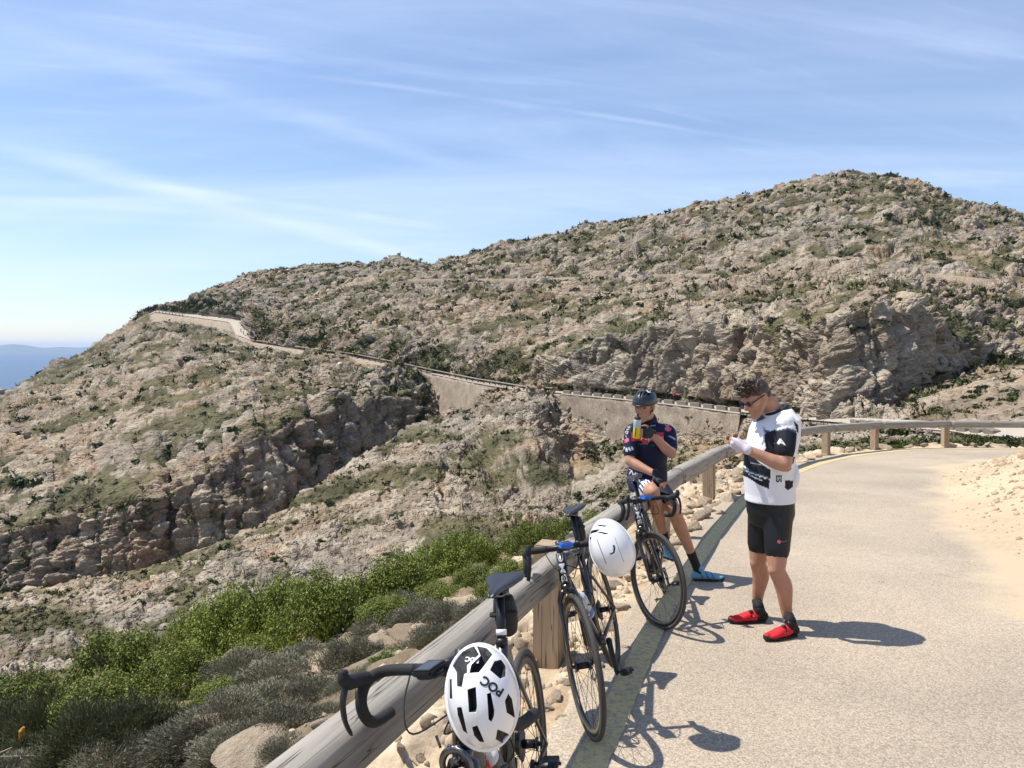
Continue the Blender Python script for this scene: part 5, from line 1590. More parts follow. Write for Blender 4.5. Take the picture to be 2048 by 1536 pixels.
class Bike:
    """local frame: x forward, y to the rider's left, z up; origin under the rear axle"""
    WR = 0.338
    WB = 0.985
    stem_low = 0.0

    def __init__(self, name, label, rear, front, lean, steer, disc=True, drop_stays=True, aero=False, mats=None):
        d = Vector(front) - Vector(rear); yaw = math.atan2(d.y, d.x)
        self.root = empty(name, (rear[0], rear[1], road_z(rear[1])))
        f = Vector((math.cos(yaw), math.sin(yaw), 0)); f.z = -ROAD_SLOPE * f.y; f.normalize()
        l = Vector((0, 0, 1)).cross(f).normalized(); u = f.cross(l)
        M = Matrix((f, l, u)).transposed()
        M = M @ Matrix.Rotation(lean, 3, 'X')
        M4 = M.to_4x4(); M4.translation = self.root.location
        self.root.matrix_world = M4
        self.M4 = M4
        tag(self.root, label, 'bicycle')
        self.steer = steer
        self.disc = disc
        self.axle_f = Vector((self.WB, 0, self.WR)); self.axle_r = Vector((0, 0, self.WR))
        self.st_dir = Vector((-math.cos(R(73)), 0, math.sin(R(73))))
        self.st_pt = self.axle_f + Vector((-0.043, 0, -0.013)) * 1.0
        self.S = Matrix.Translation(self.st_pt) @ Matrix.Rotation(steer, 4, self.st_dir) @ Matrix.Translation(-self.st_pt)
        self.build(drop_stays)

    def part(self, name, bm, mat, parent=None, smooth=True, steer=False):
        if steer:
            bmesh.ops.transform(bm, matrix=self.S, verts=bm.verts)
        bmesh.ops.recalc_face_normals(bm, faces=bm.faces)
        o = obj_bm(name, bm, mat, parent or self.root, smooth)
        return o

    def wheel(self, c, steer, name):
        Y = Vector((0, 1, 0))
        bm = bmesh.new(); bm_torus(bm, c, self.WR - 0.0135, 0.0135, Y, 64, 10)
        w = self.part('tyre' if False else name, bm, m_rubber, steer=steer)
        bm = bmesh.new(); bm_torus(bm, c, self.WR - 0.042, 0.0175, Y, 64, 10, 1.0, 0.62)
        self.part('rim', bm, m_rimb, w, steer=steer)
        bm = bmesh.new()
        bm_cyl(bm, c + Y * -0.052, c + Y * 0.052, 0.009, 12); bm_cyl(bm, c + Y * -0.036, c + Y * -0.030, 0.024, 16); bm_cyl(bm, c + Y * 0.030, c + Y * 0.036, 0.024, 16); bm_cyl(bm, c + Y * -0.03, c + Y * 0.03, 0.016, 14)
        self.part('hub', bm, m_satin, w, steer=steer)
        bm = bmesh.new()
        for i in range(24):
            a = 2 * math.pi * i / 24; s = 1 if i % 2 else -1
            e = Vector((math.cos(a), 0, math.sin(a)))
            a2 = a + (0.5 if (i // 2) % 2 else -0.5)
            e2 = Vector((math.cos(a2), 0, math.sin(a2)))
            bm_tube(bm, [c + e2 * 0.022 + Y * (0.033 * s), c + e * (self.WR - 0.055)], 0.0012, 4, cap=False)
        sp = self.part('spokes', bm, m_spoke, w, smooth=False, steer=steer); sp['kind'] = 'stuff'
        if self.disc:
            bm = bmesh.new(); y0 = 0.045
            bm_torus(bm, c + Y * y0, 0.072, 0.007, Y, 40, 6, 1.0, 0.14)
            for i in range(6):
                a = 2 * math.pi * i / 6
                bm_tube(bm, [c + Y * y0 + Vector((math.cos(a), 0, math.sin(a))) * 0.014, c + Y * y0 + Vector((math.cos(a + .35), 0, math.sin(a + .35))) * 0.068], 0.0025, 5)
            self.part('brake_disc', bm, m_grey, w, steer=steer)
        return w

    def build(self, drop):
        Y = Vector((0, 1, 0)); WR = self.WR
        bb = Vector((0.408, 0, 0.272))
        ht_b = self.st_pt + self.st_dir * 0.385; ht_t = self.st_pt + self.st_dir * (0.565 - self.stem_low)
        st_t = Vector((0.268, 0, 0.80))
        tt_r = Vector((0.281, 0, 0.755)); tt_f = ht_t - self.st_dir * 0.025
        fr = bmesh.new()
        bm_tube(fr, [ht_b, (ht_b + ht_t) / 2, ht_t], [(0.030, 0.027), (0.026, 0.024), (0.025, 0.023)], 16)
        frame = self.part('frame', fr, m_carbon)
        def tube(name, pts, rad, flat=(1, 1), mat=m_carbon):
            b = bmesh.new(); bm_tube(b, pts, rad, 14, flat=flat); return self.part(name, b, mat, frame)
        tube('top_tube', [tt_r, tt_f], [0.016, 0.020], (1.0, 1.1))
        self.down_a, self.down_b = ht_b + self.st_dir * 0.035, bb
        tube('down_tube', [self.down_a, bb], [0.030, 0.031], (1.0, 0.9), self.down_mat if hasattr(self, 'down_mat') else m_carbon)
        tube('seat_tube', [bb, st_t], [0.020, 0.017], (1.2, 0.95))
        sjoin = Vector((0.305, 0, 0.635)) if drop else Vector((0.283, 0, 0.745))
        for s in (1, -1):
            tube('seat_stay', [sjoin + Y * 0.010 * s, sjoin * 0.85 + self.axle_r * 0.15 + Y * 0.032 * s, self.axle_r + Y * 0.068 * s], [0.009, 0.008, 0.0075])
            tube('chain_stay', [bb + Y * 0.028 * s, bb * 0.6 + self.axle_r * 0.4 + Y * 0.045 * s, self.axle_r + Y * 0.068 * s], [0.014, 0.012, 0.009], (1.1, 0.8))
        b = bmesh.new(); bm_cyl(b, bb - Y * 0.043, bb + Y * 0.043, 0.024, 18); self.part('bottom_bracket', b, m_carbon, frame)
        # fork
        b = bmesh.new()
        bm_tube(b, [ht_b + self.st_dir * 0.002, ht_b - self.st_dir * 0.03], [0.030, 0.027], 16)
        for s in (1, -1):
            crown = ht_b - self.st_dir * 0.022
            bm_tube(b, [crown, crown + Y * 0.030 * s - self.st_dir * 0.012, crown + Y * 0.046 * s - self.st_dir * 0.05, (crown * 0.5 + self.axle_f * 0.5) + Y * 0.050 * s, self.axle_f + Y * 0.056 * s],
                    [(0.022, 0.018), (0.022, 0.016), (0.019, 0.011), (0.016, 0.009), (0.010, 0.007)], 12, up=(1, 0, 0))
        self.part('fork', b, m_carbon, steer=True)
        self.wheel(self.axle_r, False, 'rear_wheel'); self.wheel(self.axle_f, True, 'front_wheel')
        # seat post and saddle
        sp_t = Vector((0.225, 0, 0.955))
        b = bmesh.new(); bm_tube(b, [st_t - (sp_t - st_t).normalized() * 0.06, sp_t], 0.0138, 14, flat=(1.15, 0.95)); self.part('seat_post', b, m_satin)
        b = bmesh.new(); bm_cyl(b, st_t + Vector((0, 0, -0.012)), st_t + Vector((-0.004, 0, 0.012)), 0.021, 16); bm_tube(b, [st_t + Vector((-0.018, -0.012, 0)), st_t + Vector((-0.018, 0.012, 0))], 0.006, 8); self.part('seat_clamp', b, m_satin)
        sec = [(-0.135, 0.060, 0.012, 0.010), (-0.120, 0.071, 0.021, 0.004), (-0.08, 0.070, 0.024, 0.002), (-0.03, 0.052, 0.023, -0.002), (0.02, 0.032, 0.021, -0.002), (0.08, 0.021, 0.018, 0.0), (0.125, 0.017, 0.015, -0.002), (0.140, 0.009, 0.008, -0.006)]
        b = bmesh.new(); rings = []
        for (x, hw, th, dz) in sec:
            ring = []
            for k in range(18):
                a = 2 * math.pi * k / 18; c, s = math.cos(a), math.sin(a)
                dip = -0.006 * math.exp(-(c * 3) ** 2) if s > 0 else 0
                zz = th * 0.55 * s if s > 0 else th * (0.9 if abs(c) > 0.6 else 0.35) * s
                ring.append(b.verts.new(Vector((0.225 + x, hw * c, 0.982 + dz + zz + dip))))
            rings.append(ring)
        for i in range(len(rings) - 1):
            for k in range(18): b.faces.new((rings[i][k], rings[i][(k + 1) % 18], rings[i + 1][(k + 1) % 18], rings[i + 1][k]))
        b.faces.new(rings[0]); b.faces.new(rings[-1])
        sad = self.part('saddle', b, m_saddle)
        b = bmesh.new()
        for s in (1, -1):
            bm_tube(b, catmull([(0.225 + 0.11, 0.010 * s, 0.972), (0.225 + 0.05, 0.021 * s, 0.958), (0.225 - 0.04, 0.021 * s, 0.958), (0.225 - 0.10, 0.026 * s, 0.976)], 4), 0.0035, 8)
        bm_cyl(b, (0.222, -0.030, 0.956), (0.222, 0.030, 0.956), 0.011, 12)
        self.part('saddle_rail', b, m_grey, sad)
        # crank set
        b = bmesh.new(); c0 = bb - Y * 0.048
        bm_torus(b, c0, 0.095, 0.008, Y, 48, 6, 1.0, 0.25); bm_torus(b, c0 + Y * 0.007, 0.070, 0.007, Y, 40, 6, 1.0, 0.25)
        for i in range(4):
            a = 0.4 + i * math.pi / 2; bm_tube(b, [c0, c0 + Vector((math.cos(a), 0, math.sin(a))) * 0.09], [0.011, 0.007], 8, flat=(1, 0.5))
        ch = self.part('chainring', b, m_satin)
        ca = getattr(self, 'crank_a', -0.5)
        for s in (-1, 1):
            a = ca if s < 0 else ca + math.pi
            d = Vector((math.cos(a), 0, math.sin(a)))
            p0 = bb + Y * (0.062 * s); p1 = p0 + d * 0.172 + Y * 0.012 * s
            b = bmesh.new(); bm_tube(b, [p0 - d * 0.012, p0, p1, p1 + d * 0.012], [(0.010, 0.010), (0.017, 0.012), (0.012, 0.009), (0.006, 0.006)], 10)
            cr = self.part('crank_arm', b, m_satin)
            b = bmesh.new(); pc = p1 + Y * 0.055 * s
            bm_cyl(b, p1, p1 + Y * 0.095 * s, 0.006, 8)
            bm_box(b, pc, (0.062, 0.062, 0.018)); bm_torus(b, pc + Vector((0.05, 0, 0.004)), 0.026, 0.004, Vector((0, 0, 1)), 18, 6)
            bm_box(b, pc + Vector((-0.04, 0, -0.004)), (0.03, 0.05, 0.010))
            self.part('pedal', b, m_satin, cr)
        # cassette, derailleur, chain
        b = bmesh.new()
        for i, r_ in enumerate((0.062, 0.056, 0.050, 0.044, 0.038, 0.032, 0.028)):
            bm_cyl(b, self.axle_r - Y * (0.022 + 0.0045 * i), self.axle_r - Y * (0.0245 + 0.0045 * i), r_, 24)
        self.part('cassette', b, m_chain)
        b = bmesh.new(); dpos = self.axle_r + Vector((0.02, -0.075, -0.055))
        bm_tube(b, [self.axle_r + Vector((0.0, -0.07, -0.01)), dpos, dpos + Vector((0.035, 0.02, -0.085))], [0.012, 0.016, 0.010], 8)
        bm_cyl(b, dpos + Vector((0.0, 0.012, -0.01)), dpos + Vector((0.0, 0.028, -0.01)), 0.022, 14); bm_cyl(b, dpos + Vector((0.036, 0.012, -0.08)), dpos + Vector((0.036, 0.028, -0.08)), 0.022, 14)
        self.part('rear_derailleur', b, m_satin)
        b = bmesh.new(); yc = -0.042
        bm_tube(b, [Vector((0.0, yc, WR + 0.045)), Vector((0.41, yc, 0.272 + 0.095))], 0.004, 6, flat=(1, 0.7)); bm_tube(b, [Vector((0.03, yc, 0.20)), Vector((0.40, yc, 0.272 - 0.095))], 0.004, 6, flat=(1, 0.7))
        self.part('chain', b, m_chain)
        # bottle cages
        for (pa, pb, tt_) in ((self.down_a, bb, 0.58), (bb, st_t, 0.42)):
            ax = (pb - pa).normalized(); nrm = Vector((-ax.z, 0, ax.x));
            if pa is bb: nrm = Vector((ax.z, 0, -ax.x))
            if nrm.z < 0: nrm = -nrm
            cpt = pa + (pb - pa) * tt_ + nrm * 0.066
            b = bmesh.new()
            for s in (-1, 1):
                bm_tube(b, catmull([cpt - nrm * 0.036 - ax * 0.06, cpt - nrm * 0.012 + Y * 0.037 * s - ax * 0.02, cpt + nrm * 0.02 + Y * 0.034 * s + ax * 0.03, cpt + nrm * 0.034 + ax * 0.045], 5), 0.004, 8)
            bm_tube(b, [cpt - nrm * 0.036 - ax * 0.07, cpt - nrm * 0.036 + ax * 0.07], 0.006, 8)
            self.part('bottle_cage', b, m_satin)
            if pa is not bb: self.cage_down = (cpt, ax)
            else: self.cage_seat = (cpt, ax)
        # cockpit (turns with the fork)
        top = self.st_pt + self.st_dir * (0.575 - self.stem_low)
        sc = top + self.st_dir * 0.030
        clamp = sc + Vector((0.098, 0, 0.004))
        b = bmesh.new(); bm_tube(b, [top - self.st_dir * 0.01, top + self.st_dir * 0.052], 0.0175, 14); bm_tube(b, [sc, clamp], [0.017, 0.019], 12); bm_tube(b, [clamp - Y * 0.026, clamp + Y * 0.026], 0.0205, 14)
        stem_o = self.part('stem', b, m_satin, steer=True)
        hw = 0.205
        b = bmesh.new(); bm_tube(b, [clamp - Y * 0.09, clamp + Y * 0.09], [0.0155, 0.0155], 12); bars = self.part('handlebar', b, m_satin, steer=True)
        self.hood = {}
        for s in (-1, 1):
            pts = [clamp + Y * 0.085 * s, clamp + Vector((0, (hw - 0.05) * s, 0)), clamp + Vector((0.015, (hw - 0.012) * s, -0.001)), clamp + Vector((0.055, hw * s, -0.006)), clamp + Vector((0.085, (hw + 0.003) * s, -0.030)),
                   clamp + Vector((0.090, (hw + 0.008) * s, -0.065)), clamp + Vector((0.070, (hw + 0.012) * s, -0.105)), clamp + Vector((0.030, (hw + 0.016) * s, -0.128)), clamp + Vector((-0.045, (hw + 0.020) * s, -0.134))]
            b = bmesh.new(); bm_tube(b, catmull(pts, 6), 0.0158, 12); self.part('bar_tape', b, m_tape, bars, steer=True)
            h0 = clamp + Vector((0.060, hw * s, -0.002))
            b = bmesh.new(); bm_tube(b, catmull([h0, h0 + Vector((0.04, 0, 0.012)), h0 + Vector((0.078, 0, 0.020)), h0 + Vector((0.094, -0.001 * s, 0.038)), h0 + Vector((0.090, -0.002 * s, 0.058))], 4), [0.018] * 5 + [0.018] * 4 + [0.0165] * 4 + [0.014] * 3 + [0.009], 12, flat=(1.1, 0.92)); hd = self.part('brake_hood', b, m_tape, bars, steer=True)
            b = bmesh.new(); bm_tube(b, catmull([h0 + Vector((0.085, 0, 0.020)), h0 + Vector((0.104, 0.004 * s, -0.02)), h0 + Vector((0.100, 0.010 * s, -0.07)), h0 + Vector((0.078, 0.016 * s, -0.115))], 4), [0.010] * 4 + [0.009] * 4 + [0.008] * 4 + [0.006], 8, flat=(0.6, 1.2)); self.part('brake_lever', b, m_satin, hd, steer=True)
            self.hood[s] = self.S @ (h0 + Vector((0.08, 0, 0.02)))
        self.clamp = self.S @ clamp
        # cables
        for i, (s, ex) in enumerate(((1, 0.10), (-1, 0.12), (1, 0.07))):
            b = bmesh.new()
            a_ = self.S @ (clamp + Vector((0.012, 0.10 * s, -0.012))); e_ = ht_t + Vector((0.02, 0.02 * s, -0.06 - 0.03 * i))
            mid = self.S @ (clamp + Vector((ex, (0.06 - 0.02 * i) * s, -0.10 - 0.02 * i)))
            bm_tube(b, catmull([a_, a_ * 0.4 + mid * 0.6 + Vector((0.03, 0.01 * s, 0.02)), mid, e_], 6), 0.0025, 6)
            self.part('cable', b, m_tape)
        # head unit
        b = bmesh.new(); cu = clamp + Vector((0.062, 0, 0.024)); bm_box(b, cu, (0.088, 0.060, 0.017)); bmesh.ops.bevel(b, geom=list(b.edges), offset=0.005, segments=2, affect='EDGES')
        cm = self.part('bike_computer', b, getattr(self, 'mount_mat', m_satin), smooth=False, steer=True)
        b = bmesh.new(); bm_box(b, cu + Vector((0, 0, 0.0078)), (0.066, 0.040, 0.002)); self.part('screen', b, m_screen, cm, smooth=False, steer=True)
        b = bmesh.new(); bm_tube(b, [clamp + Vector((0.0, 0.0, 0.016)), cu + Vector((0, 0, -0.010))], 0.009, 8); bm_torus(b, cu + Vector((0, 0, -0.012)), 0.030, 0.008, Vector((0, 0, 1)), 28, 8); self.part('computer_mount', b, getattr(self, 'mount_mat', m_satin), cm, steer=True)
        if not self.disc:
            # rim brake calliper in front of the crown
            b = bmesh.new(); c1 = self.st_pt + self.st_dir * 0.372 + Vector((0.034, 0, 0.006))
            for s in (-1, 1):
                bm_tube(b, catmull([c1 + Vector((0, -0.018 * s, 0.028)), c1 + Vector((0.004, 0.022 * s, 0.020)), c1 + Vector((0.004, 0.042 * s, -0.010)), c1 + Vector((0.002, 0.034 * s, -0.050)), c1 + Vector((0, 0.018 * s, -0.066))], 4), 0.0085, 8, flat=(1.2, 0.8))
            bm_box(b, c1 + Vector((-0.004, 0.016, -0.064)), (0.045, 0.010, 0.012)); bm_box(b, c1 + Vector((-0.004, -0.016, -0.064)), (0.045, 0.010, 0.012))
            bm_cyl(b, c1 + Vector((-0.03, 0, 0.0)), c1 + Vector((0.018, 0, 0.0)), 0.010, 10)
            bm_tube(b, [c1 + Vector((0.004, -0.04, 0.03)), c1 + Vector((0.006, -0.046, 0.062))], 0.004, 6)
            self.part('brake_calliper', b, m_grey, steer=True)

    def lettering(self, body, size, mat, a, b, nrm, t=0.5, off=0.03, name='lettering', flip=False, steer=False, parent=None, xs=1.0, ys=1.0):
        """flat letters laid along the tube from a to b, facing nrm"""
        ax = (Vector(b) - Vector(a)).normalized()
        n = Vector(nrm); n = (n - ax * n.dot(ax)).normalized()
        y = n.cross(ax)
        me = text_mesh(body, size, mat, 0.0006)
        for v in me.vertices: v.co.x *= xs; v.co.y *= ys
        M = Matrix((ax, y, n)).transposed().to_4x4(); M.translation = Vector(a) + (Vector(b) - Vector(a)) * t + n * off
        if steer: M = self.S @ M
        # wrap the letters round the tube
        for v in me.vertices:
            v.co.z -= min(off * 0.9, v.co.y ** 2 / (2 * off))
        me.transform(M)
        return obj_me(name, me, parent or self.root)

    def world(self, p):
        return self.M4 @ Vector(p)


def saddle_bag(bike, size=1.0):
    b = bmesh.new()
    sec = [(0.0, 0.024, 0.020), (0.01, 0.034, 0.036), (0.05, 0.040, 0.042), (0.10, 0.038, 0.040), (0.135, 0.030, 0.030), (0.145, 0.018, 0.018)]
    bm_tube(b, [Vector((0.185 - 0.25 * x, 0, 0.935 - x)) for x, _, _ in sec], [(c * size, w * size) for _, w, c in sec], 14, up=(1, 0, 0))
    o = bike.part('saddle_bag', b, m_bag)
    b = bmesh.new(); bm_torus(b, Vector((0.20, 0, 0.875)), 0.047, 0.006, Vector((-0.2, 0, 1)), 20, 6, 0.4, 1.4); bike.part('bag_strap', b, m_strap, o)
    return o


def cycle_bottle(bike, cage, label, mat_body, mat_cap, name='drink_bottle', band=None):
    cpt, ax = cage
    up = -ax if ax.z < 0 else ax
    root = empty(name); root.matrix_world = bike.M4 @ (Matrix.Translation(cpt) @ Vector((0, 0, 1)).rotation_difference(up).to_matrix().to_4x4())
    tag(root, label, 'bottle')
    prof = [(0.0, -0.085), (0.034, -0.085), (0.0365, -0.08), (0.0365, -0.01), (0.031, 0.0), (0.031, 0.012), (0.0365, 0.022), (0.0365, 0.055), (0.033, 0.066), (0.030, 0.070)]
    lathe(root, 'bottle_body', prof, mat_body)
    lathe(root, 'cap', [(0.032, 0.068), (0.033, 0.085), (0.022, 0.094), (0.012, 0.098), (0.010, 0.112), (0.012, 0.116), (0.010, 0.124), (0, 0.124)], mat_cap)
    if band: lathe(root, 'label_band', [(0.0368, -0.066), (0.0370, -0.064), (0.0370, -0.022), (0.0368, -0.02)], band)
    return root


def lathe(parent, name, prof, mat, seg=22):
    vs_ = []
    for (r_, z) in prof:
        for k in range(seg):
            a = 2 * math.pi * k / seg; vs_.append((r_ * math.cos(a), r_ * math.sin(a), z))
    me = mesh_np(name, vs_, grid_faces(len(prof), seg, True), mat, True)
    return obj_me(name, me, parent)


# --- bicycle 1: rim brakes, nearest the camera position
def contact(px, py):
    g = ground(px, py); return (g.x, g.y)


Bike.crank_a = -0.9; Bike.stem_low = -0.012
m_olive = plain('dull_olive_paint', (0.060, 0.055, 0.042), 0.4, coat=0.3)
Bike.down_mat = m_olive; Bike.mount_mat = m_satin
f1_ = Vector((-0.095, 1.80)); r1_ = f1_ + Vector((0.188, 0.966))
bike1 = Bike('road_bicycle', 'black and olive road bicycle with rim brakes and red lettering leaning on the rail', r1_, f1_, R(6.2), R(-15), disc=False, drop_stays=False)
bike1.lettering('WILIER', 0.066, m_redtxt, bike1.down_a, bike1.down_b, (0.45, 0.75, 0.3), 0.42, 0.0315)
saddle_bag(bike1, 1.05)
b = bmesh.new(); bm_tube(b, [Vector((0.262, 0, 0.822)), Vector((0.257, 0, 0.840))], 0.0185, 16); bike1.part('reflective_band', b, m_white)
cycle_bottle(bike1, bike1.cage_down, 'dark grey drink bottle in the frame of the olive and black bicycle', plain('charcoal_bottle_plastic', (0.05, 0.05, 0.055), 0.35), plain('white_nozzle_plastic', (0.6, 0.6, 0.58), 0.4))
# --- bicycle 2: disc brakes
Bike.down_mat = m_carbon; Bike.mount_mat = m_bluep; Bike.crank_a = 1.95; Bike.stem_low = 0.02
f2_ = Vector(contact(1192, 1474)); r2_ = f2_ + Vector((0.235, 0.956))
bike2 = Bike('road_bicycle', 'black disc-brake road bicycle carrying the smooth white helmet and a clear bottle', r2_, f2_, R(15.0), R(25))
saddle_bag(bike2, 0.95)
cycle_bottle(bike2, bike2.cage_down, 'clear drink bottle with blue print in the bicycle under the smooth white helmet', m_bottle_clear, plain('frosted_cap', (0.45, 0.46, 0.48), 0.4), band=plain('blue_bottle_print', (0.05, 0.16, 0.50), 0.5))
# --- bicycle 3
Bike.crank_a = 2.6
f3_ = Vector(contact(1331, 1257)); r3_ = f3_ + Vector((0.19, 0.966))
bike3 = Bike('road_bicycle', 'black disc-brake road bicycle leaning by the seated cyclist, no helmet on it', r3_, f3_, R(15.0), R(36))
for bk in (bike2, bike3):
    a_ = bk.st_pt + bk.st_dir * 0.40; b_ = bk.st_pt + bk.st_dir * 0.56
    bk.lettering('BMC', 0.055, m_whitetxt, a_, b_, (1, 0.15, 0), 0.45, 0.0275, xs=1.35, ys=0.72)
    bk.lettering('BMC', 0.085, m_whitetxt, bk.down_b, bk.down_a, (0.4, 0.8, 0.3), 0.55, 0.0315)

# ================================================================== helmets hung on the handlebars
def in_poly(px, py, poly):
    n = len(poly); inside = np.zeros(len(px), bool); j = n - 1
    for i in range(n):
        xi, yi = poly[i]; xj, yj = poly[j]
        c = ((yi > py) != (yj > py)) & (px < (xj - xi) * (py - yi) / (yj - yi + 1e-12) + xi)
        inside ^= c; j = i
    return inside


def poly_dist(px, py, poly):
    d = np.full(len(px), 1e9)
    for i in range(len(poly)):
        (x0, y0), (x1, y1) = poly[i], poly[(i + 1) % len(poly)]
        ex, ey = x1 - x0, y1 - y0; t = np.clip(((px - x0) * ex + (py - y0) * ey) / (ex * ex + ey * ey + 1e-12), 0, 1)
        d = np.minimum(d, np.hypot(px - x0 - t * ex, py - y0 - t * ey))
    return d


def helmet_shell(root, aw, bl, dp, vents, mat, marks=(), vent_depth=0.020, nr=110, nt=260, point=0.0, name='shell'):
    """crown faces local +z, length along y; vents are polygons in the unit disc"""
    rr_ = np.linspace(0, 1, nr) ** 0.9; th = np.arange(nt) * 2 * math.pi / nt
    RR, TH = np.meshgrid(rr_, th, indexing='ij')
    a = (RR * np.cos(TH)).ravel(); b_ = (RR * np.sin(TH)).ravel()
    thr = 0.62 * np.maximum(np.gradient(rr_)[:, None], RR * 2 * math.pi / nt).ravel() * (RR.ravel() < 0.985)
    for poly in list(vents) + list(marks):          # pull the nearest mesh points onto the outline of each opening
        bx, by, bd = a.copy(), b_.copy(), np.full(len(a), 1e9)
        for i in range(len(poly)):
            (x0, y0), (x1, y1) = poly[i], poly[(i + 1) % len(poly)]
            ex, ey = x1 - x0, y1 - y0; t = np.clip(((a - x0) * ex + (b_ - y0) * ey) / (ex * ex + ey * ey + 1e-12), 0, 1)
            qx, qy = x0 + t * ex, y0 + t * ey; dq = np.hypot(a - qx, b_ - qy); up_ = dq < bd
            bx, by, bd = np.where(up_, qx, bx), np.where(up_, qy, by), np.where(up_, dq, bd)
        sn = bd < thr
        a = np.where(sn, bx, a); b_ = np.where(sn, by, b_)
    r2_ = np.clip(np.hypot(a, b_), 0, 1)
    zz = dp * np.sqrt(np.clip(1 - r2_ ** 2.3, 0, 1)) ** 0.95
    x = aw * a * (1 - point * b_); y = bl * b_
    dep = np.zeros(len(a)); vm = np.zeros(len(a), bool)
    for poly in vents:
        i = in_poly(a, b_, poly); d = poly_dist(a, b_, poly)
        vm |= i
        dep = np.maximum(dep, np.where(i, vent_depth * np.clip(d / 0.02, 0, 1), 0))
        rim = np.where(~i & (d < 0.05), 0.0022 * (1 - d / 0.05), 0); dep -= rim
    n = np.stack([x / aw ** 2, y / bl ** 2, np.maximum(zz, 0.01) / dp ** 2], -1); n /= np.linalg.norm(n, axis=1, keepdims=True)
    v = np.stack([x, y, zz], -1) - n * dep[:, None]
    # ridge relief
    faces = grid_faces(nr, nt, True)
    me = mesh_np(name, v, faces, mat, True); me.materials.append(m_foam)
    fa_, fb_ = a[faces].mean(1), b_[faces].mean(1)
    mm = np.zeros(len(faces), bool)
    for poly in list(vents) + list(marks): mm |= in_poly(fa_, fb_, poly)
    me.polygons.foreach_set('material_index', mm.astype(np.int32)); me.update()
    sh = obj_me(name, me, root)
    # rolled lower edge and dark liner
    bm = bmesh.new(); ring = [Vector((aw * math.cos(t) * (1 - point * math.sin(t)), bl * math.sin(t), -0.004)) for t in th[::3]] ; ring.append(ring[0]); bm_tube(bm, ring, 0.006, 8, cap=False)
    obj_bm('rim_edge', bm, mat, root, True)
    sel_ = np.zeros((nr, nt), bool); sel_[::5, ::5] = True; sel_[-1, ::5] = True; sel_ = sel_.ravel()
    vl = np.stack([x * 0.93, y * 0.94, zz * 0.86 - 0.004], -1)[sel_]
    ncl = len(range(0, nt, 5))
    me2 = mesh_np('liner', vl, grid_faces(len(vl) // ncl, ncl, True)[:, ::-1], m_foam, True); obj_me('liner', me2, root)
    return sh, lambda p, q: Vector((aw * p * (1 - point * q), bl * q, dp * math.sqrt(max(0, 1 - (p * p + q * q) ** 1.15)) ** 0.95))


def wrap_text(root, body, size, mat, surf, aw, bl, cx, cy, ang, lift=0.0012):
    me = text_mesh(body, size, mat, 0.0008, 0.0002)
    ca, sa = math.cos(ang), math.sin(ang)
    for v in me.vertices:
        x = cx * aw + v.co.x * ca - v.co.y * sa; y = cy * bl + v.co.x * sa + v.co.y * ca
        s = surf(x / aw, y / bl); nrm = Vector((s.x / aw ** 2, s.y / bl ** 2, max(s.z, 0.01) / 0.14 ** 2)).normalized()
        v.co = s + nrm * (lift + v.co.z)
    return obj_me('lettering', me, root)


def straps(root, aw, bl, spots, drop):
    b = bmesh.new()
    for (x, y) in spots:
        bm_tube(b, catmull([(x * aw, y * bl, 0.0), (x * aw * 0.7, y * bl * 0.8, -drop * 0.5), (0.01, 0.01, -drop)], 5), 0.005, 6, flat=(1.3, 0.3))
    obj_bm('chin_strap', b, m_strap, root)


def c1p(pts):   # photo crop coordinates on the first helmet -> unit disc
    return [((x - 1098) / 246.0, -(y - 1043) / 345.0) for x, y in pts]


V1 = [c1p(p) for p in (
    [(905, 805), (960, 745), (1075, 718), (1100, 790), (1010, 850), (1005, 900), (985, 905), (960, 985), (930, 975), (935, 880)],
    [(1095, 722), (1160, 748), (1192, 800), (1140, 855), (1085, 910), (1020, 905), (1040, 850), (1110, 800)],
    [(1160, 905), (1200, 848), (1250, 838), (1275, 885), (1260, 955), (1222, 968)],
    [(872, 1040), (884, 915), (897, 915), (889, 1045)],
    [(995, 1008), (1052, 1000), (1046, 1120), (1035, 1155), (990, 1148)],
    [(1120, 1052), (1147, 1045), (1157, 1160), (1150, 1192), (1130, 1225), (1113, 1208)],
    [(1235, 1112), (1265, 1066), (1287, 1100), (1300, 1220), (1240, 1182)],
    [(915, 1105), (945, 1110), (966, 1275), (940, 1250), (915, 1150)],
    [(1000, 1240), (1036, 1234), (1072, 1340), (1040, 1332), (1010, 1292)],
    [(1165, 1275), (1246, 1315), (1226, 1350), (1190, 1357), (1150, 1330)])]
h1c = at(966, 1388, 1.715)
h1 = empty('cycling_helmet', h1c)
tag(h1, 'white helmet with many black vents hanging on the handlebar of the rim-brake bicycle', 'helmet')
zax = (Vector((0, 0, CAM_H)) - h1c + Vector((0.05, 0, 0.12))).normalized(); yax = (Vector((0.0, 0, 1)) - zax * zax.z).normalized()
yax = Matrix.Rotation(R(6), 3, zax) @ yax
h1.matrix_world = Matrix.Translation(h1c - zax * 0.07) @ Matrix((yax.cross(zax), yax, zax)).transposed().to_4x4()
AW, BL, DP = 0.0825, 0.115, 0.112
_, surf1 = helmet_shell(h1, AW, BL, DP, V1, m_white)
wrap_text(h1, 'POC', 0.027, m_foam, surf1, AW, BL, (1160 - 1098) / 246, -(1008 - 1043) / 345, R(180 - 40))
wrap_text(h1, 'POC', 0.016, m_whitetxt, lambda p, q: surf1(p, q) * 0.93, AW, BL, (1050 - 1098) / 246, -(808 - 1043) / 345, R(180 - 20), 0.004)
straps(h1, AW, BL, ((-0.9, 0.1), (0.9, 0.1), (-0.6, -0.7), (0.6, -0.7)), 0.09)


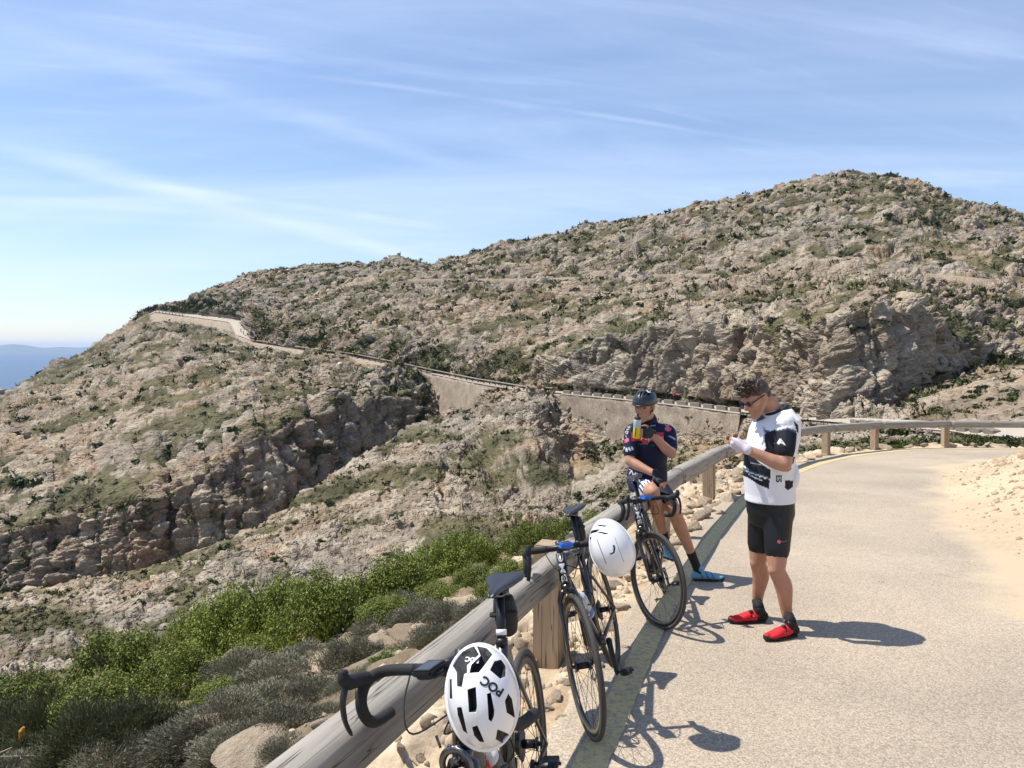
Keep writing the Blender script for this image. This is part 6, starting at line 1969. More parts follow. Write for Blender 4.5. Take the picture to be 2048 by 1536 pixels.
def c2p(pts):
    out = []
    for x, y in pts:
        dx_, dy_ = x - 938, y - 630
        # helmet axis is tilted in the picture
        t = R(-24)
        u_ = dx_ * math.cos(t) - dy_ * math.sin(t); v_ = dx_ * math.sin(t) + dy_ * math.cos(t)
        out.append((u_ / 190.0, -v_ / 258.0))
    return out


def grow(poly, k, sh=0.88):
    cx_ = sum(p[0] for p in poly) / len(poly); cy_ = sum(p[1] for p in poly) / len(poly)
    return [(cx_ * sh + (x - cx_) * k, cy_ * sh + (y - cy_) * k) for x, y in poly]


V2 = [grow(c2p(p), 1.35) for p in ([(772, 470), (800, 418), (832, 455), (778, 482)], [(855, 397), (893, 410), (945, 466), (905, 452)], [(925, 480), (945, 500), (985, 560), (962, 545)], [(975, 430), (1000, 445), (1040, 500), (1010, 480)])]
MK2 = [c2p([(868, 708), (905, 722), (932, 700), (944, 678), (957, 690), (940, 716), (908, 735), (880, 726)])]
h2c = at(1219, 1088, 3.62)
h2 = empty('cycling_helmet', h2c)
tag(h2, 'smooth white aero helmet with few slits hanging on a handlebar', 'helmet')
zax = (Vector((0, 0, CAM_H)) - h2c + Vector((-0.5, 0, 0.9))).normalized(); yax = (Vector((0.0, 0, 1)) - zax * zax.z).normalized()
yax = Matrix.Rotation(R(24), 3, zax) @ yax
h2.matrix_world = Matrix.Translation(h2c - zax * 0.07) @ Matrix((yax.cross(zax), yax, zax)).transposed().to_4x4()
V2.append([(0.30, -0.75), (0.315, -0.75), (0.36, 0.05), (0.345, 0.05)]); V2.append([(-0.42, -0.62), (-0.405, -0.62), (-0.45, 0.25), (-0.465, 0.25)])
helmet_shell(h2, 0.102, 0.141, 0.125, V2, m_white, MK2, 0.012, point=0.10)
straps(h2, 0.10, 0.13, ((-0.9, 0.1), (0.9, 0.1), (0.4, -0.8)), 0.10)
# ================================================================== people
m_skin = plain('sunned_skin', (0.43, 0.225, 0.145), 0.52, spec=0.35, var=0.22, vscale=16, bump=0.15, bscale=120)
m_skin.node_tree.nodes['Principled BSDF'].inputs['Subsurface Weight'].default_value = 0.12
m_skin.node_tree.nodes['Principled BSDF'].inputs['Subsurface Radius'].default_value = (0.012, 0.004, 0.002)
m_skin.node_tree.nodes['Principled BSDF'].inputs['Subsurface Scale'].default_value = 1.0
m_hairm = plain('dark_brown_hair', (0.045, 0.026, 0.017), 0.5, var=.4, vscale=60)
m_navyhelm = plain('dark_navy_helmet', (0.012, 0.017, 0.024), 0.35, coat=0.3)
m_blacklyc = plain('black_lycra', (0.008, 0.009, 0.012), 0.55, spec=0.4)
m_blacksock = plain('black_knit', (0.010, 0.010, 0.011), 0.85)
m_glove_dark = plain('black_glove', (0.010, 0.010, 0.012), 0.7)
m_glove_pale = plain('pale_lilac_glove', (0.62, 0.55, 0.60), 0.7)
m_red = plain('red_shoe_upper', (0.58, 0.025, 0.03), 0.4)
m_blue_shoe = plain('light_blue_shoe_upper', (0.15, 0.34, 0.47), 0.45)
m_sole = plain('dark_shoe_sole', (0.012, 0.012, 0.013), 0.6)
m_lens = plain('black_sunglass_lens', (0.006, 0.006, 0.007), 0.12)
m_white_print = plain('white_print', (0.75, 0.75, 0.76), 0.6)
m_red_print = plain('red_chest_print', (0.50, 0.02, 0.035), 0.6)
m_pink_print = plain('pink_print', (0.62, 0.10, 0.18), 0.6)
m_green_print = plain('green_print', (0.05, 0.35, 0.12), 0.6)
m_grey_print = plain('grey_print', (0.30, 0.31, 0.34), 0.6)
m_navy_print = plain('navy_print', (0.012, 0.014, 0.030), 0.6)
m_jersey = attr_mat('printed_jersey', rough=0.7, spec=0.25)


def union(build, voxel=0.007, smooth=6, factor=0.5):
    """one continuous surface from overlapping tapered pieces"""
    bm = bmesh.new(); build(bm)
    bmesh.ops.recalc_face_normals(bm, faces=bm.faces)
    me = bpy.data.meshes.new('u'); bm.to_mesh(me); bm.free()
    o = bpy.data.objects.new('u', me); COL.objects.link(o)
    md = o.modifiers.new('r', 'REMESH'); md.mode = 'VOXEL'; md.voxel_size = voxel
    sm = o.modifiers.new('s', 'SMOOTH'); sm.factor = factor; sm.iterations = smooth
    dg = bpy.context.evaluated_depsgraph_get()
    out = bpy.data.meshes.new_from_object(o.evaluated_get(dg))
    bpy.data.objects.remove(o); bpy.data.meshes.remove(me)
    out.polygons.foreach_set('use_smooth', np.ones(len(out.polygons), bool))
    return out


def coords(me):
    a = np.empty(len(me.vertices) * 3, np.float32); me.vertices.foreach_get('co', a); return a.reshape(-1, 3)


def put(name, me, mat, root):
    me.materials.clear(); me.materials.append(mat)
    o = obj_me(name, me, root)
    o.matrix_parent_inverse = root.matrix_world.inverted()
    return o


def limb(bm, pts, rad, n=4, seg=14, up=None):
    """smooth tapered limb with rounded ends"""
    pts = [Vector(p) for p in pts]
    rr = [r if hasattr(r, '__len__') else (r, r) for r in rad]
    P = catmull(pts, n) if len(pts) > 2 else [pts[0].lerp(pts[1], i / 4) for i in range(5)]
    t = np.linspace(0, len(rr) - 1, len(P))
    rads = [(float(np.interp(x, range(len(rr)), [r[0] for r in rr])), float(np.interp(x, range(len(rr)), [r[1] for r in rr]))) for x in t]
    bm_tube(bm, P, rads, seg, up=up)
    for e in (0, -1):
        bm_ell(bm, P[e], (max(rads[e]) * 0.98,) * 3 if abs(rads[e][0] - rads[e][1]) < 0.02 else (min(rads[e]),) * 3, seg=12, rings=8)


def frame(fwd, up):
    f = Vector(fwd).normalized(); u = Vector(up); u = (u - f * u.dot(f)).normalized(); l = u.cross(f)
    return f, l, u


def build_head(bm, c, fwd, up, k=1.0):
    """c: centre of the head between the ears"""
    f, l, u = frame(fwd, up)
    M = Matrix((f, l, u)).transposed()
    P = lambda a, b, d: Vector(c) + (f * a + l * b + u * d) * k
    bm_ell(bm, P(-0.012, 0, 0.035), (0.099 * k, 0.076 * k, 0.088 * k), M, 24, 16)          # skull
    bm_ell(bm, P(0.045, 0, 0.005), (0.050 * k, 0.062 * k, 0.075 * k), M, 20, 12)            # face
    limb(bm, [P(0.0, 0.056, -0.03), P(0.035, 0.045, -0.07), P(0.074, 0.012, -0.098), P(0.074, -0.012, -0.098), P(0.035, -0.045, -0.07), P(0.0, -0.056, -0.03)], [0.020 * k, 0.022 * k, 0.023 * k, 0.023 * k, 0.022 * k, 0.020 * k])   # jaw
    bm_ell(bm, P(0.040, 0, -0.055), (0.045 * k, 0.045 * k, 0.040 * k), M, 16, 10)
    limb(bm, [P(0.088, 0, 0.022), P(0.105, 0, -0.005), P(0.112, 0, -0.022)], [0.010 * k, 0.012 * k, 0.014 * k])  # nose
    for s in (-1, 1):
        bm_ell(bm, P(0.100, 0.012 * s, -0.026), (0.010 * k, 0.009 * k, 0.008 * k), M, 10, 8)
        limb(bm, [P(0.082, 0.040 * s, 0.033), P(0.093, 0.018 * s, 0.036), P(0.091, 0.004 * s, 0.030)], [0.009 * k, 0.010 * k, 0.009 * k])       # brow
        bm_ell(bm, P(0.062, 0.042 * s, -0.012), (0.024 * k, 0.020 * k, 0.022 * k), M, 10, 8)     # cheek
        bm_ell(bm, P(-0.012, 0.079 * s, 0.0), (0.019 * k, 0.008 * k, 0.032 * k), M, 12, 10)      # ear
        bm_ell(bm, P(-0.020, 0.085 * s, 0.006), (0.014 * k, 0.007 * k, 0.024 * k), M, 12, 10)
    limb(bm, [P(0.086, 0.020, -0.052), P(0.097, 0, -0.050), P(0.086, -0.020, -0.052)], [0.006 * k, 0.008 * k, 0.006 * k])   # lips
    limb(bm, [P(0.084, 0.018, -0.063), P(0.094, 0, -0.064), P(0.084, -0.018, -0.063)], [0.006 * k, 0.008 * k, 0.006 * k])
    return P


def build_hand(bm, wrist, direction, palm_n, side, curl=(0.5, 0.7, 0.6), spread=0.05, k=1.0, thumb=0.9, fr=1.0):
    """side +1: thumb on the +(direction x palm_n) side. curl bends the fingers towards palm_n."""
    d = Vector(direction).normalized(); n = Vector(palm_n); n = (n - d * n.dot(d)).normalized(); x = d.cross(n) * side
    w = Vector(wrist)
    limb(bm, [w, w + d * 0.045 * k, w + d * 0.085 * k], [(0.019 * k * fr, 0.030 * k * fr), (0.017 * k * fr, 0.040 * k * fr), (0.014 * k * fr, 0.040 * k * fr)], 3, 12, up=n)
    lens = (0.066, 0.075, 0.070, 0.054)
    tips = []
    for i, L in enumerate(lens):
        o = (1.5 - i) * 0.0205 * k
        b = w + d * (0.088 - 0.004 * abs(i - 1)) * k + x * o
        dd = (d + x * (1.5 - i) * spread).normalized()
        pts = [b - dd * 0.015 * k, b]; a = 0; p = b
        for j, fr_ in enumerate((0.45, 0.32, 0.23)):
            a += curl[j]
            p = p + (dd * math.cos(a) + n * math.sin(a)) * (L * fr_ * k)
            pts.append(p)
        limb(bm, pts, [0.0098 * k * fr, 0.0098 * k * fr, 0.0090 * k * fr, 0.0085 * k * fr, 0.0070 * k * fr], 3, 8)
        tips.append(p)
    tb = w + d * 0.022 * k + x * 0.030 * k
    t1 = tb + (d * 0.5 + x * 0.7 + n * 0.35 * thumb).normalized() * 0.040 * k
    t2 = t1 + (d * 0.85 + x * 0.1 + n * 0.6 * thumb).normalized() * 0.032 * k
    t3 = t2 + (d * 0.9 - x * 0.2 + n * 0.6 * thumb).normalized() * 0.026 * k
    limb(bm, [tb - x * 0.012 * k, tb, t1, t2, t3], [0.014 * k, 0.015 * k, 0.0115 * k, 0.0105 * k, 0.008 * k], 3, 8)
    return tips


def build_shoe(bm, ankle, heel, toe, k=1.0, sole=False):
    """cycling shoe: heel and toe are the points on the ground"""
    h, t = Vector(heel), Vector(toe); d = (t - h); L = d.length; d.normalize(); up = Vector((0, 0, 1)); up = (up - d * up.dot(d)).normalized()
    Q = lambda a, z: h + d * (L * a) + up * z
    if sole:
        limb(bm, [Q(0.03, 0.012), Q(0.3, 0.010), Q(0.6, 0.012), Q(0.85, 0.018), Q(0.98, 0.028)], [(0.012, 0.033), (0.011, 0.034), (0.011, 0.045), (0.011, 0.044), (0.010, 0.026)], 3, 12, up=up)
        bm_box(bm, Q(0.66, 0.003), (0.03, 0.05, 0.012))
        return
    limb(bm, [Q(0.05, 0.045), Q(0.25, 0.050), Q(0.5, 0.047), Q(0.72, 0.038), Q(0.88, 0.032), Q(0.97, 0.032)], [(0.034, 0.034), (0.040, 0.036), (0.036, 0.040), (0.025, 0.045), (0.019, 0.040), (0.012, 0.026)], 4, 14, up=up)
    limb(bm, [Q(0.12, 0.05), Vector(ankle) - up * 0.0, Vector(ankle) + up * 0.012], [(0.040, 0.036), (0.041, 0.038), (0.040, 0.037)], 3, 14, up=d)


def garment_bvh(*objs):
    vs_, fs_ = [], []
    for o in objs:
        me = o.data; off = len(vs_)
        vs_ += [tuple(c) for c in coords(me)]; fs_ += [tuple(off + i for i in p.vertices) for p in me.polygons]
    return BVHTree.FromPolygons(vs_, fs_)


def decal_mesh(me, bvh, X, Z, ang, direction, origin_y, lift=0.003, sx=1.0, sy=1.0):
    """lay a flat printed mesh (made in x,y) onto a garment by dropping it along a horizontal direction"""
    d = Vector(direction).normalized(); right = d.cross(Vector((0, 0, 1))).normalized(); up = Vector((0, 0, 1))
    ca, sa = math.cos(ang), math.sin(ang)
    bm = bmesh.new(); bm.from_mesh(me)
    bmesh.ops.triangulate(bm, faces=bm.faces)
    for _ in range(2):
        long_e = [e for e in bm.edges if e.calc_length() > 0.012]
        if long_e: bmesh.ops.subdivide_edges(bm, edges=long_e, cuts=1)
    ok = True
    for v in bm.verts:
        a, b = v.co.x * sx, v.co.y * sy
        o = Vector((X, origin_y, Z)) + right * (a * ca - b * sa) + up * (a * sa + b * ca)
        h = bvh.ray_cast(o, d)
        if h[0] is None:
            v.co = Vector((0, 0, -99)); continue
        v.co = h[0] - d * lift
    bmesh.ops.delete(bm, geom=[v for v in bm.verts if v.co.z < -90], context='VERTS')
    bm.to_mesh(me); bm.free()
    return me


def flat_poly(pts, mat, name='print'):
    bm = bmesh.new()
    f = bm.faces.new([bm.verts.new((x, y, 0)) for x, y in pts])
    bmesh.ops.triangulate(bm, faces=[f])
    bmesh.ops.subdivide_edges(bm, edges=bm.edges, cuts=3)
    me = bpy.data.meshes.new(name); bm.to_mesh(me); bm.free(); me.materials.append(mat)
    return me


def ring_poly(rx, ry, w, mat, n=28):
    vs_ = [(rx * math.cos(2 * math.pi * i / n) * q, ry * math.sin(2 * math.pi * i / n) * q, 0) for q in (1, 1 - w) for i in range(n)]
    return mesh_np('emblem', vs_, [(i, (i + 1) % n, n + (i + 1) % n, n + i) for i in range(n)], mat)


def side_uv(v, Y):
    """photo column and row of points, seen square-on at one distance (for printing a garment)"""
    px = 1024 + v[:, 0] / Y * FPX
    a = np.arctan2(CAM_H - v[:, 2], Y)
    py = 768 + FPX * np.tan(a - PITCH)
    return px, py


def shade_print(v, Y, base, polys):
    px, py = side_uv(v, Y)
    c = np.tile(np.array(base, float), (len(v), 1))
    for pts, col in polys:
        c[in_poly(px, py, pts)] = col
    return c


# ------------------------------------------------------------------ standing cyclist
YS = 5.33
J = at
fS = Vector((-0.90, -0.43, 0)).normalized()
footL = ground(1562, 1283); footR = ground(1492, 1246)
st = empty('person', (1.72, 5.33, road_z(5.33)))
bpy.context.view_layer.update()
tag(st, 'standing cyclist in white and black jersey and black shorts looking down at his gloved hands', 'person')
torso = [(J(1540, 1048, YS), (.105, .150)), (J(1541, 1020, YS), (.135, .172)), (J(1540, 985, YS), (.150, .168)), (J(1537, 945, YS), (.156, .168)), (J(1540, 905, YS), (.148, .176)), (J(1549, 866, YS), (.134, .188)), (J(1556, 836, YS), (.104, .172)), (J(1555, 818, YS), (.068, .098))]
neck = [(J(1553, 830, YS), .066), (J(1543, 814, YS - .01), .060), (J(1530, 800, YS - .02), .060)]
headS = J(1513, 797, YS - 0.03)
hfS = Vector((-0.80, -0.30, -0.50)); huS = Vector((-0.5, -0.15, 0.85))
shL, elL, wrL = J(1575, 852, 5.17), J(1569, 930, 5.08), J(1490, 897, 5.14)
shR, elR, wrR = J(1528, 848, 5.50), J(1512, 925, 5.52), J(1486, 890, 5.36)
hipL, knL, anL = J(1556, 1040, 5.24), J(1553, 1140, 5.17), J(1577, 1243, 5.18)
hipR, knR, anR = J(1524, 1036, 5.44), J(1516, 1125, 5.44), J(1514, 1212, 5.53)


def body_standing(bm):
    bm_tube(bm, [p for p, _ in torso], [(a - .018, b - .016) for _, (a, b) in torso], 24, up=fS)
    limb(bm, [p for p, _ in neck], [r for _, r in neck])
    build_head(bm, headS, hfS, huS)
    for sh, el, wr in ((shL, elL, wrL), (shR, elR, wrR)):
        limb(bm, [sh, sh.lerp(el, .5) + Vector((0.004, 0, 0)), el], [.060, .057, .046])
        limb(bm, [el, el.lerp(wr, .3) + Vector((0, 0, -.006)), wr], [.048, .047, .029])
    for hip, kn, an in ((hipL, knL, anL), (hipR, knR, anR)):
        limb(bm, [hip, hip.lerp(kn, .55), kn], [.088, .078, .058])
        calf = kn.lerp(an, .32) + Vector((0.022, 0.0, 0))
        limb(bm, [kn, calf, kn.lerp(an, .7) + Vector((.006, 0, 0)), an], [.056, .060, .042, .034])
        bm_ell(bm, kn + Vector((-.022, -.008, .0)), (.040, .040, .045))
    # bare fingers of both hands
    build_hand(bm, wrL, J(1466, 886, 5.19) - wrL, Vector((0.2, 0.8, 0.5)), 1, (.35, .55, .4), k=.98)
    build_hand(bm, wrR, J(1464, 884, 5.30) - wrR, Vector((0.2, -0.8, 0.5)), -1, (.4, .6, .4), k=.98)


put('body', union(body_standing, 0.0076, 4), m_skin, st)


def jersey_standing(bm):
    t = torso[1:]
    bm_tube(bm, [J(1540, 1001, YS)] + [p for p, _ in t[1:]], [(.164, .182)] + [(a + .012, b + .010) for _, (a, b) in t[1:]], 28, up=fS)
    for sh, el in ((shL, elL), (shR, elR)):
        limb(bm, [sh + Vector((-.012, 0, .02)), sh + Vector((0, 0, -.02)), sh.lerp(el, .48), sh.lerp(el, .62)], [.070, .078, .074, .075])
    # loose fullness over the back pockets
    bm_ell(bm, J(1578, 950, YS), (.055, .14, .12), None)


jm = union(jersey_standing, 0.0066, 4)
v = coords(jm)
K5 = lambda pts: [(1400 + x / 5.4875, 730 + y / 5.4875) for x, y in pts]
WHITE, DARK, SLATE, LGREY = (.74, .74, .77), (.010, .012, .020), (.075, .105, .140), (.42, .43, .47)
pol = [(K5([(640, 640), (760, 540), (785, 600), (705, 660), (625, 725)]), SLATE), (K5([(560, 800), (640, 640), (700, 700), (600, 830)]), (.60, .62, .68)),
       (K5([(740, 690), (760, 690), (765, 800), (740, 900)]), LGREY),
       (K5([(740, 715), (800, 730), (930, 672), (1020, 705), (1035, 760), (960, 720), (765, 770)]), SLATE), (K5([(745, 775), (770, 745), (930, 690), (1030, 740), (1020, 800), (970, 1000), (700, 1000), (745, 920)]), DARK),
       (K5([(500, 1010), (600, 985), (700, 1090), (790, 1150), (785, 1260), (620, 1195), (560, 1110)]), DARK), (K5([(430, 1140), (600, 1175), (785, 1235), (785, 1258), (480, 1192), (430, 1170)]), SLATE),
       (K5([(430, 1185), (600, 1218), (780, 1262), (778, 1360), (690, 1328), (600, 1268), (480, 1262), (430, 1265)]), DARK), (K5([(560, 1170), (600, 1195), (760, 1240), (770, 1250), (600, 1205)]), WHITE), (K5([(600, 1225), (715, 1268), (715, 1280), (640, 1258)]), WHITE),
       (K5([(940, 985), (1090, 980), (1060, 1080), (995, 1118), (938, 1115)]), DARK), (K5([(938, 1155), (1040, 1135), (985, 1172)]), DARK), (K5([(945, 1262), (1060, 1275), (1060, 1345), (990, 1372), (948, 1352)]), DARK), (K5([(1000, 600), (1060, 650), (1060, 740), (1030, 720)]), DARK)]
pc = shade_print(v, 5.17, WHITE, pol)
add_color(jm, 'col', pc)
jo = put('jersey', jm, m_jersey, st)


def collar_(bm):
    c = J(1551, 822, YS); f, l, u = frame((-.75, -.3, -.35), (-.45, 0, .9))
    pts = [c + (f * math.cos(a) * .078 + l * math.sin(a) * .086) for a in np.linspace(0, 2 * math.pi, 25)]
    bm_tube(bm, pts, .019, 10, cap=False)


bm = bmesh.new(); collar_(bm); bmesh.ops.recalc_face_normals(bm, faces=bm.faces)
put('collar', obj_bm('tmp', bm, m_blacklyc, None, True).data, m_blacklyc, st); bpy.data.objects.remove(bpy.data.objects['tmp'])


def shorts_standing(bm):
    bm_tube(bm, [J(1540, 1052, YS), J(1541, 1025, YS), J(1540, 998, YS), J(1538, 975, YS)], [(.112, .155), (.145, .180), (.150, .176), (.148, .166)], 24, up=fS)
    for hip, kn in ((hipL, knL), (hipR, knR)):
        limb(bm, [hip + Vector((0, 0, .03)), hip, hip.lerp(kn, .5), hip.lerp(kn, .62)], [.098, .100, .087, .084])


put('shorts', union(shorts_standing, 0.010, 4), m_blacklyc, st)
for nm, an, heel, toe in (('shoe', anL, ground(1592, 1272), ground(1541, 1281)), ('shoe', anR, ground(1531, 1244), ground(1455, 1247))):
    toe = heel + (toe - heel).normalized() * 0.262
    an2 = heel + (toe - heel) * 0.20 + Vector((0, 0, .10))
    sm_ = union(lambda b: build_shoe(b, an2, heel, toe), 0.005, 3)
    vv_ = coords(sm_); dd_ = (toe - heel); tpar = ((vv_ - np.array(heel)) @ np.array(dd_)) / dd_.length_squared
    cc_ = np.where((tpar < 0.27 + 0.05 * np.sin(vv_[:, 2] * 90))[:, None], np.array([.012, .012, .013]), np.array([.58, .022, .03]))
    cc_ = np.where((vv_[:, 2] > heel.z + .098)[:, None], np.array([.012, .012, .013]), cc_)
    cc_ = np.where((np.abs(tpar - .46) < .022)[:, None] & (vv_[:, 2] > heel.z + .05)[:, None], np.array([.02, .02, .02]), cc_)
    cc_ = np.where((perlin(vv_ * 90) > .62)[:, None] & (tpar > .3)[:, None] & (tpar < .62)[:, None], np.array([.6, .5, .5]), cc_)
    add_color(sm_, 'col', cc_); sm_.materials.clear()
    so = put(nm, sm_, m_jersey, st); so['label'] = 'red cycling shoe with black heel'
    sl_ = put('sole', union(lambda b: build_shoe(b, an2, heel, toe, sole=True), 0.005, 2), m_sole, so); sl_.matrix_parent_inverse = Matrix()
    bmd = bmesh.new(); bm_ell(bmd, heel + (toe - heel) * 0.42 + Vector((-0.005, -.012, .086)), (.016, .016, .010)); put('dial', obj_bm('tmp', bmd, m_sole, None, True).data, m_sole, so).matrix_parent_inverse = Matrix(); bpy.data.objects.remove(bpy.data.objects['tmp'])
    put('sock', union(lambda b: limb(b, [an2 - Vector((0, 0, .03)), an2, an2.lerp(an, .8) + Vector((0, 0, .03)), an + Vector((0, 0, .035))], [.040, .039, .038, .0385]), 0.006, 3), m_blacksock, st)


def glove_(bm, wr, tgt, n, side):
    d = (tgt - wr).normalized()
    limb(bm, [wr - d * .02, wr + d * .01, wr + d * 0.05, wr + d * 0.086], [(.034, .036), (.028, .036), (.025, .047), (.022, .048)], 3, 14, up=n)
    x = d.cross(Vector(n)).normalized() * side
    limb(bm, [wr + d * .02 + x * .02, wr + d * .045 + x * .048], [.022, .017])
    nn_ = (Vector(n) - d * Vector(n).dot(d)).normalized()
    for i in range(4):
        o = (1.5 - i) * .0205
        limb(bm, [wr + d * .07 + x * o, wr + d * .097 + x * o + nn_ * .003], [.0135, .0122])


put('glove', union(lambda b: glove_(b, wrL, J(1466, 886, 5.19), Vector((0.2, 0.8, 0.5)), 1), .005, 3), m_glove_pale, st)
put('glove', union(lambda b: glove_(b, wrR, J(1464, 884, 5.30), Vector((0.2, -0.8, 0.5)), -1), .005, 3), m_glove_pale, st)
# the small wrapped bar he holds
hb_ = bmesh.new(); bm_box(hb_, J(1464, 874, 5.245), (.085, .022, .026), (0, -0.25, 0.2)); bmesh.ops.bevel(hb_, geom=list(hb_.edges), offset=.006, segments=2, affect='EDGES')
ho_ = obj_bm('snack_bar', hb_, plain('brown_snack', (.20, .085, .05), .6)); tag(ho_, "small brown snack held between the standing cyclist's gloved hands", 'snack')
# hair: short, tousled on top
f, l, u = frame(hfS, huS)
HP = lambda a, b, d: headS + f * a + l * b + u * d
rh = random.Random(4)


def hair_(bm):
    M = Matrix((f, l, u)).transposed()
    bm_ell(bm, HP(-.020, 0, .048), (.101, .079, .082), M, 24, 16)
    bm_ell(bm, HP(-.060, 0, .000), (.052, .068, .052), M, 16, 12)
    for i in range(230):
        a = rh.uniform(0, 6.28); q = rh.uniform(0, 1) ** .6
        x, y = -.005 + .092 * q * math.cos(a), .070 * q * math.sin(a)
        z = .045 + .078 * math.sqrt(max(0.02, 1 - q * q * .95))
        p = HP(x, y, z - .012)
        L = rh.uniform(.030, .062) * (1.2 if x > 0.0 else .75)
        d = (u * 1.0 + f * rh.uniform(-.3, .75) + l * rh.uniform(-.7, .7) + f * x * 4).normalized()
        bend = (f * rh.uniform(-.5, .7) + l * rh.uniform(-.6, .6)) * L * .6
        bm_tube(bm, [p, p + d * L * .6, p + d * L + bend], [.0095, .0075, .003], 6)


put('hair', union(hair_, .0042, 1, .2), m_hairm, st)
sgl = bmesh.new()
for s in (-1, 1):
    bm_ell(sgl, HP(.096, .032 * s, .012), (.010, .031, .020), Matrix((f, l, u)).transposed() @ Matrix.Rotation(-.25 * s, 3, 'Z'), 16, 10)
    bm_tube(sgl, [HP(.090, .062 * s, .018), HP(.04, .078 * s, .022), HP(-.012, .084 * s, .022), HP(-.034, .083 * s, .008)], [.0045, .004, .004, .0035], 8)
bm_tube(sgl, [HP(.104, -.012, .016), HP(.104, .012, .016)], .004, 8)
put('sunglasses', obj_bm('tmp', sgl, m_lens, None, True).data, m_lens, st); bpy.data.objects.remove(bpy.data.objects['tmp'])
bvS = garment_bvh(jo)
Zp = lambda py, Y: float(at(1024, py, Y).z)
Xp = lambda px, Y: float((px - 1024) / FPX * Y)
YAX = (0, 1, 0)


def deco(root, bvh, me, px, py, Y, ang=0, lift=.003, sx=1, sy=1, name='lettering'):
    decal_mesh(me, bvh, Xp(px, Y), Zp(py, Y), ang, YAX, Y - 1.2, lift, sx, sy)
    if len(me.polygons):
        o = obj_me(name, me, root); o.matrix_parent_inverse = root.matrix_world.inverted()


deco(st, bvS, text_mesh('A', .052, m_white_print, .0025), 1557, 882, 5.15, sx=1.1)
deco(st, bvS, text_mesh('ES', .052, m_navy_print, .0012), 1556, 955, 5.2, ang=R(-90))
deco(st, bvS, text_mesh('CANYON', .012, m_white_print, .0002), 1517, 929, 5.2, ang=R(-6))
shb = garment_bvh([o for o in st.children if o.name.startswith('shorts')][0])
deco(st, shb, ring_poly(.012, .012, .8, m_pink_print), 1556, 1078, 5.2, name='emblem')
deco(st, shb, text_mesh('castelli', .016, m_grey_print, .0002), 1566, 1077, 5.2)

# ------------------------------------------------------------------ seated cyclist drinking
YT = 6.85
se = empty('person', (1.30, 6.85, road_z(6.85)))
bpy.context.view_layer.update()
tag(se, 'seated cyclist in navy jersey and dark helmet drinking from a bottle on the rail', 'person')
fT = Vector((-0.28, -0.96, 0)).normalized()
railz = -ROAD_SLOPE * 6.95 + RAIL_H
seat = Vector((1.215, 6.93, railz))
T_ = lambda px, py, Y: at(px, py, Y)
torsoT = [(T_(1293, 972, 6.92), (.120, .165)), (T_(1294, 955, 6.91), (.135, .172)), (T_(1297, 925, 6.88), (.128, .155)), (T_(1299, 897, 6.85), (.125, .160)), (T_(1300, 872, 6.84), (.120, .178)), (T_(1301, 856, 6.85), (.098, .165)), (T_(1302, 846, 6.86), (.070, .105))]
neckT = [(T_(1302, 850, 6.86), .062), (T_(1298, 838, 6.83), .056), (T_(1292, 824, 6.80), .056)]
headT = T_(1289, 816, 6.79)
hfT = Vector((-0.50, -0.86, -0.06)); huT = Vector((-0.05, -0.1, 1))
rsh, rel, rwr = T_(1264, 864, 6.82), T_(1259, 921, 6.72), T_(1312, 949, 6.53)
lsh, lel, lwr = T_(1337, 866, 6.82), T_(1343, 907, 6.62), T_(1303, 867, 6.58)
rhip, rkn, ran = T_(1276, 968, 6.86), T_(1306, 984, 6.42), T_(1318, 1082, 6.62)
lhip, lkn, lan = T_(1312, 972, 6.86), T_(1346, 1016, 6.46), T_(1384, 1128, 6.78)
heelR, toeR = T_(1328, 1116, 6.72), T_(1352, 1132, 6.5)
heelL, toeL = Vector(ground(1386, 1161)), Vector(ground(1438, 1162))
toeR = heelR + (toeR - heelR).normalized() * .252; toeR.z = heelR.z + .03
toeL = heelL + (toeL - heelL).normalized() * .252
ran = heelR + (toeR - heelR) * .16 + Vector((0, .01, .125)); lan = heelL + (toeL - heelL) * .15 + Vector((-.01, 0, .125))
bot_c = T_(1274, 856, 6.535)
hdir = Vector((-.78, -.62, .10)); hnrm = Vector((-.62, .78, .0))


def body_seated(bm):
    bm_tube(bm, [p for p, _ in torsoT], [(a - .016, b - .014) for _, (a, b) in torsoT], 24, up=fT)
    limb(bm, [p for p, _ in neckT], [r for _, r in neckT])
    build_head(bm, headT, hfT, huT)
    for sh, el, wr in ((rsh, rel, rwr), (lsh, lel, lwr)):
        limb(bm, [sh, sh.lerp(el, .5), el], [.056, .052, .043])
        limb(bm, [el, el.lerp(wr, .3) + Vector((0, 0, -.006)), wr], [.046, .045, .028])
    limb(bm, [rhip, rhip.lerp(rkn, .5), rkn], [.085, .080, .060])
    limb(bm, [lhip, lhip.lerp(lkn, .5), lkn], [.085, .080, .060])
    for kn, an in ((rkn, ran), (lkn, lan)):
        bm_ell(bm, kn + Vector((.0, -.020, .0)), (.045, .042, .045))
        limb(bm, [kn, kn.lerp(an, .32) + Vector((0, .022, 0)), kn.lerp(an, .7), an], [.056, .060, .041, .033])
    build_hand(bm, lwr, hdir, hnrm, -1, (.45, .75, .7), k=.98, spread=.02)
    build_hand(bm, rwr, T_(1327, 966, 6.44) - rwr, Vector((0.1, .5, -.85)), -1, (.3, .4, .3), k=.95)


put('body', union(body_seated, .0078, 4), m_skin, se)


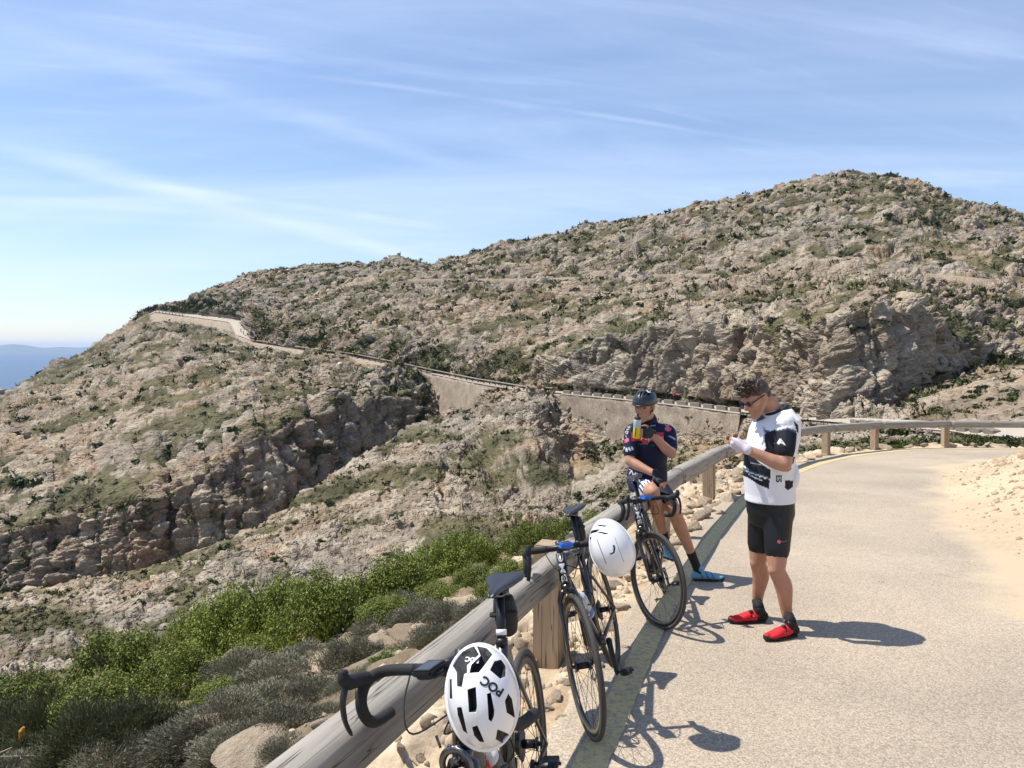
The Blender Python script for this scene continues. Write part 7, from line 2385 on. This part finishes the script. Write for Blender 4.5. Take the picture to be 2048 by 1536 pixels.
def jersey_seated(bm):
    bm_tube(bm, [p for p, _ in torsoT], [(a + .008, b + .008) for _, (a, b) in torsoT], 28, up=fT)
    for sh, el in ((rsh, rel), (lsh, lel)):
        limb(bm, [sh + (torsoT[5][0] - sh) * .25 + Vector((0, 0, .012)), sh, sh.lerp(el, .5), sh.lerp(el, .74)], [.064, .068, .063, .060])
    limb(bm, [T_(1301, 852, 6.85), T_(1298, 838, 6.835)], [.074, .068])


jm = union(jersey_seated, .0072, 4)
v = coords(jm)
NAVY = (.010, .013, .040)
K4 = lambda pts: [(1230 + x / 10.971, 820 + y / 10.971) for x, y in pts]
pol = [(K4([(100, 930), (200, 830), (245, 830), (200, 940)]), (.6, .6, .65)), (K4([(255, 920), (250, 835), (280, 830), (300, 920)]), (.6, .6, .65)), (K4([(330, 900), (305, 830), (335, 820), (370, 890)]), (.6, .6, .65)), (K4([(390, 880), (360, 810), (390, 800), (430, 870)]), (.6, .6, .65)),
       (K4([(1180, 570), (1210, 565), (1330, 620), (1340, 660)]), (.5, .5, .55))]
add_color(jm, 'col', shade_print(v, 6.7, NAVY, pol))
jT = put('jersey', jm, m_jersey, se)


def shorts_seated(bm):
    bm_tube(bm, [p for p, _ in torsoT[:3]], [(a + .014, b + .012) for _, (a, b) in torsoT[:3]], 24, up=fT)
    limb(bm, [rhip, rhip.lerp(rkn, .5), rhip.lerp(rkn, .76)], [.096, .090, .076])
    limb(bm, [lhip, lhip.lerp(lkn, .5), lhip.lerp(lkn, .86)], [.096, .090, .070])


sm_ = union(shorts_seated, .0075, 4)
v = coords(sm_); px_, py_ = side_uv(v, 6.6)
tr = ((v - np.array(rhip)) @ np.array(rkn - rhip)) / (rkn - rhip).length_squared
tl = ((v - np.array(lhip)) @ np.array(lkn - lhip)) / (lkn - lhip).length_squared
cS = np.tile(np.array((.012, .018, .060)), (len(v), 1))
isl_ = v[:, 0] < (rkn.x + lkn.x) / 2 - .02
cuff = (isl_ & (tr > .66)) & (np.sin(v[:, 0] * 190 + v[:, 2] * 120) > -.1)
cS[cuff] = (.62, .60, .66)
cS[~isl_] = (.009, .011, .022)
add_color(sm_, 'col', cS)
sT = put('shorts', sm_, m_jersey, se)
for an, heel, toe in ((ran, heelR, toeR), (lan, heelL, toeL)):
    an2 = heel + (toe - heel) * .18 + Vector((0, 0, .095))
    shm = union(lambda b: build_shoe(b, an2, heel, toe), .005, 3)
    vv_ = coords(shm); dd_ = toe - heel; tpar = ((vv_ - np.array(heel)) @ np.array(dd_)) / dd_.length_squared; zz_ = vv_[:, 2] - heel.z
    cc_ = np.tile(np.array([.16, .36, .50]), (len(vv_), 1))
    cc_[(np.abs(np.sin(tpar * 17 + zz_ * 30)) < .28) & (zz_ > .03) & (tpar > .2) & (tpar < .75)] = (.015, .03, .06)
    cc_[zz_ < .022] = (.02, .03, .04)
    add_color(shm, 'col', cc_)
    so = put('shoe', shm, m_jersey, se)
    sl_ = put('sole', union(lambda b: build_shoe(b, an2, heel, toe, sole=True), .005, 2), m_sole, so); sl_.matrix_parent_inverse = Matrix()
    kn_ = rkn if an is ran else lkn
    put('sock', union(lambda b: limb(b, [an2 - Vector((0, 0, .02)), an.lerp(kn_, .02), an.lerp(kn_, .13), an.lerp(kn_, .25)], [.038, .038, .039, .043]), .006, 3), m_blacksock, se)
put('glove', union(lambda b: glove_(b, lwr, lwr + hdir * .1, hnrm, -1), .005, 3), m_glove_dark, se)
put('glove', union(lambda b: glove_(b, rwr, T_(1327, 966, 6.44), Vector((0.1, .5, -.85)), -1), .005, 3), m_glove_dark, se)
# helmet
f, l, u = frame(hfT, huT)
hp = headT + u * .052 - f * .012
hl = empty('helmet'); hl.parent = se; hl.matrix_parent_inverse = se.matrix_world.inverted()
hl.matrix_basis = Matrix.Translation(hp) @ Matrix((-l, f, u)).transposed().to_4x4() @ Matrix.Rotation(R(-6), 4, 'X')
slots = []
for (cx_, w_) in ((-.62, .10), (-.34, .11), (0, .12), (.34, .11), (.62, .10)):
    for (y0, y1) in ((.28, .80), (-.55, .05)):
        sh_ = 1 - abs(cx_) * .45
        slots.append([(cx_ - w_, y0 * sh_), (cx_ + w_, y0 * sh_), (cx_ * .8 + w_ * .7, y1 * sh_), (cx_ * .8 - w_ * .7, y1 * sh_)])
helmet_shell(hl, .104, .142, .112, slots, m_navyhelm, (), .016, 90, 200)
bpy.context.view_layer.update()
hsh = [c for c in hl.children if c.name.startswith('shell')][0]
tmpm = hsh.data.copy(); tmpm.transform(hsh.matrix_world)
hbv = BVHTree.FromPolygons([tuple(c) for c in coords(tmpm)], [tuple(p.vertices) for p in tmpm.polygons])
rm = ring_poly(.0235, .0195, .36, m_white_print); decal_mesh(rm, hbv, Xp(1301, 6.7), Zp(781, 6.7), R(18), YAX, 5.5, .003)
eo = obj_me('emblem', rm, hl); eo.matrix_parent_inverse = hl.matrix_world.inverted()
bm = bmesh.new()
for s in (-1, 1):
    bm_tube(bm, [headT + f * .03 + l * .080 * s + u * .05, headT + f * .022 + l * .078 * s - u * .01, headT + f * .045 + l * .045 * s - u * .095, headT + f * .055 - u * .116], .0055, 6, flat=(1.2, .5))
    bm_tube(bm, [headT - f * .05 + l * .080 * s + u * .04, headT + f * .010 + l * .080 * s - u * .03], .005, 6, flat=(1.2, .5))
put('chin_strap', obj_bm('tmp', bm, m_strap, None, True).data, m_strap, se); bpy.data.objects.remove(bpy.data.objects['tmp'])
for s in (-1, 1):
    bm = bmesh.new(); bm_ell(bm, headT + f * .087 + l * .031 * s + u * .012, (.007, .014, .006), Matrix((f, l, u)).transposed(), 12, 8)
    put('eye', obj_bm('tmp', bm, m_lens, None, True).data, plain('dark_brown_eye', (.02, .012, .01), .2), se); bpy.data.objects.remove(bpy.data.objects['tmp'])
# lettering on the navy kit
bvT = garment_bvh(jT)
deco(se, bvT, text_mesh('FENIX', .046, m_white_print, .0012), 1258, 861, 6.7, ang=R(67))
deco(se, bvT, flat_poly([(-.14, .042), (.14, .042), (.14, -.035), (.02, -.035), (0, -.06), (-.03, -.06), (-.05, -.035), (-.14, -.035)], m_red_print), 1297, 875, 6.7, lift=.003, name='chest_panel')
deco(se, bvT, text_mesh('Alpecin', .066, m_white_print, .001), 1307, 876, 6.7, lift=.006)
deco(se, bvT, text_mesh('canyon', .018, m_white_print, .0004), 1309, 852, 6.7, ang=R(6), lift=.004)
deco(se, bvT, text_mesh('deceuninck', .016, m_grey_print, .0002), 1290, 889, 6.7, lift=.004)
deco(se, bvT, text_mesh('elite', .018, m_green_print, .0005), 1308, 891, 6.7, lift=.004)
deco(se, bvT, flat_poly([(-.036, .012), (0, .030), (.036, .012), (.036, -.012), (0, -.030), (-.036, -.012)], m_pink_print), 1252, 881, 6.7, name='emblem')
deco(se, bvT, text_mesh('Alpecin', .022, m_white_print, .0006), 1252, 881, 6.7, lift=.006)
deco(se, bvT, text_mesh('Alpecin', .050, m_white_print, .001), 1331, 843, 6.7, ang=R(-46))
deco(se, bvT, flat_poly([(-.030, .010), (0, .024), (.030, .010), (.030, -.010), (0, -.024), (-.030, -.010)], m_pink_print), 1340, 859, 6.7, name='emblem')
bvU = garment_bvh(sT)
deco(se, bvU, text_mesh('FENIX', .062, m_white_print, .0015), 1275, 956, 6.6, ang=R(-24), lift=.004)
# ---- the bottle he drinks from
br = empty('drink_bottle', bot_c)
br.rotation_euler = (R(6), R(2), 0); br.scale = (.86, .86, .84)
tag(br, 'clear bottle half full of yellow drink held by the seated cyclist', 'bottle')
m_liq = plain('yellow_sports_drink', (.62, .50, .02), .25)
m_clear = plain('frosted_bottle_wall', (.42, .50, .52), .3)
lathe(br, 'drink', [(0, -.105), (.034, -.105), (.0372, -.098), (.0372, -.012), (.0355, .0), (0.0355, .006)], m_liq)
lathe(br, 'bottle_body', [(.0355, .006), (.0360, .02), (.0372, .028), (.0372, .075), (.034, .088), (.031, .092)], m_clear)
lathe(br, 'cap', [(.033, .090), (.0335, .106), (.022, .116), (.012, .119), (.0095, .136), (.012, .140), (.009, .150), (0, .150)], m_foam)
bm = bmesh.new(); bm_box(bm, (-.018, -.0345, -.035), (.007, .003, .085)); obj_bm('print_strip', bm, m_navy_print, br)

# ------------------------------------------------------------------ tiny people far away on the road
def far_person(px, base_k, d_off, shirt, label, cyc=False, rise=0.0):
    c = eline('E', px); c2 = eline('F', px); p = Vector(c + (c2 - c) * base_k) + Vector((0, 0, .12))
    root = empty('person' if not cyc else 'cyclist', p); tag(root, label, 'person' if not cyc else 'cyclist')
    def bd(bm):
        h = rise
        limb(bm, [(-.10, 0, .05), (-.09, 0, .48 + h / 2), (-.08, 0, .90 + h)], [.06, .075, .10]); limb(bm, [(.10, .2, .05), (.09, .05, .48 + h / 2), (.08, 0, .90 + h)], [.06, .075, .10])
        limb(bm, [(0, 0, .95 + h), (0, 0, 1.2 + h), (0, -.02 if not cyc else -.2, 1.45 + h)], [.16, .18, .15]); bm_ell(bm, (0, -.02 if not cyc else -.25, 1.66 + h), (.11, .12, .13))
        for s in (-1, 1): limb(bm, [(.2 * s, -.02, 1.42 + h), (.26 * s, -.12, 1.15 + h), (.2 * s, -.3, 1.0 + h)], [.06, .055, .045])
    me = union(bd, .03, 2); vz = coords(me)[:, 2] - rise
    cc_ = np.where((vz > .92)[:, None] & (vz < 1.5)[:, None], np.array(shirt), np.where((vz >= 1.5)[:, None], np.array([.35, .2, .14]), np.array([.03, .03, .035])))
    add_color(me, 'col', cc_); me.materials.clear(); me.materials.append(m_jersey)
    o = obj_me('body', me, root)
    if cyc:
        b = bmesh.new()
        for xx in (-.52, .52): bm_torus(b, Vector((0, xx, .34)), .31, .025, Vector((1, 0, 0)), 20, 6)
        bm_tube(b, [(0, -.52, .34), (0, -.42, .85), (0, .12, .85), (0, .52, .34), (0, .05, .3), (0, -.42, .8)], .03, 6); bm_tube(b, [(-.2, -.5, .95), (.2, -.5, .95)], .03, 6)
        bo = obj_bm('bicycle', b, m_satin, root)
        root.rotation_euler = (0, 0, R(75))


far_person(482, .30, 0, (.05, .05, .06), 'tiny dark figure walking where the far road turns uphill')
far_person(487, .22, 0, (.35, .22, .18), 'tiny figure in a pale top walking on the far road')
far_person(944, .75, 0, (.02, .02, .03), 'tiny dark cyclist riding the far road above the pale wall', True, .08)
far_person(957, .75, 0, (.08, .09, .22), 'tiny cyclist in blue on the far road above the pale wall', True, .08)
far_person(1348, .55, 0, (.45, .05, .06), 'tiny cyclist in red riding behind the parapet blocks', True, .08)
far_person(1334, .55, 0, (.02, .02, .02), 'tiny cyclist in black riding behind the parapet blocks', True, .08)
# ================================================================== the air: thin even haze over land and sea
m_hz = bpy.data.materials.new('sea_haze'); m_hz.use_nodes = True
n_, l_ = m_hz.node_tree.nodes, m_hz.node_tree.links
n_.clear()
ho = nd(n_, 'ShaderNodeOutputMaterial')
hv = nd(n_, 'ShaderNodeVolumePrincipled')
hv.inputs['Color'].default_value = (0.52, 0.71, 1.0, 1)
hv.inputs['Density'].default_value = 0.00004
hv.inputs['Anisotropy'].default_value = 0.25
l_.new(hv.outputs[0], ho.inputs['Volume'])
bm = bmesh.new()
bm_box(bm, (-8500, 11300, -15), (36000, 24000, 316))
tag(obj_bm('haze', bm, m_hz), 'thin pale sea haze in the air', 'haze', kind='stuff')
